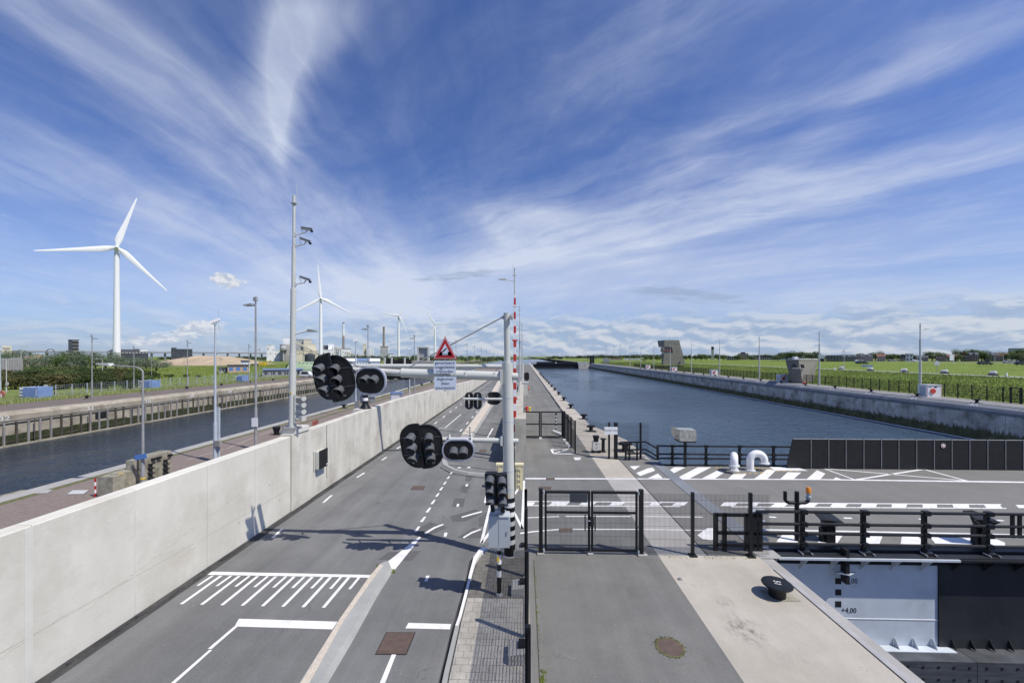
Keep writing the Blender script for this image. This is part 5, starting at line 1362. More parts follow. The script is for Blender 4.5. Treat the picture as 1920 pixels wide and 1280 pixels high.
MB().ext([(x, 0, z) for x, z in board_poly(9.5 * d / F, 15.5 * d / F, 0)], (0, .08, 0)).build('board', 'black_matt', t, at(987.5, 705.5, d) - b)
MB().tube((0, .1, 0), (0, .1, 2.0), .06, n=8).build('post', 'grey_dark', t)
# masts on the divider wall
def mast(name, label, x, y, z0, z1, group, lamp=-1, cams=(), ant=True, lampz=None, r=.13, thingcat='mast'):
    t = thing(name, label, thingcat, (x, y, z0), group=group); h = z1 - z0
    MB().tube((0, 0, 0), (0, 0, h * .45), r * 1.15, n=16).build('lower_pole', 'grey_paint', t)
    MB().tube((0, 0, h * .45 - .02), (0, 0, h * .78), r * .85, n=14).build('middle_pole', 'grey_paint', t)
    MB().tube((0, 0, h * .78 - .02), (0, 0, h), r * .55, n=12).build('upper_pole', 'grey_paint', t)
    MB().bc((0, 0, .05), (.5, .5, .1)).build('base_plate', 'grey_dark', t)
    MB().bc((0, 0, h - .5), (.3, .06, .06)).build('clamp', 'grey_dark', t)
    if ant: MB().tube((.15 * lamp, 0, h - .5), (.15 * lamp, 0, h + .45), .012, n=5).build('antenna', 'grey_paint', t)
    MB().tube((0, 0, h), (0, 0, h + .12), .05, n=8).build('finial', 'grey_dark', t)
    if lamp:
        lz = (lampz or h * .9)
        a = MB().tube((0, 0, lz), (.75 * lamp, 0, lz + .18), .03, n=8).build('lamp_arm', 'grey_paint', t)
        MB().ext([(.72 * lamp, -.1, lz + .12), (1.35 * lamp, -.1, lz + .17), (1.3 * lamp, -.1, lz + .24), (.75 * lamp, -.1, lz + .26)], (0, .2, 0)).build('lamp_head', 'grey_paint', a)
    return t
for k, y in enumerate((33.2, 58.5, 88, 122)):
    lab = ('slender mast with a lamp arm rising right behind the barrier boom', 'second mast behind the boom on the divider wall', 'third mast behind the boom on the divider wall', 'most distant of the masts on the divider wall')[k]
    x = (965, 974.5, 978, 980)[k]; p = at(x, 700, y)
    t = mast('lamp_mast', lab, p.x, p.y, 2.0 if k < 2 else .5, (14.0, 14.0, 14.0, 13.5)[k], 'masts along the divider wall', -1, r=.10, lampz=(11.0 if k == 0 else None))
    if k == 1: MB().obox((.05, -.2, 7.2), (1.4, -.3, 6.9), .28, .22).build('camera', 'white', t)
for k, (px0, px1, yt, yb) in enumerate(((967, 974, 720, 800), (974, 980, 706, 742), (978, 982, 700, 715))):
    b = G((px0 + px1) / 2, yb - 2); d = b.dot(FW)
    t = thing('post_frame', ('grey steel post frame nearest behind the near wall end', 'grey steel post frame before the lifebuoy cabinet', 'grey steel post frame beyond the lifebuoy cabinet')[k], 'frame', b, group='post frames beside the divider wall')
    w = (px1 - px0) * d / F; hh = zat(yt, b)
    MB().bx(-w / 2, -w / 2 + .12, 0, .15, 0, hh).build('post', 'grey_paint', t); MB().bx(w / 2 - .12, w / 2, 0, .15, 0, hh).build('post', 'grey_paint', t)
    MB().bx(-w / 2, w / 2, -.01, .16, hh + .002, hh + .12).build('beam', 'grey_paint', t)

# ================================================================== LEFT MAST
YM = 18.05; XM = -10.6
bm = Vector((at(547, 808, YM / (1 + .0)).x, YM, 3.585)); bm = at(547.5, 808, 17.95)
bm.z = 3.585
dm = bm.dot(FW) - 0
t = thing('camera_mast', 'tall grey mast on the retaining wall with three cameras, four horns and a lamp arm', 'mast', bm)
def LM(px, py, dd=0): return at(px, py, dm + dd) - bm
prev = Vector((0, 0, 0))
for (yy, xx, r_, nm) in ((664, 549, .145, 'lowest_section'), (542, 550.2, .117, 'lower_section'), (463, 551, .085, 'upper_section'), (367, 551.4, .062, 'top_section')):
    q = LM(xx, yy); MB().tube(prev, q, r_, n=24).build(nm, 'grey_paint', t); prev = q - Vector((0, 0, .03))
    MB().tube(q - Vector((0, 0, .06)), q, r_ * 1.05, r_ * .8, n=24).build('collar', 'grey_paint', t)
MB().bc((0, 0, .03), (.62, .55, .06)).build('base_plate', 'grey_dark', t)
for sx_ in (-1, 1):
    for sy_ in (-1, 1): MB().tube((sx_ * .24, sy_ * .2, .05), (sx_ * .24, sy_ * .2, .16), .02, n=6).build('anchor_bolt', 'grey_dark', t)
    MB().ext([(sx_ * .14, -.01, .06), (sx_ * .24, -.01, .06), (sx_ * .14, -.01, .3)], (0, .02, 0)).build('rib', 'grey_paint', t)
MB().bc(LM(551.5, 382), (.2, .2, .05)).build('clamp', 'grey_dark', t)
MB().tube(LM(556.5, 386), LM(556.5, 346), .010, n=6).build('antenna', 'grey_paint', t)
for cy, tilt, ex in ((439, -8, 0), (460, -20, -3), (532, -18, -3)):
    a = LM(554, cy); e = LM(574 + ex, cy - 4 + (2 if tilt < -10 else 0))
    am = MB().path([a, LM(561 + ex, cy + .5), e, LM(577 + ex, cy - 8)], [.012, .025, .025, .03], 8).build('camera_arm', 'grey_paint', t)
    MB().bc(LM(554, cy + 1), (.06, .1, .16)).build('arm_plate', 'grey_paint', am)
    ca = MB().bx(-.24, .20, -.06, .06, -.04, .05).bx(-.26, .26, -.075, .075, .052, .066).build('camera_body', 'grey_dark', am, LM(575 + ex, cy - 9.5), (0, R(-tilt), 0))
    cl = MB().path([LM(565 + ex, cy - 1), LM(568 + ex, cy - 4), LM(564.5 + ex, cy - 10), LM(568 + ex, cy - 14)], .008, 6).build('cable', 'black', am)
    MB().tube(LM(583 + ex, cy - 6 + (1.5 if tilt < -10 else 0)), LM(586 + ex, cy - 5.2 + (2 if tilt < -10 else 0)), .055, n=10).build('lens_hood', 'black', am)
a = MB().tube(LM(552, 627.5), LM(575, 621.5), .018, n=8).build('lamp_arm', 'grey_dark', t)
MB().ext([LM(574, 622, -.1), LM(591.5, 621.5, -.1), LM(592, 620, -.1), LM(585, 617.5, -.1), LM(576, 616.5, -.1)], (0, .2, 0)).build('lamp_head', 'grey_dark', a)
MB().bc(LM(545.2, 736, -.15), (.07, .02, .07)).build('yellow_sticker', 'yellow', t)
rl_ = MB().bx(LM(554.3, 0).x, LM(557, 0).x, -.12, -.06, LM(0, 792).z, LM(0, 739).z).build('horn_rail', 'grey_paint', t)
for cy in (745, 757.5, 770, 782.5):
    h_ = MB().path([LM(557, cy, -.1), LM(560, cy + .3, -.12), LM(564, cy + .8, -.16), LM(568, cy + 1.5, -.22), LM(570, cy + 2, -.26)], [.045, .035, .04, .075, .115], 14).build('horn', 'cream' if 0 else 'grey_paint', rl_)

# cabinet on the wall
t = thing('wall_cabinet', 'black fronted cabinet fixed to the retaining wall beside the mast', 'cabinet', (-10.2, 19.6, 1.3))
MB().bx(.004, .22, -.40, .40, .0, .84).build('case', 'grey_paint', t)
MB().bx(.222, .26, -.38, .42, -.02, .88).build('door', 'black_matt', t)
MB().bx(.262, .264, .28, .38, .04, .12).build('label_plate', 'white', t)
MB().bx(.02, .06, -.52, -.47, -.05, .9).build('side_rail', 'grey_paint', t)
MB().bx(.002, .02, -.2, .3, -.36, -.06).build('plate', 'galv', t)
# striped column on its plinth behind the wall
bc2 = at(685, 768, 26.8)
pz = 3.34
tag(MB().bx(bc2.x - .62, -10.63, bc2.y - .5, bc2.y + .6, -.02, pz - .02).build('plinth', 'wall_light'), 'concrete plinth rising behind the retaining wall under the striped column', 'plinth')
t = thing('striped_column', 'black and white striped column with a flared foot on top of the wall', 'post', (bc2.x, bc2.y, pz - .02))
MB().lathe([(.42, 0), (.42, .05)], n=4).build('base_plate', 'black', t)
MB().lathe([(.34, .05), (.25, .2), (.19, .38), (.18, .52)], n=20).build('foot', 'black', t)
for i, m in enumerate(('white', 'black', 'white', 'black')): MB().tube((0, 0, .52 + i * .2), (0, 0, .72 + i * .2), .18, n=20).build(m + '_band', m, t)
MB().bx(-.45, .55, .25, .3, .35, 1.3).build('back_panel', 'grey_dark', t)
MB().bx(-.5, .6, .2, .32, .75, .8).build('frame', 'galv', t)

# ================================================================== CLINKER QUAY OBJECTS
b0 = G(180, 931); 
def qp(px, py, z=0): return G(px, py, z)
pA4, pB4 = qp(182, 932), qp(212, 932)
t = thing('concrete_block', 'mossy concrete block with a red and white marker at its left end', 'concrete block', (pA4 + pB4) / 2)
w4 = (pB4 - pA4).length
MB().add([(-w4 / 2, 0, 0), (w4 / 2, 0, 0), (w4 / 2 + .05, .55, 0), (-w4 / 2 - .05, .55, 0), (-w4 / 2 + .02, .01, .97), (w4 / 2 - .01, .01, .98), (w4 / 2 + .04, .54, .99), (-w4 / 2 - .02, .54, .97)], [(3, 2, 1, 0), (4, 5, 6, 7), (0, 1, 5, 4), (1, 2, 6, 5), (2, 3, 7, 6), (3, 0, 4, 7)]).build('block', 'block', t)
p = qp(178.5, 931); t2 = thing('marker_post', 'short red and white marker post at the left end of the mossy blocks', 'post', p)
for i in range(5): MB().tube((0, 0, i * .18), (0, 0, i * .18 + .178), .035, n=10).build('red_band' if i % 2 == 0 else 'white_band', 'sign_red' if i % 2 == 0 else 'white', t2)
pA4, pB4 = qp(218.5, 927), qp(247, 919); d4 = (pB4 - pA4); n4 = Vector((-d4.y, d4.x, 0)).normalized() * .6
t3 = thing('concrete_block', 'mossy concrete block just right of the first with a yellow painted corner', 'concrete block', pA4)
MB().add([(0, 0, 0), (d4.x, d4.y, 0), (d4.x + n4.x, d4.y + n4.y, 0), (n4.x, n4.y, 0), (0, 0, 1.0), (d4.x, d4.y, 1.02), (d4.x + n4.x, d4.y + n4.y, 1.02), (n4.x, n4.y, 1.0)], [(3, 2, 1, 0), (4, 5, 6, 7), (0, 1, 5, 4), (1, 2, 6, 5), (2, 3, 7, 6), (3, 0, 4, 7)]).build('block', 'block', t3)
MB().add([(.0, .02, 1.004), (.22, .06, 1.008), (.2, .2, 1.008), (-.02, .16, 1.004)], [(0, 1, 2, 3)]).build('yellow_mark', 'yellow', t3)
# big concrete stand with cleats
XS = -19.65; ya, yb4 = atX(270, 900, XS).y, atX(320.5, 900, XS).y
t = thing('concrete_stand', 'tall weathered concrete stand with two columns of black cleats', 'concrete block', (XS - .3, ya + .7, 0))
MB().bx(XS - .65, XS, ya, yb4 - .22, 0, 1.55).build('block', 'block', t, world=True)
MB().bx(XS - .65, XS + .03, yb4 - .215, yb4, 0, 1.57).build('end_pillar', 'block', t, world=True)
MB().bx(XS - .95, XS - .25, ya - .42, ya - .005, 0, 1.0).build('low_block', 'block', t, world=True)
MB().bx(XS - .6, XS - .2, ya - .36, ya - .01, 1.003, 1.5).build('upper_block', 'block', t, world=True)
for q_, ys4 in ((281, (870.3, 879, 888.5, 898)), (309, (862.5, 871.5, 880.5, 889.5))):
    for y_ in ys4:
        c = atX(q_, y_, XS + .05)
        cl = MB().bx(XS + .005, XS + .16, c.y - .05, c.y + .05, c.z - .08, c.z + .03).obox((XS + .13, c.y - .15, c.z + .0), (XS + .16, c.y + .17, c.z + .04), .05, .045)
        cl.obox((XS + .10, c.y - .03, c.z + .02), (XS + .14, c.y + .04, c.z - .16), .05, .05).build('cleat', 'black', t, world=True)
for q_, y_ in ((288.5, 860), (298, 857.5), (319, 852.5)):
    c = atX(q_, y_, XS + .05); MB().bx(XS + .005, XS + .12, c.y - .12, c.y + .10, c.z - .05, c.z + .05).build('hook', 'black', t, world=True)
# big double bollard by the mast
p = qp(529, 814); t = thing('double_bollard', 'black double bollard on the clinker quay left of the camera mast', 'bollard', p)
for sx_ in (-.38, .3): MB().lathe([(.20, 0), (.22, .3), (.30, .55), (.33, .65), (.30, .72)], (sx_, sx_ * .5, 0), 16).build('head', 'black', t)
MB().bx(-.7, .6, -.3, .4, 0, .05).build('base', 'black', t)
# cable pillars
p = qp(592, 803); t = thing('cable_box', 'faded red cable box with an open door on the clinker quay', 'box', p)
MB().bx(-.3, .02, -.1, .3, 0, .72).build('case', 'pink', t); MB().bx(.06, .30, -.14, -.1, .0, .80).build('door', 'pink', t); MB().bx(.04, .32, -.135, -.11, -.0, .83).build('door_frame', 'rust', t)
p = qp(743, 757); t = thing('notice_cabinet', 'small white cabinet with a blue frame and rusty panel on the clinker quay', 'cabinet', p); s_ = p.dot(FW) / F
MB().bx(-10 * s_, 6 * s_, 0, .8, 0, 20 * s_).build('case', 'white', t); MB().bx(-11 * s_, 11 * s_, -.1, 1.0, 20 * s_ + .002, 22 * s_).build('roof', 'blue', t)
MB().bx(9.5 * s_, 11 * s_, 0, .1, 0, 20 * s_).build('post', 'blue', t); MB().bx(-10.5 * s_, -9.4 * s_, -.06, -.004, 0, 20 * s_).build('post', 'blue', t); MB().bx(-7 * s_, 3 * s_, -.03, -.004, 3 * s_, 8 * s_).build('rusty_panel', 'paint_yellow', t)
# bollards
def bollard(name, label, loc, r, h, group, flat=False):
    t = thing(name, label, 'bollard', loc, group=group)
    if flat:
        MB().lathe([(r * .75, 0), (r * .78, h * .55), (r * .95, h * .80), (r * 1.32, h * .84), (r * 1.38, h * .92), (r * 1.33, h * .99), (r * 1.2, h)], n=32).build('body', 'black', t)
    else:
        MB().lathe([(r * 1.1, 0), (r * .8, h * .15), (r * .7, h * .55), (r * 1.05, h * .8), (r * 1.35, h * .9), (r * 1.3, h)], n=18).build('body', 'black', t)
        MB().bx(-r * 1.6, r * 1.6, -r * .6, r * .6, h * .72, h * .92).build('horns', 'black', t)
        MB().bx(-r * 1.9, r * 1.9, -r * 1.7, r * 1.7, -.0, .03).build('base_plate', 'black_matt', t)
    return t
p = G(1457, 1117); t = bollard('bollard', 'large black mushroom bollard numbered 51 at the quay edge', p, .285, .38, None, True)
text('51', .24, 'paint', t, (.0, .0, .383), (0, 0, R(-112)), 'number')
MB().add([(x, y, .004) for x, y in ((-.42, -.28), (.52, -.24), (.38, .36), (-.3, .3))] + [(x, y, .010) for x, y in ((-.42, -.28), (.52, -.24), (.38, .36), (-.3, .3))], [(4, 5, 6, 7)]).build('base_plate', 'block', t)
t = thing('small_anchor', 'small steel anchor plate on the edge of the pale concrete', 'anchor', G(1275, 1086)); MB().bx(-.06, .06, -.05, .05, 0, .02).bx(-.03, .03, -.03, .03, .02, .06).build('plate', 'grey_dark', t)
mb_ = None
for k in range(14):
    y = (36.5, 43.6, 52.6)[k] if k < 3 else 52.6 + 9.05 * (k - 2)
    lab = 'black bollard on the near lock edge, ' + ('first beyond the capstan' if k == 0 else 'second beyond the capstan' if k == 1 else 'number %s in the row' % ('three', 'four', 'five', 'six', 'seven', 'eight', 'nine', 'ten', 'eleven', 'twelve', 'thirteen', 'fourteen')[k - 2])
    xx = 6.15 if k > 1 else (6.5 if k == 1 else 6.1)
    if mb_ is None: mb_ = bollard('quay_bollard', lab, (xx, y, 0), .24, .55, 'bollards along the near edge of the lock')
    else: dup(mb_, (xx, y, 0), label=lab)
    tag(MB().bx(xx - 1.5, xx + .1, y - .45, y - .1, 0, .024).build('mooring_slab', 'slab'), 'pale slab beside the ' + ('first', 'second', 'third', 'fourth', 'fifth', 'sixth', 'seventh', 'eighth', 'ninth', 'tenth', 'eleventh', 'twelfth', 'thirteenth', 'fourteenth')[k] + ' bollard beyond the capstan', 'slab', 'slabs beside the lock bollards') if k < 8 else None
p = G(1172, 845); bollard('quay_bollard', 'black bollard behind the mesh fence by the kinked railing', p, .30, .62, None)
p = G(1117.5, 848); t = thing('capstan', 'white capstan body with a black drum on top inside the far fence', 'capstan', p)
MB().bx(-.26, .26, -.2, .2, .2, .78).build('body', 'white', t); MB().lathe([(.2, .78), (.17, .85), (.2, 1.05), (.24, 1.12), (.22, 1.2)], n=16).build('drum', 'black', t)
MB().bx(-.3, -.14, -.2, .2, 0, .2).bx(.14, .3, -.2, .2, 0, .2).build('legs', 'black', t); text('A', .2, 'black_matt', t, (0, -.204, .62), (R(90), 0, 0), 'letter'); MB().obox((-.05, -.203, .3), (.07, -.203, .46), .004, .03).build('arrow', 'black_matt', t)
p = G(1131, 847); t = thing('pedestal', 'slim black pedestal right of the capstan', 'post', p); MB().lathe([(.2, 0), (.12, .15), (.11, .85), (.22, .92), (.22, .96)], n=14).build('stand', 'black', t); MB().tube((-.05, 0, .96), (-.08, 0, 1.12), .02, n=6).build('lever', 'grey_dark', t)
p = G(1042.5, 805); t = thing('marker_post', 'black and white marker post behind the right leaf of the far gate', 'post', p)
for i in range(9): MB().tube((0, 0, i * .17), (0, 0, i * .17 + .168), .05 if i < 8 else .09, n=8).build('black_band' if i % 2 == 0 else 'white_band', 'black' if i % 2 == 0 else 'white', t)
p = G(881, 817, .12); t = thing('marker_post', 'black and white marker post on the far traffic median', 'post', p); 
for i in range(8): MB().tube((0, 0, i * .105), (0, 0, i * .105 + .104), .06, n=8).build('black_band' if i % 2 == 0 else 'white_band', 'black' if i % 2 == 0 else 'white', t)
p = G(990, 772); t = thing('hydrant', 'red and yellow hydrant beyond the far gate', 'hydrant', p); s_ = p.dot(FW) / F
MB().lathe([(.16, 0), (.13, .1), (.13, .5), (.19, .55), (.15, .68)], (-.16, 0, 0), 12).build('red_body', 'red', t); MB().lathe([(.14, .0), (.1, .1), (.1, .45), (.15, .5), (.1, .62)], (.2, 0, 0), 12).build('yellow_body', 'yellow', t)
MB().tube((-.6, 0, .35), (-.2, 0, .35), .06, n=8).build('outlet', 'black', t)

def small_bollards(x, ys2, grp, label_fn, z=0.0, r=.22, h=.5):
    first = None
    for k, y in enumerate(ys2):
        if first is None: first = bollard('quay_bollard', label_fn(k), (x, y, z), r, h, grp)
        else: dup(first, (x, y, z), label=label_fn(k))
ordn = ('first', 'second', 'third', 'fourth', 'fifth', 'sixth', 'seventh', 'eighth', 'ninth', 'tenth', 'eleventh', 'twelfth', 'thirteenth', 'fourteenth', 'fifteenth', 'sixteenth', 'seventeenth', 'eighteenth', 'nineteenth', 'twentieth')
small_bollards(-23.6, [51.8 + 10 * k for k in range(9)], 'bollards on the clinker quay edge', lambda k: 'small black bollard on the canal edge of the clinker quay, %s from the camera' % ordn[k])
small_bollards(-70.5, [62.5 + 9.6 * k for k in range(12)], 'bollards on the far canal quay', lambda k: 'black bollard on the brown far canal quay, %s from the left' % ordn[k], .0)
small_bollards(58.5, [53.4 + 7.85 * k for k in range(20)], 'bollards on the far side of the lock', lambda k: 'black bollard on the right lock quay, %s from the right margin' % ordn[k], .8)
for k in range(9):
    y = 52.8 + 7.85 * k
    text(str(46 - k), .95, 'paint', rw, (57.40, y, .62), (R(44), 0, R(-90)), 'bollard_number', sx=1.3)

# ================================================================== MORE POLES
def street_lamp(label, b, h, kind, group=None, m='grey_dark', side=1, r=.09):
    t = thing('street_lamp', label, 'street lamp', b, group=group)
    MB().tube((0, 0, 0), (0, 0, h * .28), r * 1.2, n=12).build('lower_pole', m, t)
    MB().tube((0, 0, h * .28 - .02), (0, 0, h), r * .85, r * .6, n=12).build('upper_pole', m, t)
    if kind == 'arc':
        pts = [(0, 0, h - .02)] + [(-.55 * (1 - math.cos(R(a))), 0, h + .32 * math.sin(R(a))) for a in (15, 30, 45, 60, 75, 90)] + [(-1.6, 0, h + .38)]
        pts = [(x * -side, y, z) for x, y, z in pts]
        am = MB().path(pts, r * .45, 8).build('arm', m, t)
        x = 1.6 * side
        MB().ext([(x, -.13, h + .36), (x + .75 * side, -.13, h + .44), (x + .72 * side, -.13, h + .50), (x + .1 * side, -.13, h + .50)], (0, .26, 0)).build('lamp_head', 'grey_paint', am)
    elif kind == 'flood':
        am = MB().tube((0, 0, h), (0, 0, h + .35), .03, n=6).build('finial', m, t)
        MB().ext([(side * .05, -.2, h - .28), (side * .75, -.2, h - .30), (side * .85, -.2, h - .22), (side * .25, -.2, h - .12)], (0, .4, 0)).build('lamp_head', 'grey_dark', am)
        MB().ext([(-.12, -.12, h + .05), (.12, -.12, h + .05), (.08, -.12, h + .38), (-.14, -.12, h + .30)], (0, .2, 0)).build('lamp_head', 'grey_dark', am)
    elif kind == 'cam':
        am = MB().tube((.22, 0, h - .5), (.22, 0, h + .9), .012, n=5).build('antenna', m, t)
        MB().obox((-.25, -.1, h + .02), (.2, .1, h + .28), .22, .18).build('camera', 'white', t)
        MB().tube((0, 0, h - .1), (0, 0, h + .05), .09, n=8).build('bracket', m, t)
    return t
p = at(268, 919, 6.8 * F / (919 - 668)); p.z = 0
t = street_lamp('curved arm street lamp behind the wall carrying a small blue plate', p, zat(688, p) - .3, 'arc', m='grey_dark', side=-1, r=.075)
d = p.dot(FW); z_ = zat(855.5, p)
MB().obox((-.28, -.15, z_ - .03), (.30, -.12, z_ + .07), .03, .24).build('blue_plate', 'blue_sign', t)
MB().tube((0, 0, zat(897.5, p)), (0, 0, zat(895, p)), .112, n=12).build('yellow_band', 'yellow', t)
p = at(403.5, 866, 6.8 * F / 198); p.z = 0
t = street_lamp('pale blue grey camera pole with whip antenna behind the wall', p, zat(606, p), 'cam', m='galv')
MB().bx(-.18, .18, .1, .2, 0, zat(764, p)).build('support', 'galv', t); MB().bx(.05, .38, -.15, .1, zat(836, p), zat(825, p)).build('switch_box', 'timber', t)
p = at(479.5, 841, 6.8 * F / 173); p.z = 0
t = street_lamp('tall grey floodlight pole with a small white notice left of the camera mast', p, zat(566, p), 'flood', m='grey_dark', side=-1)
zz_ = zat(791, p); MB().bx(-.22, .24, -.14, -.11, zz_ - .32, zz_ + .32).build('notice', 'white', t)
p = at(667, 780, 6.8 * F / 112); p.z = 0
t = street_lamp('pale camera pole between the six lamp boards and the oval board', p, zat(640, p), 'cam', m='galv')
MB().bx(.1, .5, -.15, .1, zat(763, p), zat(751, p)).build('switch_box', 'timber', t)
for q, yb, yt, k, lab in ((690, 762, 614, 'flood', 'floodlight pole rising above the oval signal board'), (777, 744, 632, 'flood', 'floodlight pole just left of the warning sign'),
                       (768, 748, 655, 'cam', 'short pale post with a dark camera near the storm gate frame')):
    p = at(q, yb, 6.8 * F / (yb - 668)); p.z = 0
    street_lamp(lab, p, zat(yt, p), k, side=-1, m='grey_dark' if k == 'flood' else 'grey_paint')
for k, (q, yt, dd) in enumerate(((855, 640, 95), (876, 645, 118), (890, 650, 145), (903, 652, 175), (912, 655, 205), (919, 657, 240), (926, 658, 280), (933, 659, 320))):
    p = at(q, 668, dd); p.z = 0
    street_lamp('thin lamp pole along the canal, %s in the row receding right of the warning sign' % ordn[k], p, zat(yt, p), 'flood', side=-1, group='lamp poles receding along the canal', r=.08)
# far side of the canal
for k, (q, yb, yt, kd, sd, hb) in enumerate(((172.5, 744.5, 632, 'flood', 1, 0), (251, 733, 652, 'flood', 1, 0), (351.5, 728.5, 641, 'flood', 1, 0), (466.5, 719, 648, 'flood', 1, 0),
                                      (284, 714, 662, 'flood', 1, 1), (345, 706, 670, 'flood', 1, 1), (413, 703, 672, 'flood', 1, 1), (487, 706, 655, 'flood', -1, 1))):
    p = G(q, yb, 0)
    street_lamp('grey lamp pole on the far canal bank, %s from the left' % ordn[k] if not hb else 'thin lamp pole on the far grass, %s in from the left' % ordn[k - 4], p, zat(yt, p), kd, side=sd, r=.09 if not hb else .06,
                group='lamp poles on the far canal bank')
for q, yb, yt, sd, lab in ((12, 735, 675, 1, 'curved lamp in front of the concrete wall building'), (39.5, 712, 652, 1, 'curved lamp standing among the silvery trees at the left'), (192, 712, 675, -1, 'short curved lamp among the dark bushes')):
    p = G(q, yb, 0)
    t = street_lamp(lab, p, zat(yt, p), 'arc', side=sd, m='grey_paint', r=.08)
    if q == 12: MB().tube((.3, -.1, 1.6), (.3, -.14, 1.6), .35, n=16).build('round_sign', 'grey_paint', t)
p = G(1, 736, 0); street_lamp('pale blue camera pole cut by the left margin', p, zat(657, p), 'cam', m='galv')
p = G(2, 748, 0); t = thing('lifebuoy_post', 'faded red lifebuoy holder cut by the left margin', 'lifebuoy', p)
MB().tube((0, 0, .8), (0, .12, .8), .55, n=20).build('lifebuoy', 'pink', t); MB().bx(-.08, .08, -.05, .05, 0, .8).build('post', 'white', t)
# right quay masts
for k in range(9):
    y = 63.6 + 21.1 * k; x = 61.2
    lab = 'slim grey mast on the right lock quay, %s from the right margin' % ordn[k]
    t = mast('quay_mast', lab, x, y, .8, 11.8, 'masts on the right lock quay', 1, r=.14 if k < 3 else .12, lampz=10.0, ant=False)
# equipment houses with lifebuoys on the right quay
for k, y in enumerate((61.0, 95, 129, 163, 197)):
    t = thing('equipment_house', 'white equipment house with a red lifebuoy on the right quay, %s from the right margin' % ordn[k], 'cabinet', (59.7, y, .8), group='equipment houses on the right quay'); t.scale = (.88, .88, .88)
    MB().bx(0, 2.4, 0, 1.6, 0, 1.95).build('housing', 'white', t); MB().bx(-.08, 2.48, -.08, 1.68, 1.952, 2.05).build('roof', 'grey_paint', t)
    MB().tube((.9, -.02, 1.0), (.9, -.14, 1.0), .42, n=20).build('lifebuoy', 'redlight', t)
    mb = MB()
    for i in range(9): mb.bc((2.32, -.006, .2 + i * .19), (.11, .01, .09)); mb.bc((.08, -.006, .2 + i * .19), (.11, .01, .09))
    mb.build('warning_marks', 'red', t)['kind'] = 'stuff'; MB().bx(.25, .75, -.015, -.002, 1.6, 1.75).build('plate', 'grey_dark', t); MB().bx(1.15, 1.6, -.015, -.002, 1.55, 1.75).build('plate', 'black', t)
    MB().bx(-.005, -.001, .3, 1.3, .2, 1.7).build('door', 'cabinet', t)
# fence on the right quay
t = thing('quay_fence', 'long black mesh fence along the grass on the right quay', 'fence', (62.8, 100, .8))
for k in range(160):
    y = 36.1 + k * 1.82
    if y > 330: break
    MB().bx(-.045, .045, y - 100 - .05, y - 100 + .05, 0, 2.02).build('post', 'black', t)
mb = MB()
for k in range(1900):
    y = 40 - 100 + k * .10
    mb.bx(-.008, .008, y - .009, y + .009, .08, 1.95)
for z in (.1, .6, 1.1, 1.6, 1.93): mb.bx(-.01, .01, -60, 230, z - .012, z + .012)
mb.build('mesh_wires', 'black_matt', t)['kind'] = 'stuff'
t = thing('small_gate', 'narrow black gate in the right quay fence near the right margin', 'gate', (62.6, atX(1905, 740, 62.6).y, .8))
for y in (-.55, .55): MB().bx(-.07, .07, y - .07, y + .07, 0, 2.1).build('gate_post', 'black', t)
for z in (.2, 1.15, 2.0): MB().bx(-.04, .04, -.48, .48, z - .05, z + .05).build('rail', 'black', t)
p = G(1508, 720, .8); tag(MB().lathe([(.3, 0), (.3, .35), (.18, .5)], (0, 0, 0), 8).build('orange_marker', 'redlight', None, p), 'orange yellow marker at the foot of the low concrete kiosk', 'marker')

# ================================================================== LOCK CONTROL BUILDINGS
def prism_building(name, label, cat, d, bottom, top, depth, m):
    """front outline in pixels at camera depth d, swept away from the camera"""
    pass
D = 200.0
o0 = at(1260, 682, D); t = thing('control_tower', 'leaning concrete lock control tower with a dark ribbon window', 'tower', (o0.x, o0.y, 3.0)); ov = Vector((o0.x, o0.y, 3.0))
def q(px, py, dd=0): return at(px, py, D + dd) - ov
L0 = [q(1243, 684), q(1285, 684), q(1274, 638), q(1246, 638.5)]
bk = Vector((2.0, 9, 0))
fr = [q(1243, 684), q(1285, 684), q(1273.5, 637.5), q(1246, 637.5)]
sd = [q(1240.5, 681, 8), q(1243, 684), q(1246, 637.5), q(1232.5, 638.5, 8)]
v = fr + [fr[0] + Vector((-1.2, 11, 0)), fr[1] + Vector((1, 11, 0)), fr[2] + Vector((1, 11, 0)), q(1232.5, 638.6, 8)]
# upper body, window recess, lower body
def slab3(f, b, nm, mm, par=None): return MB().add(f + b, [(0, 1, 2, 3), (7, 6, 5, 4), (0, 4, 5, 1), (1, 5, 6, 2), (2, 6, 7, 3), (3, 7, 4, 0)]).build(nm, mm, par or t)
dp = 9
slab3([q(1245, 650), q(1276.5, 650), q(1273.5, 637.5), q(1246, 637.5)], [q(1235, 650.5, dp), q(1276, 650, dp), q(1273, 638.5, dp), q(1232.5, 638.8, dp)], 'upper_body', 'tower')
slab3([q(1243, 684), q(1285, 684), q(1280.3, 662), q(1246, 662.5)], [q(1241, 683, dp), q(1284, 683, dp), q(1279.5, 663, dp), q(1239.5, 663, dp)], 'lower_body', 'tower')
slab3([q(1262, 662.2), q(1280.2, 662), q(1276.6, 650.1), q(1259.5, 650.1)], [q(1262, 662.2, dp), q(1280, 662, dp), q(1276, 650.1, dp), q(1259.5, 650.1, dp)], 'solid_side', 'tower')
w_ = slab3([q(1245.5, 662.2, .4), q(1262, 662.0, .4), q(1259.5, 650.2, .4), q(1245, 650.2, .4)], [q(1240.5, 662.5, dp - 1), q(1261, 662, dp - 1), q(1258, 650.5, dp - 1), q(1238.5, 651, dp - 1)], 'window', 'glass')
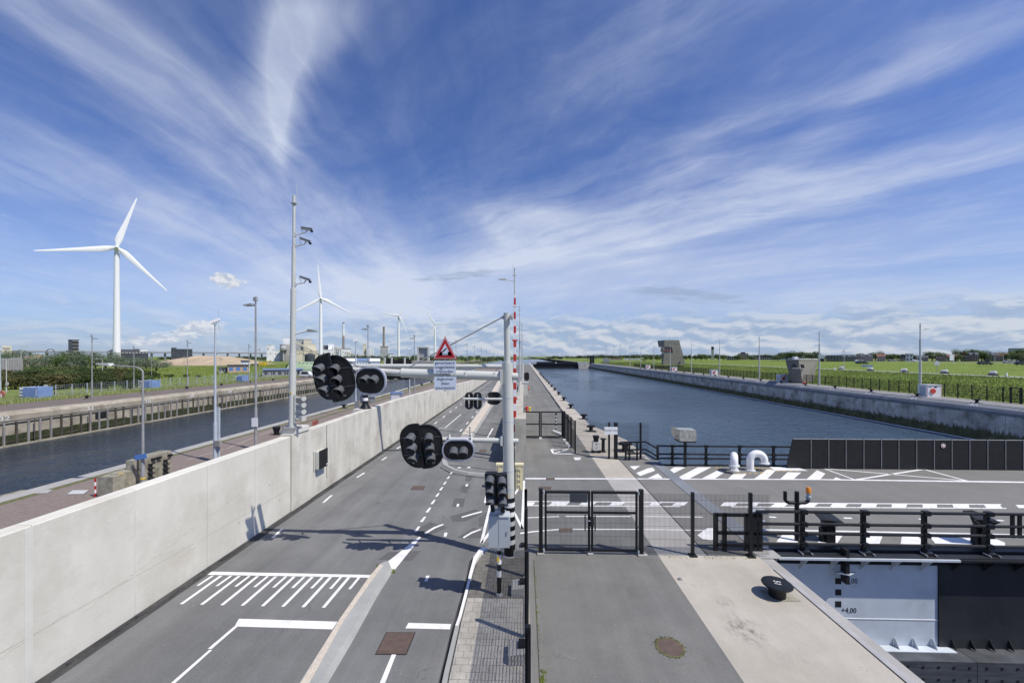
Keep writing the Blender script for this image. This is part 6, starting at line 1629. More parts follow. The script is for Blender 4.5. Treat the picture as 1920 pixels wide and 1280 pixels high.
for pa, pb in ((1246.5, 1247), (1252, 1252.5), (1257, 1257.5)): slab3([q(pa, 662.2, .2), q(pb, 662.2, .2), q(pb - .8, 650.2, .2), q(pa - .8, 650.2, .2)], [q(pa, 662.2, .5), q(pb, 662.2, .5), q(pb - .8, 650.2, .5), q(pa - .8, 650.2, .5)], 'mullion', 'grey_dark', w_)
MB().obox(q(1238, 657.2, 3), q(1261, 656.6, -.3), .4, .45).build('red_balcony', 'sign_red', t)
MB().obox(q(1246, 657.0, -.35), q(1261, 656.6, -.35), .1, .25).build('railing', 'sign_red', t)
MB().bx(q(1279, 0).x, q(1281, 0).x, -1, -.6, zat(672, o0) - 3, zat(668, o0) - 3).build('side_window', 'glassdark', t)
MB().tube(q(1255, 637, 3), q(1255, 629, 3), .05, n=5).build('antenna', 'grey_dark', t)
for zz2, n2 in ((644, 4), (672, 5)): MB().obox(q(1246, zz2, -.02), q(1279 if zz2 > 660 else 1275, zz2, -.02), .05, .06).build('panel_joint', 'silo', t)
D = 91.0
o0 = at(1503, 717, D); o0.z = .8; t = thing('concrete_kiosk', 'low concrete lock kiosk shaped like an upturned wedge with a slit window', 'building', o0); ov = Vector(o0)
slab3([q(1483, 716), q(1505, 718.5, -2), q(1497, 674.3, -2), q(1472.5, 674.5)], [q(1485, 716, 6), q(1524, 716, 4), q(1533, 674.5, 5), q(1474, 674.5, 7)], 'upper_body', 'tower')
slab3([q(1505, 718.5, -2), q(1525, 716.5, 2), q(1533.5, 674.5, 3), q(1497, 674.3, -2)], [q(1503, 717, 5), q(1522, 716.5, 5), q(1532, 674.6, 6), q(1495, 674.5, 5)], 'side_body', 'tower')
w_ = MB().add([q(1486, 689.3, -1.2), q(1509, 690, -2.0), q(1507, 683.2, -1.98), q(1484.5, 682.8, -1.2)] + [q(1486, 689.3, -1.0), q(1509, 690, -1.6), q(1507, 683.2, -1.6), q(1484.5, 682.8, -1.0)],
              [(0, 1, 2, 3), (7, 6, 5, 4), (0, 4, 5, 1), (1, 5, 6, 2), (2, 6, 7, 3), (3, 7, 4, 0)]).build('window', 'glassdark', t)
MB().obox(q(1486, 690, -1.6), q(1510, 691, -2.4), .5, .10).build('sill', 'white', t)
MB().obox(q(1497, 683, -1.9), q(1497.5, 689.5, -1.95), .12, .1).build('mullion', 'tower', w_)
MB().bc(q(1491, 671.5, 2), (.8, .8, .8)).build('roof_vent', 'white', t); MB().bc(q(1513, 672.5, 3), (5, .1, .1)).build('roof_rail', 'white', t)
MB().obox(q(1472.5, 674.1, 0), q(1497, 673.9, -2), .25, .10).build('roof_edge', 'wall_light', t); MB().obox(q(1497, 673.9, -2), q(1533.5, 674.1, 3), .25, .10).build('roof_edge', 'wall_light', t)
MB().obox(q(1480, 697, -.0), q(1501.5, 698.5, -2.05), .05, .05).build('panel_joint', 'silo', t)

# distant lock head: black gate, small buildings
D = 345
t = thing('far_lock_gate', 'black closed gate at the far end of the lock with a white square', 'lock gate', (25, 348, 0))
a = at(1000, 690, 345); 
MB().bx(8, 50, 347, 349, -9, .4).build('lower_hull', 'black_matt', t, world=True)
MB().bx(11, 46, 346.4, 347, .3, 2.2).build('upper_hull', 'gate_black', t, world=True)
for k in range(18): MB().bx(11.5 + k * 2, 11.8 + k * 2, 346.2, 346.39, .3, 2.2).build('rib', 'black_matt', t, world=True)
MB().bx(27.4, 28.3, 346.0, 346.19, .9, 1.8).build('white_square', 'white', t, world=True)
tag(MB().bx(46.5, 56, 345, 352, -.0, 2.0).build('gate_house', 'grey_build', None), 'low pale block at the right end of the far lock gate', 'building')
tag(MB().bx(6.6, 10.5, 346, 352, -.0, 1.8).build('gate_house', 'grey_build', None), 'small pale block at the left end of the far lock gate', 'building')
struct(MB().bx(47, 57, 344, 396, -9, -.02).build('far_lock_head', 'stone_right'))
def block(name, label, cat, px0, px1, ytop, ybase_z, d, depth, m, group=None, parts=None, rel=None):
    """a distant building: pixel extents at camera depth d, standing on level z"""
    c = at((px0 + px1) / 2, 668, d); phi = math.atan(((px0 + px1) / 2 - HX) / F); w = (px1 - px0) * d / F * math.cos(phi); z1 = H + (HY - ytop) * d / F
    t = thing(name, label, cat, (c.x, c.y, ybase_z), rz=math.atan2(-c.x, c.y), group=group)
    MB().bx(-w / 2, w / 2, 0, depth, 0, z1 - ybase_z).build('walls', m, t)
    return t, w, z1 - ybase_z
block('pump_house', 'grey block building beyond the right quay near the two dark posts', 'building', 1130, 1143, 671.5, 0, 330, 14, 'grey_build')
for i, q0_ in enumerate((1107, 1111.5)): tag(MB().bx(-.9, .9, -.5, .5, 0, 7.6).build('dark_post', 'black', None, Vector((at(q0_, 668, 345).x, 345, 0))), ('left' if i == 0 else 'right') + ' of the two dark gate posts at the far lock head', 'post', 'dark posts at the far lock head')
for k, (q_, dd) in enumerate(((1095, 420), (1098, 400), (1137, 300), (1150, 285), (1163, 262))):
    p = at(q_, 668, dd); p.z = 0; street_lamp('hair thin lamp pole near the far lock head, %s from the left' % ordn[k], p, 14.5, 'flood', group='lamp poles near the far lock head', r=.1)

# ================================================================== WIND TURBINES
def turbine(label, px, hub_y, d, L_, blades, yaw_extra=0.0, tilt=0, zb=0.0, rt=1.9):
    b = at(px, 668, d); b.z = zb; t = thing('wind_turbine', label, 'wind turbine', b, group='white wind turbines on the left')
    hz = zat(hub_y, b) - zb
    MB().tube((0, 0, 0), (0, 0, hz - 1.0), rt, rt * .62, n=24).build('tower', 'white', t)
    face = math.atan2(-b.x, -b.y)   # direction to the camera
    rz = -face + math.pi + yaw_extra
    nac = MB().path([(0, -2.6, 0), (0, -1.8, 0), (0, 3, 0), (0, 6.5, 0)], [.7, 1.5, 1.6, 1.1], 14).build('nacelle', 'white', t, (0, 0, hz), (0, 0, rz))
    MB().path([(0, -4.9, 0), (0, -4.4, 0), (0, -3.4, 0), (0, -2.5, 0)], [.15, .9, 1.35, 1.4], 14).build('hub', 'white', nac)
    for a in blades:
        prof = ((0, .9, .9), (.03, .95, .8), (.12, 1.9, .45), (.22, 1.95, .32), (.5, 1.25, .2), (.8, .75, .12), (.97, .4, .06), (1.0, .08, .03))
        v = []; n = 8
        for s_, ch, th_ in prof:
            for k in range(n):
                q_ = 2 * math.pi * k / n; x = math.cos(q_) * ch - (ch - .9) * .5 * 1; y = math.sin(q_) * th_
                v.append((x, y - 3.2, s_ * L_))
        f = [(i * n + k, i * n + (k + 1) % n, (i + 1) * n + (k + 1) % n, (i + 1) * n + k) for i in range(len(prof) - 1) for k in range(n)]
        o = MB().add(v, f, 0, True).build('blade', 'white', t, (0, 0, hz), None)
        o.rotation_euler = (Matrix.Rotation(rz, 3, 'Z') @ Matrix.Rotation(a, 3, 'Y')).to_euler()
    return t
# blade angles measured clockwise from straight up
turbine('largest white wind turbine, standing left behind the bushes', 219, 465, 298, 41, [R(15), R(135.5), R(-104.5)], rt=2.3)
turbine('white wind turbine between the camera mast and the industrial chimneys', 601.5, 560, 500, 43, [R(-5), R(115), R(-122)], rt=2.3)
turbine('small white wind turbine right of the second chimney', 747.5, 592, 850, 42, [R(34), R(154), R(-80)], rt=2.8)
turbine('most distant white wind turbine, just above the warning sign', 815.5, 607, 1000, 44, [R(-35), R(86), R(-165)], rt=3.0)

# ================================================================== LEFT BACKGROUND
t, w, h = block('concrete_wall_building', 'windowless grey building of ribbed concrete panels at the left margin', 'building', -14, 43.5, 672, 0, 112, 10, 'grey_build')
mb = MB()
for k in range(36): MB().bx(-w / 2 + k * w / 36 + .02, -w / 2 + (k + 1) * w / 36 - .02, -.12, -.01, 0, h - random.uniform(0, .05)).build('panel', 'timber' if k % 3 else 'grey_build', t)
def container(label, px0, px1, yt, yb, group='blue containers on the far canal bank'):
    b = G((px0 + px1) / 2, yb, 0); d = b.dot(FW); w = (px1 - px0) * d / F; h = (yb - yt) * d / F
    t = thing('shipping_container', label, 'container', b, rz=0, group=group)
    e = w * .24
    body = MB().bx(-w / 2 + e, w / 2, -.0, 2.0, .12, h)
    for k in range(14):
        x = -w / 2 + e + (w - e) * (k + .2) / 14; body.bx(x, x + (w - e) / 28, -.05, -.001, .2, h - .1)
    body.build('body', 'blue', t)
    MB().bx(w / 2 - .3, w / 2 - .2, -.06, -.051, h * .3, h * .85).build('lettering_strip', 'white', t)
    dr = MB().bx(-w / 2, -w / 2 + e - .02, .1, 1.9, .12, h).build('end_doors', 'white', t)
    for k in range(3): MB().bx(-w / 2 + .08, -w / 2 + e - .1, .05, .099, h * (.22 + .26 * k), h * (.27 + .26 * k)).build('door_bar', 'black', dr)
    for sx_ in (-w / 2 + .1, w / 2 - .2): MB().bx(sx_, sx_ + .15, .1, 1.8, 0, .118).build('foot', 'black', t)
container('nearest blue container with open white doors at the left', 34, 72, 726, 748.5)
container('second blue container beside the curved street lamp', 262, 284.5, 713.5, 730)
container('most distant blue container on the far canal bank', 441, 456.5, 704, 716.5)
p = G(86, 736, 0); t = thing('notice_board', 'small white notice board on legs in the far grass', 'sign', p); MB().bx(-.35, .35, -.05, .0, 1.0, 1.55).build('board', 'grey_paint', t); MB().bx(-.2, -.15, 0, .05, 0, 1.0).build('leg', 'galv', t); MB().bx(.15, .2, 0, .05, 0, 1.0).build('leg', 'galv', t)
p = G(103, 744, 0); t = thing('marker_post', 'small yellow topped marker in the far grass', 'post', p); MB().bx(-.08, .08, -.05, .05, 0, .8).build('post', 'grey_dark', t); MB().bx(-.14, .14, -.1, .1, .8, 1.05).build('yellow_head', 'yellow', t)
t = thing('canal_fence', 'low wire fence of grey posts in the grass beyond the far canal quay', 'fence', (-78, 100, 0))
for k in range(60): MB().bx(-.04, .04, k * 2.4 - 38, k * 2.4 - 37.92, 0, 2.1).build('post', 'galv', t)
mb = MB()
for z in (.4, .8, 1.2, 1.6, 1.95): mb.bx(-.012, .012, -38, 105, z, z + .02)
for k in range(420): mb.bx(-.004, .004, -38 + k * .34, -37.992 + k * .34, .1, 1.95)
mb.build('wires', 'galv', t)['kind'] = 'stuff'
# low buildings beyond the canal
def shed(name, label, cat, px0, px1, yt, d, depth, mw_, mr_, ridge=0.0, base=0.0, nwin=0, wm='glassdark', roofh=None, door=True):
    t, w, h = block(name, label, cat, px0, px1, yt, base, d, depth, mw_)
    if ridge: MB().add([(-w / 2 - .3, -.4, h), (w / 2 + .3, -.4, h), (w / 2 + .3, depth + .4, h), (-w / 2 - .3, depth + .4, h), (-w / 2 - .3, depth / 2, h + ridge), (w / 2 + .3, depth / 2, h + ridge)],
                       [(0, 1, 5, 4), (2, 3, 4, 5), (1, 2, 5), (3, 0, 4), (3, 2, 1, 0)]).build('roof', mr_, t)
    else: MB().bx(-w / 2 - .3, w / 2 + .3, -.4, depth + .3, h + .002, h + max(.3, d * .0012)).build('roof', mr_, t)
    for k in range(nwin):
        x = -w / 2 + w * (k + .5) / nwin; ww = w / nwin * .28
        f = MB().bx(x - ww, x + ww, -.08, -.005, h * .35, h * .75).build('window', wm, t)
    return t, w, h
t, w, h = shed('lock_office', 'long low grey office with a blue roof edge left of the camera mast', 'building', 494, 568, 693.5, 136, 12, 'silo', 'blue_roof', nwin=6)
MB().bx(w * .22, w * .34, -.12, -.085, h * .2, h * .85).build('white_door', 'white', t)
# green arched hangar
D = 158; c = at(555, 701, D); c.z = 0
t = thing('green_hangar', 'pale green arched hangar behind the camera mast', 'building', c); w = 64 * D / F; hh = 22 * D / F
v = []; n = 10; dep = 16
for x in (-w / 2 + 2.5, w / 2):
    for k in range(n + 1): a = math.pi * k / n; v.append((x - (0 if x > 0 else 0), dep / 2 - dep / 2 * math.cos(a), math.sin(a) ** .8 * hh))
MB().add(v, [(k, k + 1, n + 2 + k, n + 1 + k) for k in range(n)] + [tuple(range(n + 1)), tuple(range(2 * n + 1, n, -1))]).build('roof', 'green_roof', t)
for k in range(6): MB().obox((-w / 2 + 4 + k * 1.6, 1.5, hh * .62), (-w / 2 + 4.5 + k * 1.6, 4.0, hh * .92), .5, .1).build('skylight', 'roofdark', t)
MB().add([(-w / 2, 2, 0), (-w / 2, dep - 2, 0), (-w / 2 + 2.5, dep - 1, hh * .8), (-w / 2 + 2.5, 1, hh * .8)], [(0, 1, 2, 3), (3, 2, 1, 0)]).build('end_lean', 'green_roof', t)
# white sheds
for k, (a, b, yt, dd, rf) in enumerate(((640, 668, 677, 240, 'white_build'), (668, 694, 676.5, 250, 'blue_roof'), (694, 712, 677, 240, 'white_build'))):
    t, w, h = shed('white_shed', ('white shed with a pale roof left of the oval signal board', 'white shed with a blue roof above the oval signal board', 'white shed with a pale roof ending at the dark signal backs')[k], 'building', a, b, yt, dd, 14, 'white_build', rf, ridge=1.7, nwin=5, wm='blue_sign')
# factory cluster
def fb(name, label, px0, px1, yt, d, m, depth=25, cat='building', roof=None, parts=()):
    t, w, h = block(name, label, cat, px0, px1, yt, 0, d, depth, m)
    MB().bx(-w / 2 - .3, w / 2 + .3, -.3, depth + .3, h + .002, h + .7).build('roof_edge', roof or m, t)
    rnd = random.Random(int(px0 * 7)); vis0 = h - (670 - yt) * d / F
    for k in range(int((px1 - px0) / 4)):
        x = -w / 2 + w * (k + .5) / max(1, int((px1 - px0) / 4)); zz = vis0 + (h - vis0) * rnd.choice((.45, .6, .3))
        MB().bx(x - .6, x + .6, -.25, -.01, zz, zz + rnd.choice((1.2, 2.0, 3.0))).build('window', 'silo', t)
    return t, w, h
fb('factory_tower', 'narrow white factory tower at the left end of the plant', 500, 515, 647, 560, 'white_build')
fb('factory_hall', 'low white factory hall beside the narrow white tower', 515, 527, 657.5, 565, 'white_build')
fb('factory_block', 'upper pale block left behind the camera mast', 531, 547, 633, 620, 'white_build')
fb('factory_block', 'large half grey half beige factory block right of the camera mast', 555, 569, 636.5, 610, 'grey_build'); fb('factory_block', 'sunlit cream side of the tall factory block', 569.2, 584, 636.5, 610, 'beige_build')  # one block in two cladding colours, grey left half and cream right half
fb('factory_block', 'beige block standing before the tall factory block', 577.5, 592, 645, 575, 'beige_build')
fb('factory_hall', 'long cream factory hall at the foot of the tall block', 556, 597, 657.5, 560, 'beige_build')
fb('factory_block', 'white plant building right of the nearer turbine', 605, 634, 656, 560, 'white_build'); fb('factory_block', 'small pale blue block on the white plant building', 615.5, 626, 645, 570, 'white_build', 12)
fb('factory_block', 'white plant building around the first chimney', 637, 658, 654, 560, 'white_build', roof='silo')
for k, (a, b, yt, dd) in enumerate(((526.5, 546, 646.5, 560),)):
    c = at((a + b) / 2, 668, dd); r_ = (b - a) / 2 * dd / F; c.z = 0
    t = thing('silo', 'wide grey cylindrical silo left of the camera mast', 'silo', c); hh = zat(yt, c)
    MB().lathe([(r_, 0), (r_, hh), (r_ * .97, hh + .5)], n=36).build('shell', 'silo', t)
    MB().lathe([(1.2, hh - 22), (1.2, hh - 9), (4.5, hh - 7), (4.5, hh - 4), (1.5, hh - 1)], (2, -r_ - 2, 0), 14).build('hopper', 'grey_build', t)
for k, q_ in enumerate((608.5, 613)):
    c = at(q_, 668, 575); c.z = 0; t = thing('silo', ('left' if k == 0 else 'right') + ' of the two small dark tanks on the white plant building', 'silo', c, group='small dark tanks'); hh = zat(648, c)
    MB().lathe([(1.6, 0), (1.6, hh), (1.2, hh + .6)], n=16).build('shell', 'roofdark', t)
c = at(581, 668, 470); c.z = 0; t = thing('storage_tank', 'dark storage tank with a conical roof before the cream hall', 'tank', c); MB().lathe([(5.6, 0), (5.6, zat(665, c)), (.5, zat(662, c))], n=24).build('shell', 'dark_build', t)
def conveyor(label, a, b, d):
    p0, p1 = at(*a, d), at(*b, d); c = Vector(((p0.x + p1.x) / 2, (p0.y + p1.y) / 2, 0))
    t = thing('conveyor', label, 'conveyor', c); MB().obox(p0 - c, p1 - c, 2.6, 2.0).build('gallery', 'beige_build', t)
    for f_ in (.3, .6, .9): q_ = p0.lerp(p1, f_) - c; MB().obox((q_.x, q_.y, 0), (q_.x, q_.y, q_.z - .8), .7, .7).build('trestle', 'grey_dark', t)
conveyor('sloping cream conveyor gallery running down from the tall block', (554, 642), (602, 664), 545)
conveyor('cream conveyor gallery running down right from the plant', (650, 661), (682, 668.5), 545)
conveyor('short pale conveyor beside the first chimney', (626, 652), (640, 655), 552)
for q_, yt, ybot, dd, top, lab in ((644, 606, 655, 640, 'white', 'taller industrial chimney with a white upper half'), (719.7, 614, 650, 700, None, 'shorter brown industrial chimney above a red roof')):
    c = at(q_, 668, dd); c.z = 0; t = thing('chimney', lab, 'chimney', c); hh = zat(yt, c); r_ = 3.9 * .5 * dd / F * 1.0
    MB().tube((0, 0, 0), (0, 0, hh * (.66 if top else 1)), r_ * 1.15, r_ * 1.0, n=20).build('shaft', 'stack', t)
    if top: MB().tube((0, 0, hh * .66), (0, 0, hh), r_, r_ * .92, n=20).build('white_shaft', 'white_build', t)
    MB().tube((0, 0, hh), (0, 0, hh + 1.4), r_ * .98, n=20).build('rim', 'dark_build', t)
fb('factory_tower', 'narrow cream tower left of the ribbed white silos', 680.7, 686.7, 645.5, 560, 'beige_build', 12)
t, w, h = fb('silo_block', 'ribbed white silo block behind the floodlight pole', 687, 700.5, 652.5, 560, 'white_build', 14)
for k in range(5): MB().tube((-w / 2 + w * (k + .5) / 5, 0, 0), (-w / 2 + w * (k + .5) / 5, 0, h * .97), w / 10, n=10).build('silo_cell', 'white_build', t)
t, w, h = fb('boiler_house', 'grey boiler house with a red roof under the shorter chimney', 713, 727.5, 650, 660, 'grey_build', 20, roof='rooftile')
fb('factory_hall', 'low red roofed hall right of the boiler house', 727.5, 738, 664, 660, 'white_build', 20, roof='rooftile')
# storm gate frame
D = 260; c = at(793, 668, D); c.z = 0
t = thing('lifting_gate', 'tall grey lifting gate frame with a raised door left of the warning sign', 'gate', c); s_ = D / F
def zz3(y): return H + (HY - y) * s_
MB().bx(-11 * s_, -8.2 * s_, 0, 3, 0, zz3(650)).build('pillar', 'grey_paint', t); MB().bx(8.2 * s_, 11 * s_, 0, 3, 0, zz3(650)).build('pillar', 'grey_paint', t)
MB().bx(-8.2 * s_, 8.2 * s_, 0, 3, zz3(652), zz3(650) - .01).build('lintel', 'grey_paint', t); MB().bx(-8.1 * s_, 8.1 * s_, 1.2, 2, zz3(671), zz3(652.2)).build('raised_door', 'grey_build', t)
t2 = block('pump_house', 'dark low building at the foot of the lifting gate frame', 'building', 772, 812, 677, 0, 200, 14, 'silo')
# viaduct
t = thing('viaduct', 'long grey viaduct crossing low on the left horizon', 'bridge', (-500, 600, 0))
pA_, pB_ = at(-60, 658.5, 560), at(560, 663, 760)
MB().obox(pA_, pB_, 8, 1.6).build('deck', 'bridge', t, world=True); MB().obox(pA_ + Vector((0, 0, 1.4)), pB_ + Vector((0, 0, 1.4)), 8, .8).build('parapet', 'grey_build', t, world=True)
for k in range(24):
    p_ = pA_.lerp(pB_, (k + .5) / 24); MB().bx(p_.x - 1, p_.x + 1, p_.y - 1, p_.y + 1, 0, p_.z - .8).build('pier', 'bridge', t, world=True)
# truss hump on it
p0_, p1_ = at(86, 659.5, 585), at(103, 660, 590)
t = thing('bridge_truss', 'small dark trapezium truss standing above the viaduct', 'bridge', ((p0_.x + p1_.x) / 2, p0_.y, p0_.z)); c = wloc(t)
MB().path([p0_ - c, at(91, 654.5, 586) - c, at(98.5, 654.5, 588) - c, p1_ - c], .5, 6).build('chord', 'dark_build', t)
t, w, h = block('dark_tower', 'dark ruin like tower block of stacked floors on the left horizon', 'building', 128, 147.5, 637.5, 0, 420, 10, 'dark_build')
for k in range(7): MB().bx(-w * .12, w / 2 + .3, -.6, -.01, h - 1.2 - k * 1.7, h - .7 - k * 1.7).build('floor_slab', 'timber_dark' if k % 2 else 'grey_build', t)
MB().bx(-w / 2 - .2, w / 2 + .4, -.5, 10.5, h + .002, h + .5).build('roof_edge', 'black_matt', t)
t, w, h = block('long_hall', 'long dark hall with a pale sloping roof end behind the big turbine', 'building', 202, 279, 659, 0, 560, 20, 'dark_build')
MB().add([(-w / 2, -.4, h), (w / 2, -.4, h), (w / 2, 20, h), (-w / 2, 20, h), (-w / 2 + 5, 0, h + 3.2), (w / 2 - 8, 0, h + 3.2), (w / 2 - 8, 20, h + 3.2), (-w / 2 + 5, 20, h + 3.2)], [(3, 2, 1, 0), (4, 5, 6, 7), (0, 1, 5, 4), (1, 2, 6, 5), (2, 3, 7, 6), (3, 0, 4, 7)]).build('roof', 'roofdark', t)
MB().bx(w / 2 - 9, w / 2 - .5, -.8, -.45, h, h + 2.6).build('white_gable', 'white_build', t)
for k in range(12): MB().bx(-w / 2 + k * w / 12 + .5, -w / 2 + (k + 1) * w / 12 - .5, -.2, -.01, h - 2.2, h - .6).build('window', 'grey_build', t)
t, w, h = block('office_block', 'dark flat office block right of the big turbine', 'building', 321, 361, 654, 0, 600, 20, 'dark_build')
for k in range(8): MB().bx(-w / 2 + k * w / 8 + .6, -w / 2 + (k + 1) * w / 8 - .6, -.2, -.01, h - 3.5, h - 1.8).build('window', 'glass', t)
MB().bx(-w / 2, -w / 4, 2, 10, h + .002, h + 2).build('roof_house', 'roofdark', t)
t, w, h = block('far_house', 'pale clustered buildings on the horizon at the left margin', 'building', 3, 22, 648, 0, 520, 20, 'beige_build'); MB().bx(-w / 2, w / 3, -.2, -.01, h - 5, h - 2.5).build('window', 'silo', t)
for k, (a, b, yt, dd, m) in enumerate(((427, 466, 685, 165, 'brickpale'), (452, 468, 677, 170, 'white_build'), (410, 427, 690, 165, 'grey_build'), (492, 504, 700, 150, 'silo'), (470, 494, 683, 300, 'grey_build'))):
    t, w, h = shed('low_building', ('brown flat building beyond the far containers', 'white upper block on the brown flat building', 'small grey shed left of the brown flat building', 'low grey shed left of the lock office', 'pale low building behind the far lamp')[k], 'building', a, b, yt, dd, 8, m, 'roofdark', nwin=3, wm='blue_sign' if k == 0 else 'glassdark')
# sand heaps
random.seed(31)
def heap(label, px0, px1, ytop, d, dep):
    c = at((px0 + px1) / 2, 668, d); c.z = 0; w = (px1 - px0) * d / F; h = max(1, H + (HY - ytop) * d / F)
    n, m = 40, 14; v = []
    prof = [random.uniform(.72, 1.0) for _ in range(n + 1)]
    for j in range(m + 1):
        for i in range(n + 1):
            u = i / n * 2 - 1; q_ = j / m * 2 - 1; e = max(0, 1 - abs(u) ** 3.0) * max(0, 1 - abs(q_) ** 1.4)
            v.append((u * w / 2, q_ * dep / 2, h * e * prof[i] + random.uniform(0, .15)))
    o = MB().add(v, [(j * (n + 1) + i, j * (n + 1) + i + 1, (j + 1) * (n + 1) + i + 1, (j + 1) * (n + 1) + i) for j in range(m) for i in range(n)], 0, True).build('sand_heap', 'sand', None, c)
    tag(o, label, 'sand heap'); return o
heap('long pale sand heap left of the floodlight pole', 312, 478, 666, 330, 70)
heap('small sand heap between the silvery trees', 55, 82, 664, 300, 40); heap('low sand heap beside the dark tower', 100, 128, 667, 300, 40)

# ================================================================== VEGETATION
def leaves(n, blobs, leaf, seed):
    """leaf sized faces spread through several lobes"""
    rnd = random.Random(seed); mb = MB(); tot = sum(b[3] * b[4] * b[5] for b in blobs) ; vs = []; fs = []
    for _ in range(n):
        b = rnd.choices(blobs, [q_[3] * q_[4] * q_[5] for q_ in blobs])[0]
        while True:
            x, y, z = (rnd.uniform(-1, 1) for _ in range(3)); rr = x * x + y * y + z * z
            if .25 < rr < 1: break
        c = Vector((b[0] + x * b[3], b[1] + y * b[4], max(.05, b[2] + z * b[5])))
        nrm = Vector((x + rnd.uniform(-.8, .8), y + rnd.uniform(-.8, .8), z + rnd.uniform(-.2, 1.0))).normalized()
        u = nrm.orthogonal().normalized(); u.rotate(Matrix.Rotation(rnd.uniform(0, 6.28), 3, nrm)); w_ = nrm.cross(u)
        s_ = leaf * rnd.uniform(.5, 1.3); o = len(vs)
        vs += [c - u * s_, c + w_ * s_ * .55 + nrm * s_ * .15, c + u * s_, c - w_ * s_ * .55]; fs.append((o, o + 1, o + 2, o + 3))
    return MB().add(vs, fs)
def crown_blobs(w, h, d, seed, k=7, z0=.35):
    rnd = random.Random(seed); out = [(0, 0, h * .55, w * .36, d * .36, h * .34)]
    for i in range(k):
        a = rnd.uniform(0, 6.28); out.append((math.cos(a) * w * .27, math.sin(a) * d * .27, h * rnd.uniform(z0, .82), w * rnd.uniform(.14, .26), d * rnd.uniform(.14, .26), h * rnd.uniform(.12, .22)))
    return out
protos = {}
def proto(kind, v):
    """unit trees / bushes, 1 x 1 x 1, meshes shared"""
    key = (kind, v)
    if key in protos: return protos[key]
    n, leaf, m, z0, k = {'bush': (2600, .030, 'leaf_dark', .15, 11), 'bushmid': (2600, .030, 'leaf_mid', .15, 11), 'silver': (2600, .022, 'leaf_silver', .25, 10), 'brown': (2200, .032, 'leaf_brown', .2, 10),
                         'tree': (1800, .032, 'leaf_mid', .35, 8), 'fartree': (600, .05, 'leaf_far', .25, 7), 'palebush': (1400, .028, 'leaf_silver', .2, 6)}[kind]
    me = leaves(n, crown_blobs(1, 1, 1, hash((kind, v)) % 1000 if 0 else v * 17 + len(kind), k, z0), leaf, v * 31 + len(kind)).build('crown', m)
    mesh = me.data; bpy.data.objects.remove(me); protos[key] = mesh; return mesh
_trunk = MB().tube((0, 0, 0), (.0, 0, .45), .035, .02, n=7).tube((0, 0, .4), (.12, .04, .72), .02, .008, n=5).tube((0, 0, .38), (-.13, -.02, .68), .02, .008, n=5).tube((0, 0, .42), (.02, -.12, .75), .018, .006, n=5)
_tb = _trunk.build('trunk', 'bark'); TR = _tb.data; bpy.data.objects.remove(_tb)
ONES = 'first second third fourth fifth sixth seventh eighth ninth tenth eleventh twelfth thirteenth fourteenth fifteenth sixteenth seventeenth eighteenth nineteenth'.split()
TENS = 'twenty thirty forty fifty sixty seventy eighty ninety'.split()
def ow(n):
    if n < 20: return ONES[n - 1]
    if n > 99: return 'hundredth' if n == 100 else 'hundred and ' + ow(n - 100)
    t_, o_ = divmod(n, 10)
    return (TENS[t_ - 2][:-1] + 'ieth') if o_ == 0 else TENS[t_ - 2] + ' ' + ONES[o_ - 1]
cnt = {}
def plant(name, label, cat, kind, px, ybase, ytop, wpx, d, group, z0=0.0, seed=0):
    if '%s' in label: cnt[group] = cnt.get(group, 0) + 1; label = label % ow(cnt[group])
    c = at(px, 668, d); c.z = z0
    h = H + (HY - ytop) * d / F - z0; w = wpx * d / F
    t = thing(name, label, cat, c, group=group, rz=random.uniform(0, 6.28)); t.scale = (w * random.uniform(1.0, 1.2), w * random.uniform(1.0, 1.2), h * 1.02)
    for nm, me in (('crown', proto(kind, seed % 4)), ('trunk', TR)):
        o = bpy.data.objects.new(nm, me); COL.objects.link(o); o.parent = t
    return t
random.seed(77)
# dark wind shorn bushes on the left bank, nearest row first
rows = [((-40, 270), 720, 86, 700, 50, 24), ((-30, 290), 712, 102, 692, 52, 25), ((-30, 300), 706, 122, 684, 54, 26)]
for ri, ((xa, xb), yb_, d_, yt_, w_, sp_) in enumerate(rows):
    x = xa
    while x < xb:
        xx = x + random.uniform(-5, 5); ext = 1 if x < 230 else .7
        kind = random.choice(('bush', 'bush', 'bushmid', 'brown')) 
        plant('bush', ('dark wind shorn bush behind the wire fence, %s from the left in the front row', 'dark bush in the thicket, %s from the left in the middle row', 'dark bush in the thicket, %s from the left in the back row')[ri], 'bush', kind, xx, yb_,
              yt_ + random.uniform(-4, 5) + (6 if x > 250 else 0), w_ * random.uniform(.8, 1.3) * ext, d_ + random.uniform(-4, 6) + abs(xx - 480) * .0, ('front row bushes of the thicket', 'middle row bushes of the thicket', 'back row bushes of the thicket')[ri], seed=random.randrange(4))
        x += sp_
x = -30
while x < 300:
    top = 657 + random.uniform(-3, 5) if x < 215 else 662 + (x - 215) * .12 + random.uniform(-3, 3)
    if 50 < x < 85: top += 8
    plant('silver_tree', 'silvery green tree behind the dark thicket, %s from the left', 'tree', 'silver', x, 690, top, random.uniform(34, 52), random.uniform(165, 225), 'silvery trees behind the thicket', seed=random.randrange(4)); x += 19
for x in (118, 130, 150): plant('green_tree', 'fresh green tree before the dark tower, %s from the left', 'tree', 'tree', x, 690, 658 + random.uniform(0, 3), 36, 175, 'fresh green trees before the dark tower', seed=x % 4)
for k, (x, yt, w) in enumerate(((350, 699, 14), (316, 700, 20), (288, 697, 24), (372, 701, 10), (627, 661, 20))):
    plant('bush', 'lone low bush in the grass, %s from the left bushes' % ordn[k], 'bush', 'bushmid', x, 710, yt, w, 128 if x < 600 else 250, 'lone bushes on the left grass', seed=k % 4)
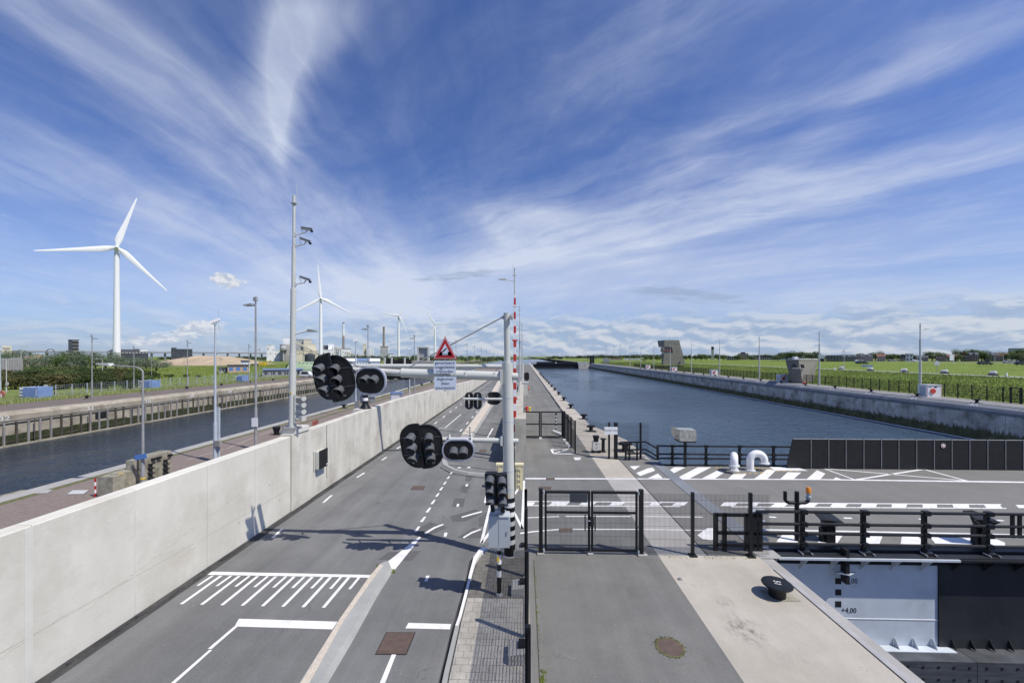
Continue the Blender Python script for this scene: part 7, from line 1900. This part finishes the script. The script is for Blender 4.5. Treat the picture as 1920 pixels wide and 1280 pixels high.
plant('bush', 'bright green bush on top of the bank above the dark signal backs', 'bush', 'bushmid', 748, 680, 667, 15, 230, None, seed=2)
# left distant tree belt, in clumps one can tell apart
x = 300; k = 0
while x < 960:
    if x < 490: yt = 667 + random.uniform(-1, 1.5); dd = 700
    elif x < 640: yt = 668; dd = 650
    else: yt = 664.5 + random.uniform(-2.5, 2) + (x - 640) * .008; dd = 480
    plant('distant_tree', 'distant dark tree on the left horizon, %s from the left', 'tree', 'fartree', x, 675, yt, random.uniform(12, 22), dd + random.uniform(-40, 60), 'distant trees on the left horizon', seed=k % 4); x += random.uniform(7, 12); k += 1
# right side: round avenue trees, houses
for k, (x, yt, w) in enumerate(((1286, 665, 8), (1294, 664, 9), (1304, 663.5, 9), (1314, 662, 12), (1324, 663, 10), (1347, 662.5, 11), (1357, 663, 10), (1211, 666, 9), (1220, 667, 8), (1232, 666, 9))):
    plant('avenue_tree', 'round dark green avenue tree near the leaning tower, %s of that row' % ordn[k], 'tree', 'tree', x, 678, yt, w * 1.25, 320, 'avenue trees near the leaning tower', 3.3, seed=k % 4)
for k, (x, yt, w, dd) in enumerate(sorted(((1475, 659, 26, 330), (1490, 660, 24, 330), (1522, 659.5, 20, 320), (1458, 668, 16, 330), (1613, 661.5, 14, 300), (1641, 659, 17, 300), (1671, 664, 26, 300), (1692, 664, 16, 300), (1715, 665, 14, 280), (1748, 659, 18, 275), (1767, 660.5, 14, 300),
                                 (1803, 655, 20, 320), (1826, 654.5, 20, 320), (1845, 655, 18, 320), (1841, 662, 20, 265), (1875, 660, 26, 300), (1898, 661, 24, 262), (1915, 656, 26, 320), (1796, 665, 14, 262), (1700, 668, 12, 290), (1410, 668, 14, 360), (1384, 667, 14, 360)))):
    plant('street_tree', 'leafy street tree by the right hand houses, %s from the left', 'tree', 'tree', x, 682, yt - 1.5, w * 1.45, dd, 'street trees by the right hand houses', 3.5, seed=k % 4)
for k, (x, yt, w) in enumerate(((1668, 672, 14), (1690, 672, 14))):
    plant('pale_bush', ('left' if k == 0 else 'right') + ' one of two pale silvery bushes before the houses', 'bush', 'palebush', x, 679, yt, w * 1.2, 262, 'pale bushes before the houses', 3.5, seed=k)
plant('pale_bush', 'grey green willow bush on the meadow left of the leaning tower', 'bush', 'palebush', 1208, 682, 672, 12, 300, None, 3.0, seed=3)
x = 1030; k = 0
while x < 1960:
    yt = (665.8 if x > 1100 else 665.6) + random.uniform(-2.6, 1.6); dd = 900 if x < 1100 else random.uniform(480, 620)
    plant('distant_tree', 'distant tree on the right horizon, %s from the left', 'tree', 'fartree', x, 675, yt + 1 if x < 1100 else yt, random.uniform(20, 38) * (1 if x > 1100 else .6), dd, 'distant trees on the right horizon', 0 if x < 1100 else 3.2, seed=k % 4); x += random.uniform(8, 12); k += 1
for x in range(1000, 1045, 6): plant('distant_tree', 'tiny far shore tree beyond the open water, %s from the left', 'tree', 'fartree', x, 674, 670.5 + random.uniform(-.5, .5), 12, 1500, 'far shore trees beyond the open water', -2, seed=x % 4)
plant('distant_tree', 'rounded tree clump at the tip of the far shore', 'tree', 'fartree', 1050, 675, 667, 15, 800, None, -1, seed=1)
o = struct(MB().ext([(-900, 1450, -4), (700, 1450, -4), (700, 1700, -4), (-900, 1700, -4)], (0, 0, 3)).build('far_shore', 'grass'))
o = struct(MB().ext([(90, 740, -9), (700, 740, -9), (700, 2200, -9), (140, 2200, -9), (60, 900, -9)], (0, 0, 7.5)).build('near_headland', 'leaf_far'))

# grass blades
def grass_patch(name, label, pts_fn, n, h, m, seed, wmul=.1):
    rnd = random.Random(seed); vs = []; fs = []
    for _ in range(n):
        x, y, z = pts_fn(rnd); hh = h * rnd.uniform(.5, 1.3); a = rnd.uniform(0, 6.28); w_ = hh * wmul; lx, ly = rnd.uniform(-.4, .4) * hh, rnd.uniform(-.4, .4) * hh
        o = len(vs); vs += [(x - math.cos(a) * w_, y - math.sin(a) * w_, z), (x + math.cos(a) * w_, y + math.sin(a) * w_, z), (x + lx, y + ly, z + hh)]; fs.append((o, o + 1, o + 2))
    o = MB().add(vs, fs).build(name, m); tag(o, label, 'grass', None, 'stuff'); return o
def zland(x):
    for (a, za, _), (b, zb2, _) in zip(secs[:-1], secs[1:]):
        if a <= x <= b: return za + (zb2 - za) * (x - a) / (b - a)
    return 0
def bankpt(r):
    y = 38 + r.random() ** 1.7 * 310; x = 63.5 + r.random() * 34
    return x, y, zland(x) - .03
grass_patch('bank_grass', 'long green grass on the bank behind the right quay fence', bankpt, 90000, .32, 'blade', 3, .14)
grass_patch('bank_grass_pale', 'seeding pale grass stems on the right bank', bankpt, 26000, .5, 'blade_pale', 4, .06)
def meadpt(r):
    y = 60 + r.random() ** 1.5 * 340; x = 103.5 + r.random() * 120
    return x, y, zland(x) - .03
grass_patch('meadow_grass', 'short meadow grass beyond the dike path', meadpt, 40000, .14, 'blade', 5, .35)
def leftpt(r):
    y = 40 + r.random() ** 1.6 * 260; x = -73.2 - r.random() * 10
    return x, y, -.03
grass_patch('verge_grass', 'long pale grass along the far canal quay', leftpt, 52000, .5, 'blade_pale', 6, .09)
grass_patch('verge_grass_green', 'green grass along the far canal quay', leftpt, 30000, .35, 'blade', 7, .13)
def lfpt(r):
    y = 80 + r.random() ** 1.3 * 260; x = -84 - r.random() * 130
    return x, y, -.03
grass_patch('field_grass', 'rough field grass on the left bank', lfpt, 50000, .5, 'blade', 8, .2)
def quaymoss(r):
    y = 50 + r.random() * 160; return -23.4 - r.random() * .5, y, 0
grass_patch('joint_grass', 'strip of low grass along the clinker quay edge', quaymoss, 9000, .12, 'blade', 9, .2)

# ================================================================== RIGHT BACKGROUND
def house(label, px0, px1, ytop, d, wall_m, roof_m, roofk, group='houses along the dike road', base=3.5, nwin=4, floors=2):
    c = at((px0 + px1) / 2, 668, d); phi = math.atan(((px0 + px1) / 2 - HX) / F); w = (px1 - px0) * d / F * math.cos(phi); hz = H + (HY - ytop) * d / F - base
    t = thing('house', label, 'house', (c.x, c.y, base), rz=math.atan2(-c.x, c.y), group=group); dep = 9
    wallh = hz * (.66 if roofk != 'flat' else .96)
    MB().bx(-w / 2, w / 2, 0, dep, 0, wallh).build('walls', wall_m, t)
    if roofk == 'gable':
        r = MB().add([(-w / 2 - .2, -.3, wallh), (w / 2 + .2, -.3, wallh), (w / 2 + .2, dep + .3, wallh), (-w / 2 - .2, dep + .3, wallh), (-w / 2 - .2, dep / 2, hz), (w / 2 + .2, dep / 2, hz)], [(0, 1, 5, 4), (2, 3, 4, 5), (1, 2, 5), (3, 0, 4), (3, 2, 1, 0)]).build('roof', roof_m, t)
        MB().bx(w * .2, w * .2 + .7, dep / 2 - .4, dep / 2 + .4, hz - .6, hz + .7).build('chimney', 'brickhouse', r)
        if w > 7: MB().bx(-w * .2, -w * .2 + 1.8, .6, 3, wallh + .2, wallh + 1.5).build('dormer', 'white', r)
    elif roofk == 'peak':
        MB().add([(-w / 2, -.2, wallh), (w / 2, -.2, wallh), (0, -.2, hz), (-w / 2, dep, wallh), (w / 2, dep, wallh), (0, dep, hz)], [(0, 1, 2), (4, 3, 5), (0, 2, 5, 3), (2, 1, 4, 5), (1, 0, 3, 4)]).build('roof', roof_m, t)
    elif roofk == 'mansard':
        MB().add([(-w / 2, -.1, wallh), (w / 2, -.1, wallh), (w / 2, dep, wallh), (-w / 2, dep, wallh), (-w / 2 + .4, 1.2, hz), (w / 2 - .4, 1.2, hz), (w / 2 - .4, dep - 1, hz), (-w / 2 + .4, dep - 1, hz)], [(3, 2, 1, 0), (4, 5, 6, 7), (0, 1, 5, 4), (1, 2, 6, 5), (2, 3, 7, 6), (3, 0, 4, 7)]).build('roof', roof_m, t)
        for k in range(max(2, nwin // 2)): x = -w / 2 + w * (k + .5) / max(2, nwin // 2); MB().bx(x - .6, x + .6, .0, 1.4, wallh + .3, hz - .5).build('dormer', 'white', t)
    else: MB().bx(-w / 2 - .2, w / 2 + .2, -.2, dep + .2, wallh + .002, hz).build('roof', roof_m, t)
    for fl_ in range(floors):
        for k in range(nwin):
            x = -w / 2 + w * (k + .5) / nwin; z0 = wallh * (.14 + .46 * fl_); ww = min(.75, w / nwin * .32)
            f_ = MB().bx(x - ww, x + ww, -.07, -.005, z0, z0 + wallh * .27).build('window', 'white', t); MB().bx(x - ww * .82, x + ww * .82, -.10, -.071, z0 + .15, z0 + wallh * .27 - .12).build('pane', 'glassdark', f_)
    return t
hs = [(1548, 1576, 667, 275, 'darkbrick', 'roofdark', 'flat', 'dark low house with a white roof sign, left end of the row'), (1576, 1608, 666, 270, 'darkbrick', 'roofdark', 'mansard', 'dark terrace with small white dormers right of the roof sign'),
      (1608, 1637, 665.5, 272, 'brickpale', 'roofdark', 'mansard', 'pale and dark terrace between two round trees'), (1644, 1660, 664.5, 268, 'brickpale', 'rooftile', 'gable', 'pale orange brick house with a bare gable wall'),
      (1688, 1697, 664, 275, 'darkbrick', 'roofdark', 'peak', 'narrow dark house with a pointed roof'), (1698, 1712, 664, 270, 'white_build', 'roofdark', 'flat', 'white fronted house with a dark flat roof'),
      (1718, 1740, 668, 272, 'darkbrick', 'roofdark', 'gable', 'dark cottages left of the tall quay mast'), (1754, 1775, 668, 262, 'brickhouse', 'brickhouse', 'flat', 'windowless red brick gable building'),
      (1776, 1794, 665.5, 268, 'darkbrick', 'rooftile', 'gable', 'dark house with a brown roof right of the brick gable'), (1801, 1815, 659.5, 262, 'darkbrick', 'rooftile', 'peak', 'dark house with a steep red gable'),
      (1814, 1836, 661, 264, 'brickhouse', 'roofdark', 'mansard', 'red brown terrace right of the steep red gable'), (1846, 1866, 662, 262, 'darkbrick', 'roofdark', 'mansard', 'dark terrace with grey dormers'),
      (1857, 1889, 663, 268, 'brickpale', 'rooftile', 'gable', 'pale terrace with orange roofs and white trim'), (1904, 1930, 664, 262, 'darkbrick', 'roofdark', 'gable', 'dark houses cut by the right margin')]
for a, b, yt, dd, wm, rm, rk, lab in hs: house(lab, a, b, yt - 1.3, dd, wm, rm, rk, nwin=max(2, int((b - a) / 5)))
t, w, h = block('roof_sign', 'blank white board on the roof of the dark house', 'sign', 1534, 1546, 666, 3.5, 270, 1, 'darkbrick'); MB().bx(-w / 2, w / 2, -.2, -.01, h - 2.2, h).build('board', 'white', t)
block('apartment_block', 'grey apartment block behind the trees at the right margin', 'building', 1890, 1935, 652.5, 3.5, 420, 20, 'grey_build')
t, w, h = block('brick_tower', 'slender beige tower with a dark top right of the leaning tower', 'tower', 1333.5, 1338.5, 650, 3.5, 420, 3, 'beige_build'); MB().bx(-w / 2 - .05, w / 2 + .05, -.1, 3.1, h - 3, h + .3).build('dark_top', 'dark_build', t)
t, w, h = block('hotel_block', 'pinkish apartment building with stepped roof behind the meadow', 'building', 1384, 1403, 663, 3.5, 400, 16, 'brickpale'); MB().bx(-w / 4, w / 5, 2, 10, h + .002, h + 1.6).build('roof_house', 'roofdark', t)
for k in range(6):
    for j in range(3): MB().bx(-w / 2 + w * (k + .25) / 6, -w / 2 + w * (k + .75) / 6, -.1, -.01, 1.5 + j * 2.0, 2.6 + j * 2.0).build('window', 'glassdark', t)
for k, (a, b, yt, m, lab) in enumerate(((1362, 1384, 668, 'darkbrick', 'low dark building left of the pinkish apartments'), (1404, 1455, 667.5, 'darkbrick', 'long low dark row of sheds right of the pinkish apartments'), (1458, 1508, 661.5, 'grey_build', 'pale flat hall behind the big round trees'), (1552, 1575, 666.5, 'grey_build', 'grey flat block beyond the kiosk mast'), (1144, 1166, 671.5, 'brickhouse', 'red roofed low row near the far lock head'), (1170, 1200, 672, 'white_build', 'white low row left of the leaning tower'))):
    t, w, h = block('low_building', lab, 'building', a, b, yt, 3.3, 400, 12, m); 
    for j in range(int((b - a) / 4)): MB().bx(-w / 2 + w * (j + .2) * 4 / (b - a), -w / 2 + w * (j + .6) * 4 / (b - a), -.1, -.01, h * .3, h * .6).build('window', 'white' if m != 'white_build' else 'glassdark', t)
# cars
def car(label, px, py, z, m, along=True, scale=1.0, L_=4.3, name='parked_car', van=False):
    b = G(px, py, z); t = thing(name, label, 'van' if van else 'car', b, rz=R(90) if along else 0)
    hh = 1.9 if van else 1.42
    pr = [(-L_ / 2, .3), (L_ / 2, .3), (L_ / 2, .75), (L_ * .30, .88 if not van else 1.0), (L_ * .14, hh - .05), (-L_ * .34 if not van else -L_ * .48, hh), (-L_ * .47, .95), (-L_ / 2, .9)]
    MB().ext([(x, -.85, z_) for x, z_ in pr], (0, 1.7, 0)).build('body', m, t)
    for s_ in (-1, 1): MB().ext([(-L_ * .38, s_ * .86 - .01, .95), (L_ * .22, s_ * .86 - .01, .95), (L_ * .12, s_ * .86 - .01, hh - .12), (-L_ * .32, s_ * .86 - .01, hh - .1)], (0, .02, 0)).build('side_window', 'glassdark', t)
    for x in (-L_ * .31, L_ * .31):
        for s_ in (-.80, .62): MB().tube((x, s_, .33), (x, s_ + .2, .33), .33, n=14).build('wheel', 'black_matt', t)
    return t
car('white van parked on the far canal quay right of the camera mast', 576, 706.5, 0, 'car_white', False, van=True)
for k, (px, py, z, m, lab) in enumerate(((1612, 679, 3.5, 'car_white', 'white car parked before the dark terrace'), (1616, 682.5, 3.5, 'car_dark', 'dark car on the dike road left of the round trees'), (1847, 684, 3.5, 'car_dark', 'dark car driving on the dike road towards the right'),
                                 (1918, 684.5, 3.5, 'car_dark', 'dark car on the dike road cut by the right margin'), (1902, 681, 3.5, 'car_white', 'white car parked before the houses near the right margin'), (1720, 678.5, 3.5, 'car_white', 'white car behind the meadow left of the tall mast'), (1892, 681, 3.5, 'car_grey', 'grey car parked left of the white one'),
                                 (1673, 677.5, 3.5, 'car_grey', 'grey car between the pale bushes'))):
    car(lab, px, py, z, m, False)
# meadow markers: grey caps on black rings
for k, (px, py) in enumerate(((1578, 692.5), (1632, 695), (1695.5, 697.5), (1771, 700), (1862, 703.5))):
    b = G(px, py, 2.6); t = thing('relief_well', 'pale capped well on the meadow, %s from the right' % ordn[4 - k], 'well', b, group='capped wells on the meadow')
    t.scale = (.8, .8, .85); MB().lathe([(1.0, 0), (1.0, .35), (.9, .4)], n=18).build('ring', 'black_matt' if k > 0 else 'grey_dark', t); MB().lathe([(.78, .4), (.8, .9), (.55, 1.1), (.1, 1.12)], n=16).build('cap', 'grey_paint', t)
    MB().bx(.0, .5, -.4, .1, .9, 1.3).build('hatch', 'grey_build', t)
for k, (px, py) in enumerate(((1565, 694), (1690.5, 697.5), (1887, 707))):
    tag(MB().lathe([(.14, 0), (.14, .8), (.05, .9)], n=8).build('path_post', 'white', None, G(px, py, 2.6)), 'short white post beside the dike path, %s from the left' % ordn[k], 'post', 'white posts beside the dike path')
b = G(1757, 700, 2.6); t = thing('road_sign', 'grey road sign on a post on the meadow right of the tall mast', 'sign', b); MB().tube((0, 0, 0), (0, 0, 2.6), .06, n=8).build('post', 'grey_dark', t); MB().ext([(-.75, -.05, 2.1), (.75, -.05, 2.1), (.6, -.05, 2.7), (0, -.05, 3.2), (-.6, -.05, 2.7)], (0, .06, 0)).build('board', 'cabinet', t)
b = G(1626, 691, 2.6); t = thing('road_sign', 'low dark blue direction board on the meadow', 'sign', b); MB().bx(-1.8, 1.8, -.05, .05, .6, 1.3).build('board', 'blue_roof', t); MB().bx(-1.2, -1.1, 0, .1, 0, .6).build('leg', 'grey_dark', t); MB().bx(1.1, 1.2, 0, .1, 0, .6).build('leg', 'grey_dark', t)
b = G(1788, 683, 3.5); t = thing('road_sign', 'white board on a tall pole before the brick house', 'sign', b); MB().tube((0, 0, 0), (0, 0, 4.5), .1, n=8).build('pole', 'white', t); MB().bx(-1.6, .2, -.05, .05, 1.6, 4.0).build('board', 'white', t)
for k, (px, py, yt) in enumerate(((1582.5, 693, 658), (1865, 682, 661), (1881, 681, 661))):
    z_ = 2.6 if k == 0 else 3.5; b = G(px, py, z_); street_lamp('slender lamp pole on the meadow side, %s from the left' % ordn[k], b, zat(yt, b) - z_, 'flood', group='lamp poles on the meadow side', side=-1, m='grey_paint')
# birds of detail: small white boat at the far channel mouth
tag(MB().bx(-3, 3, -1, 1, 0, 1.2).bx(-1.5, 1, -.8, .8, 1.2, 2.6).build('small_boat', 'white', None, (at(994, 668, 420).x, 420, -3.3)), 'tiny white work boat in the channel beyond the quay tip', 'boat')
# warning post and orange crane bits among the sand
for k, (px, py) in enumerate(((63, 668.5), (494, 670))):
    b = at(px, 668, 300); b.z = 0; t = thing('digger', ('yellow excavator among the trees at the left' if k == 0 else 'yellow excavator before the factory tower'), 'excavator', b)
    MB().bx(-3, 2, -1.2, 1.2, 4.0 if k == 0 else 0.2, 6.2 if k == 0 else 2.4).build('cab', 'yellow', t); MB().bx(-3.4, 2.4, -1.4, 1.4, 0, 4.0 if k == 0 else .2).build('undercarriage', 'black', t); MB().obox((2, 0, 5.6 if k == 0 else 2), (6, 0, 7 if k == 0 else 4), .5, .5).build('boom', 'yellow', t)
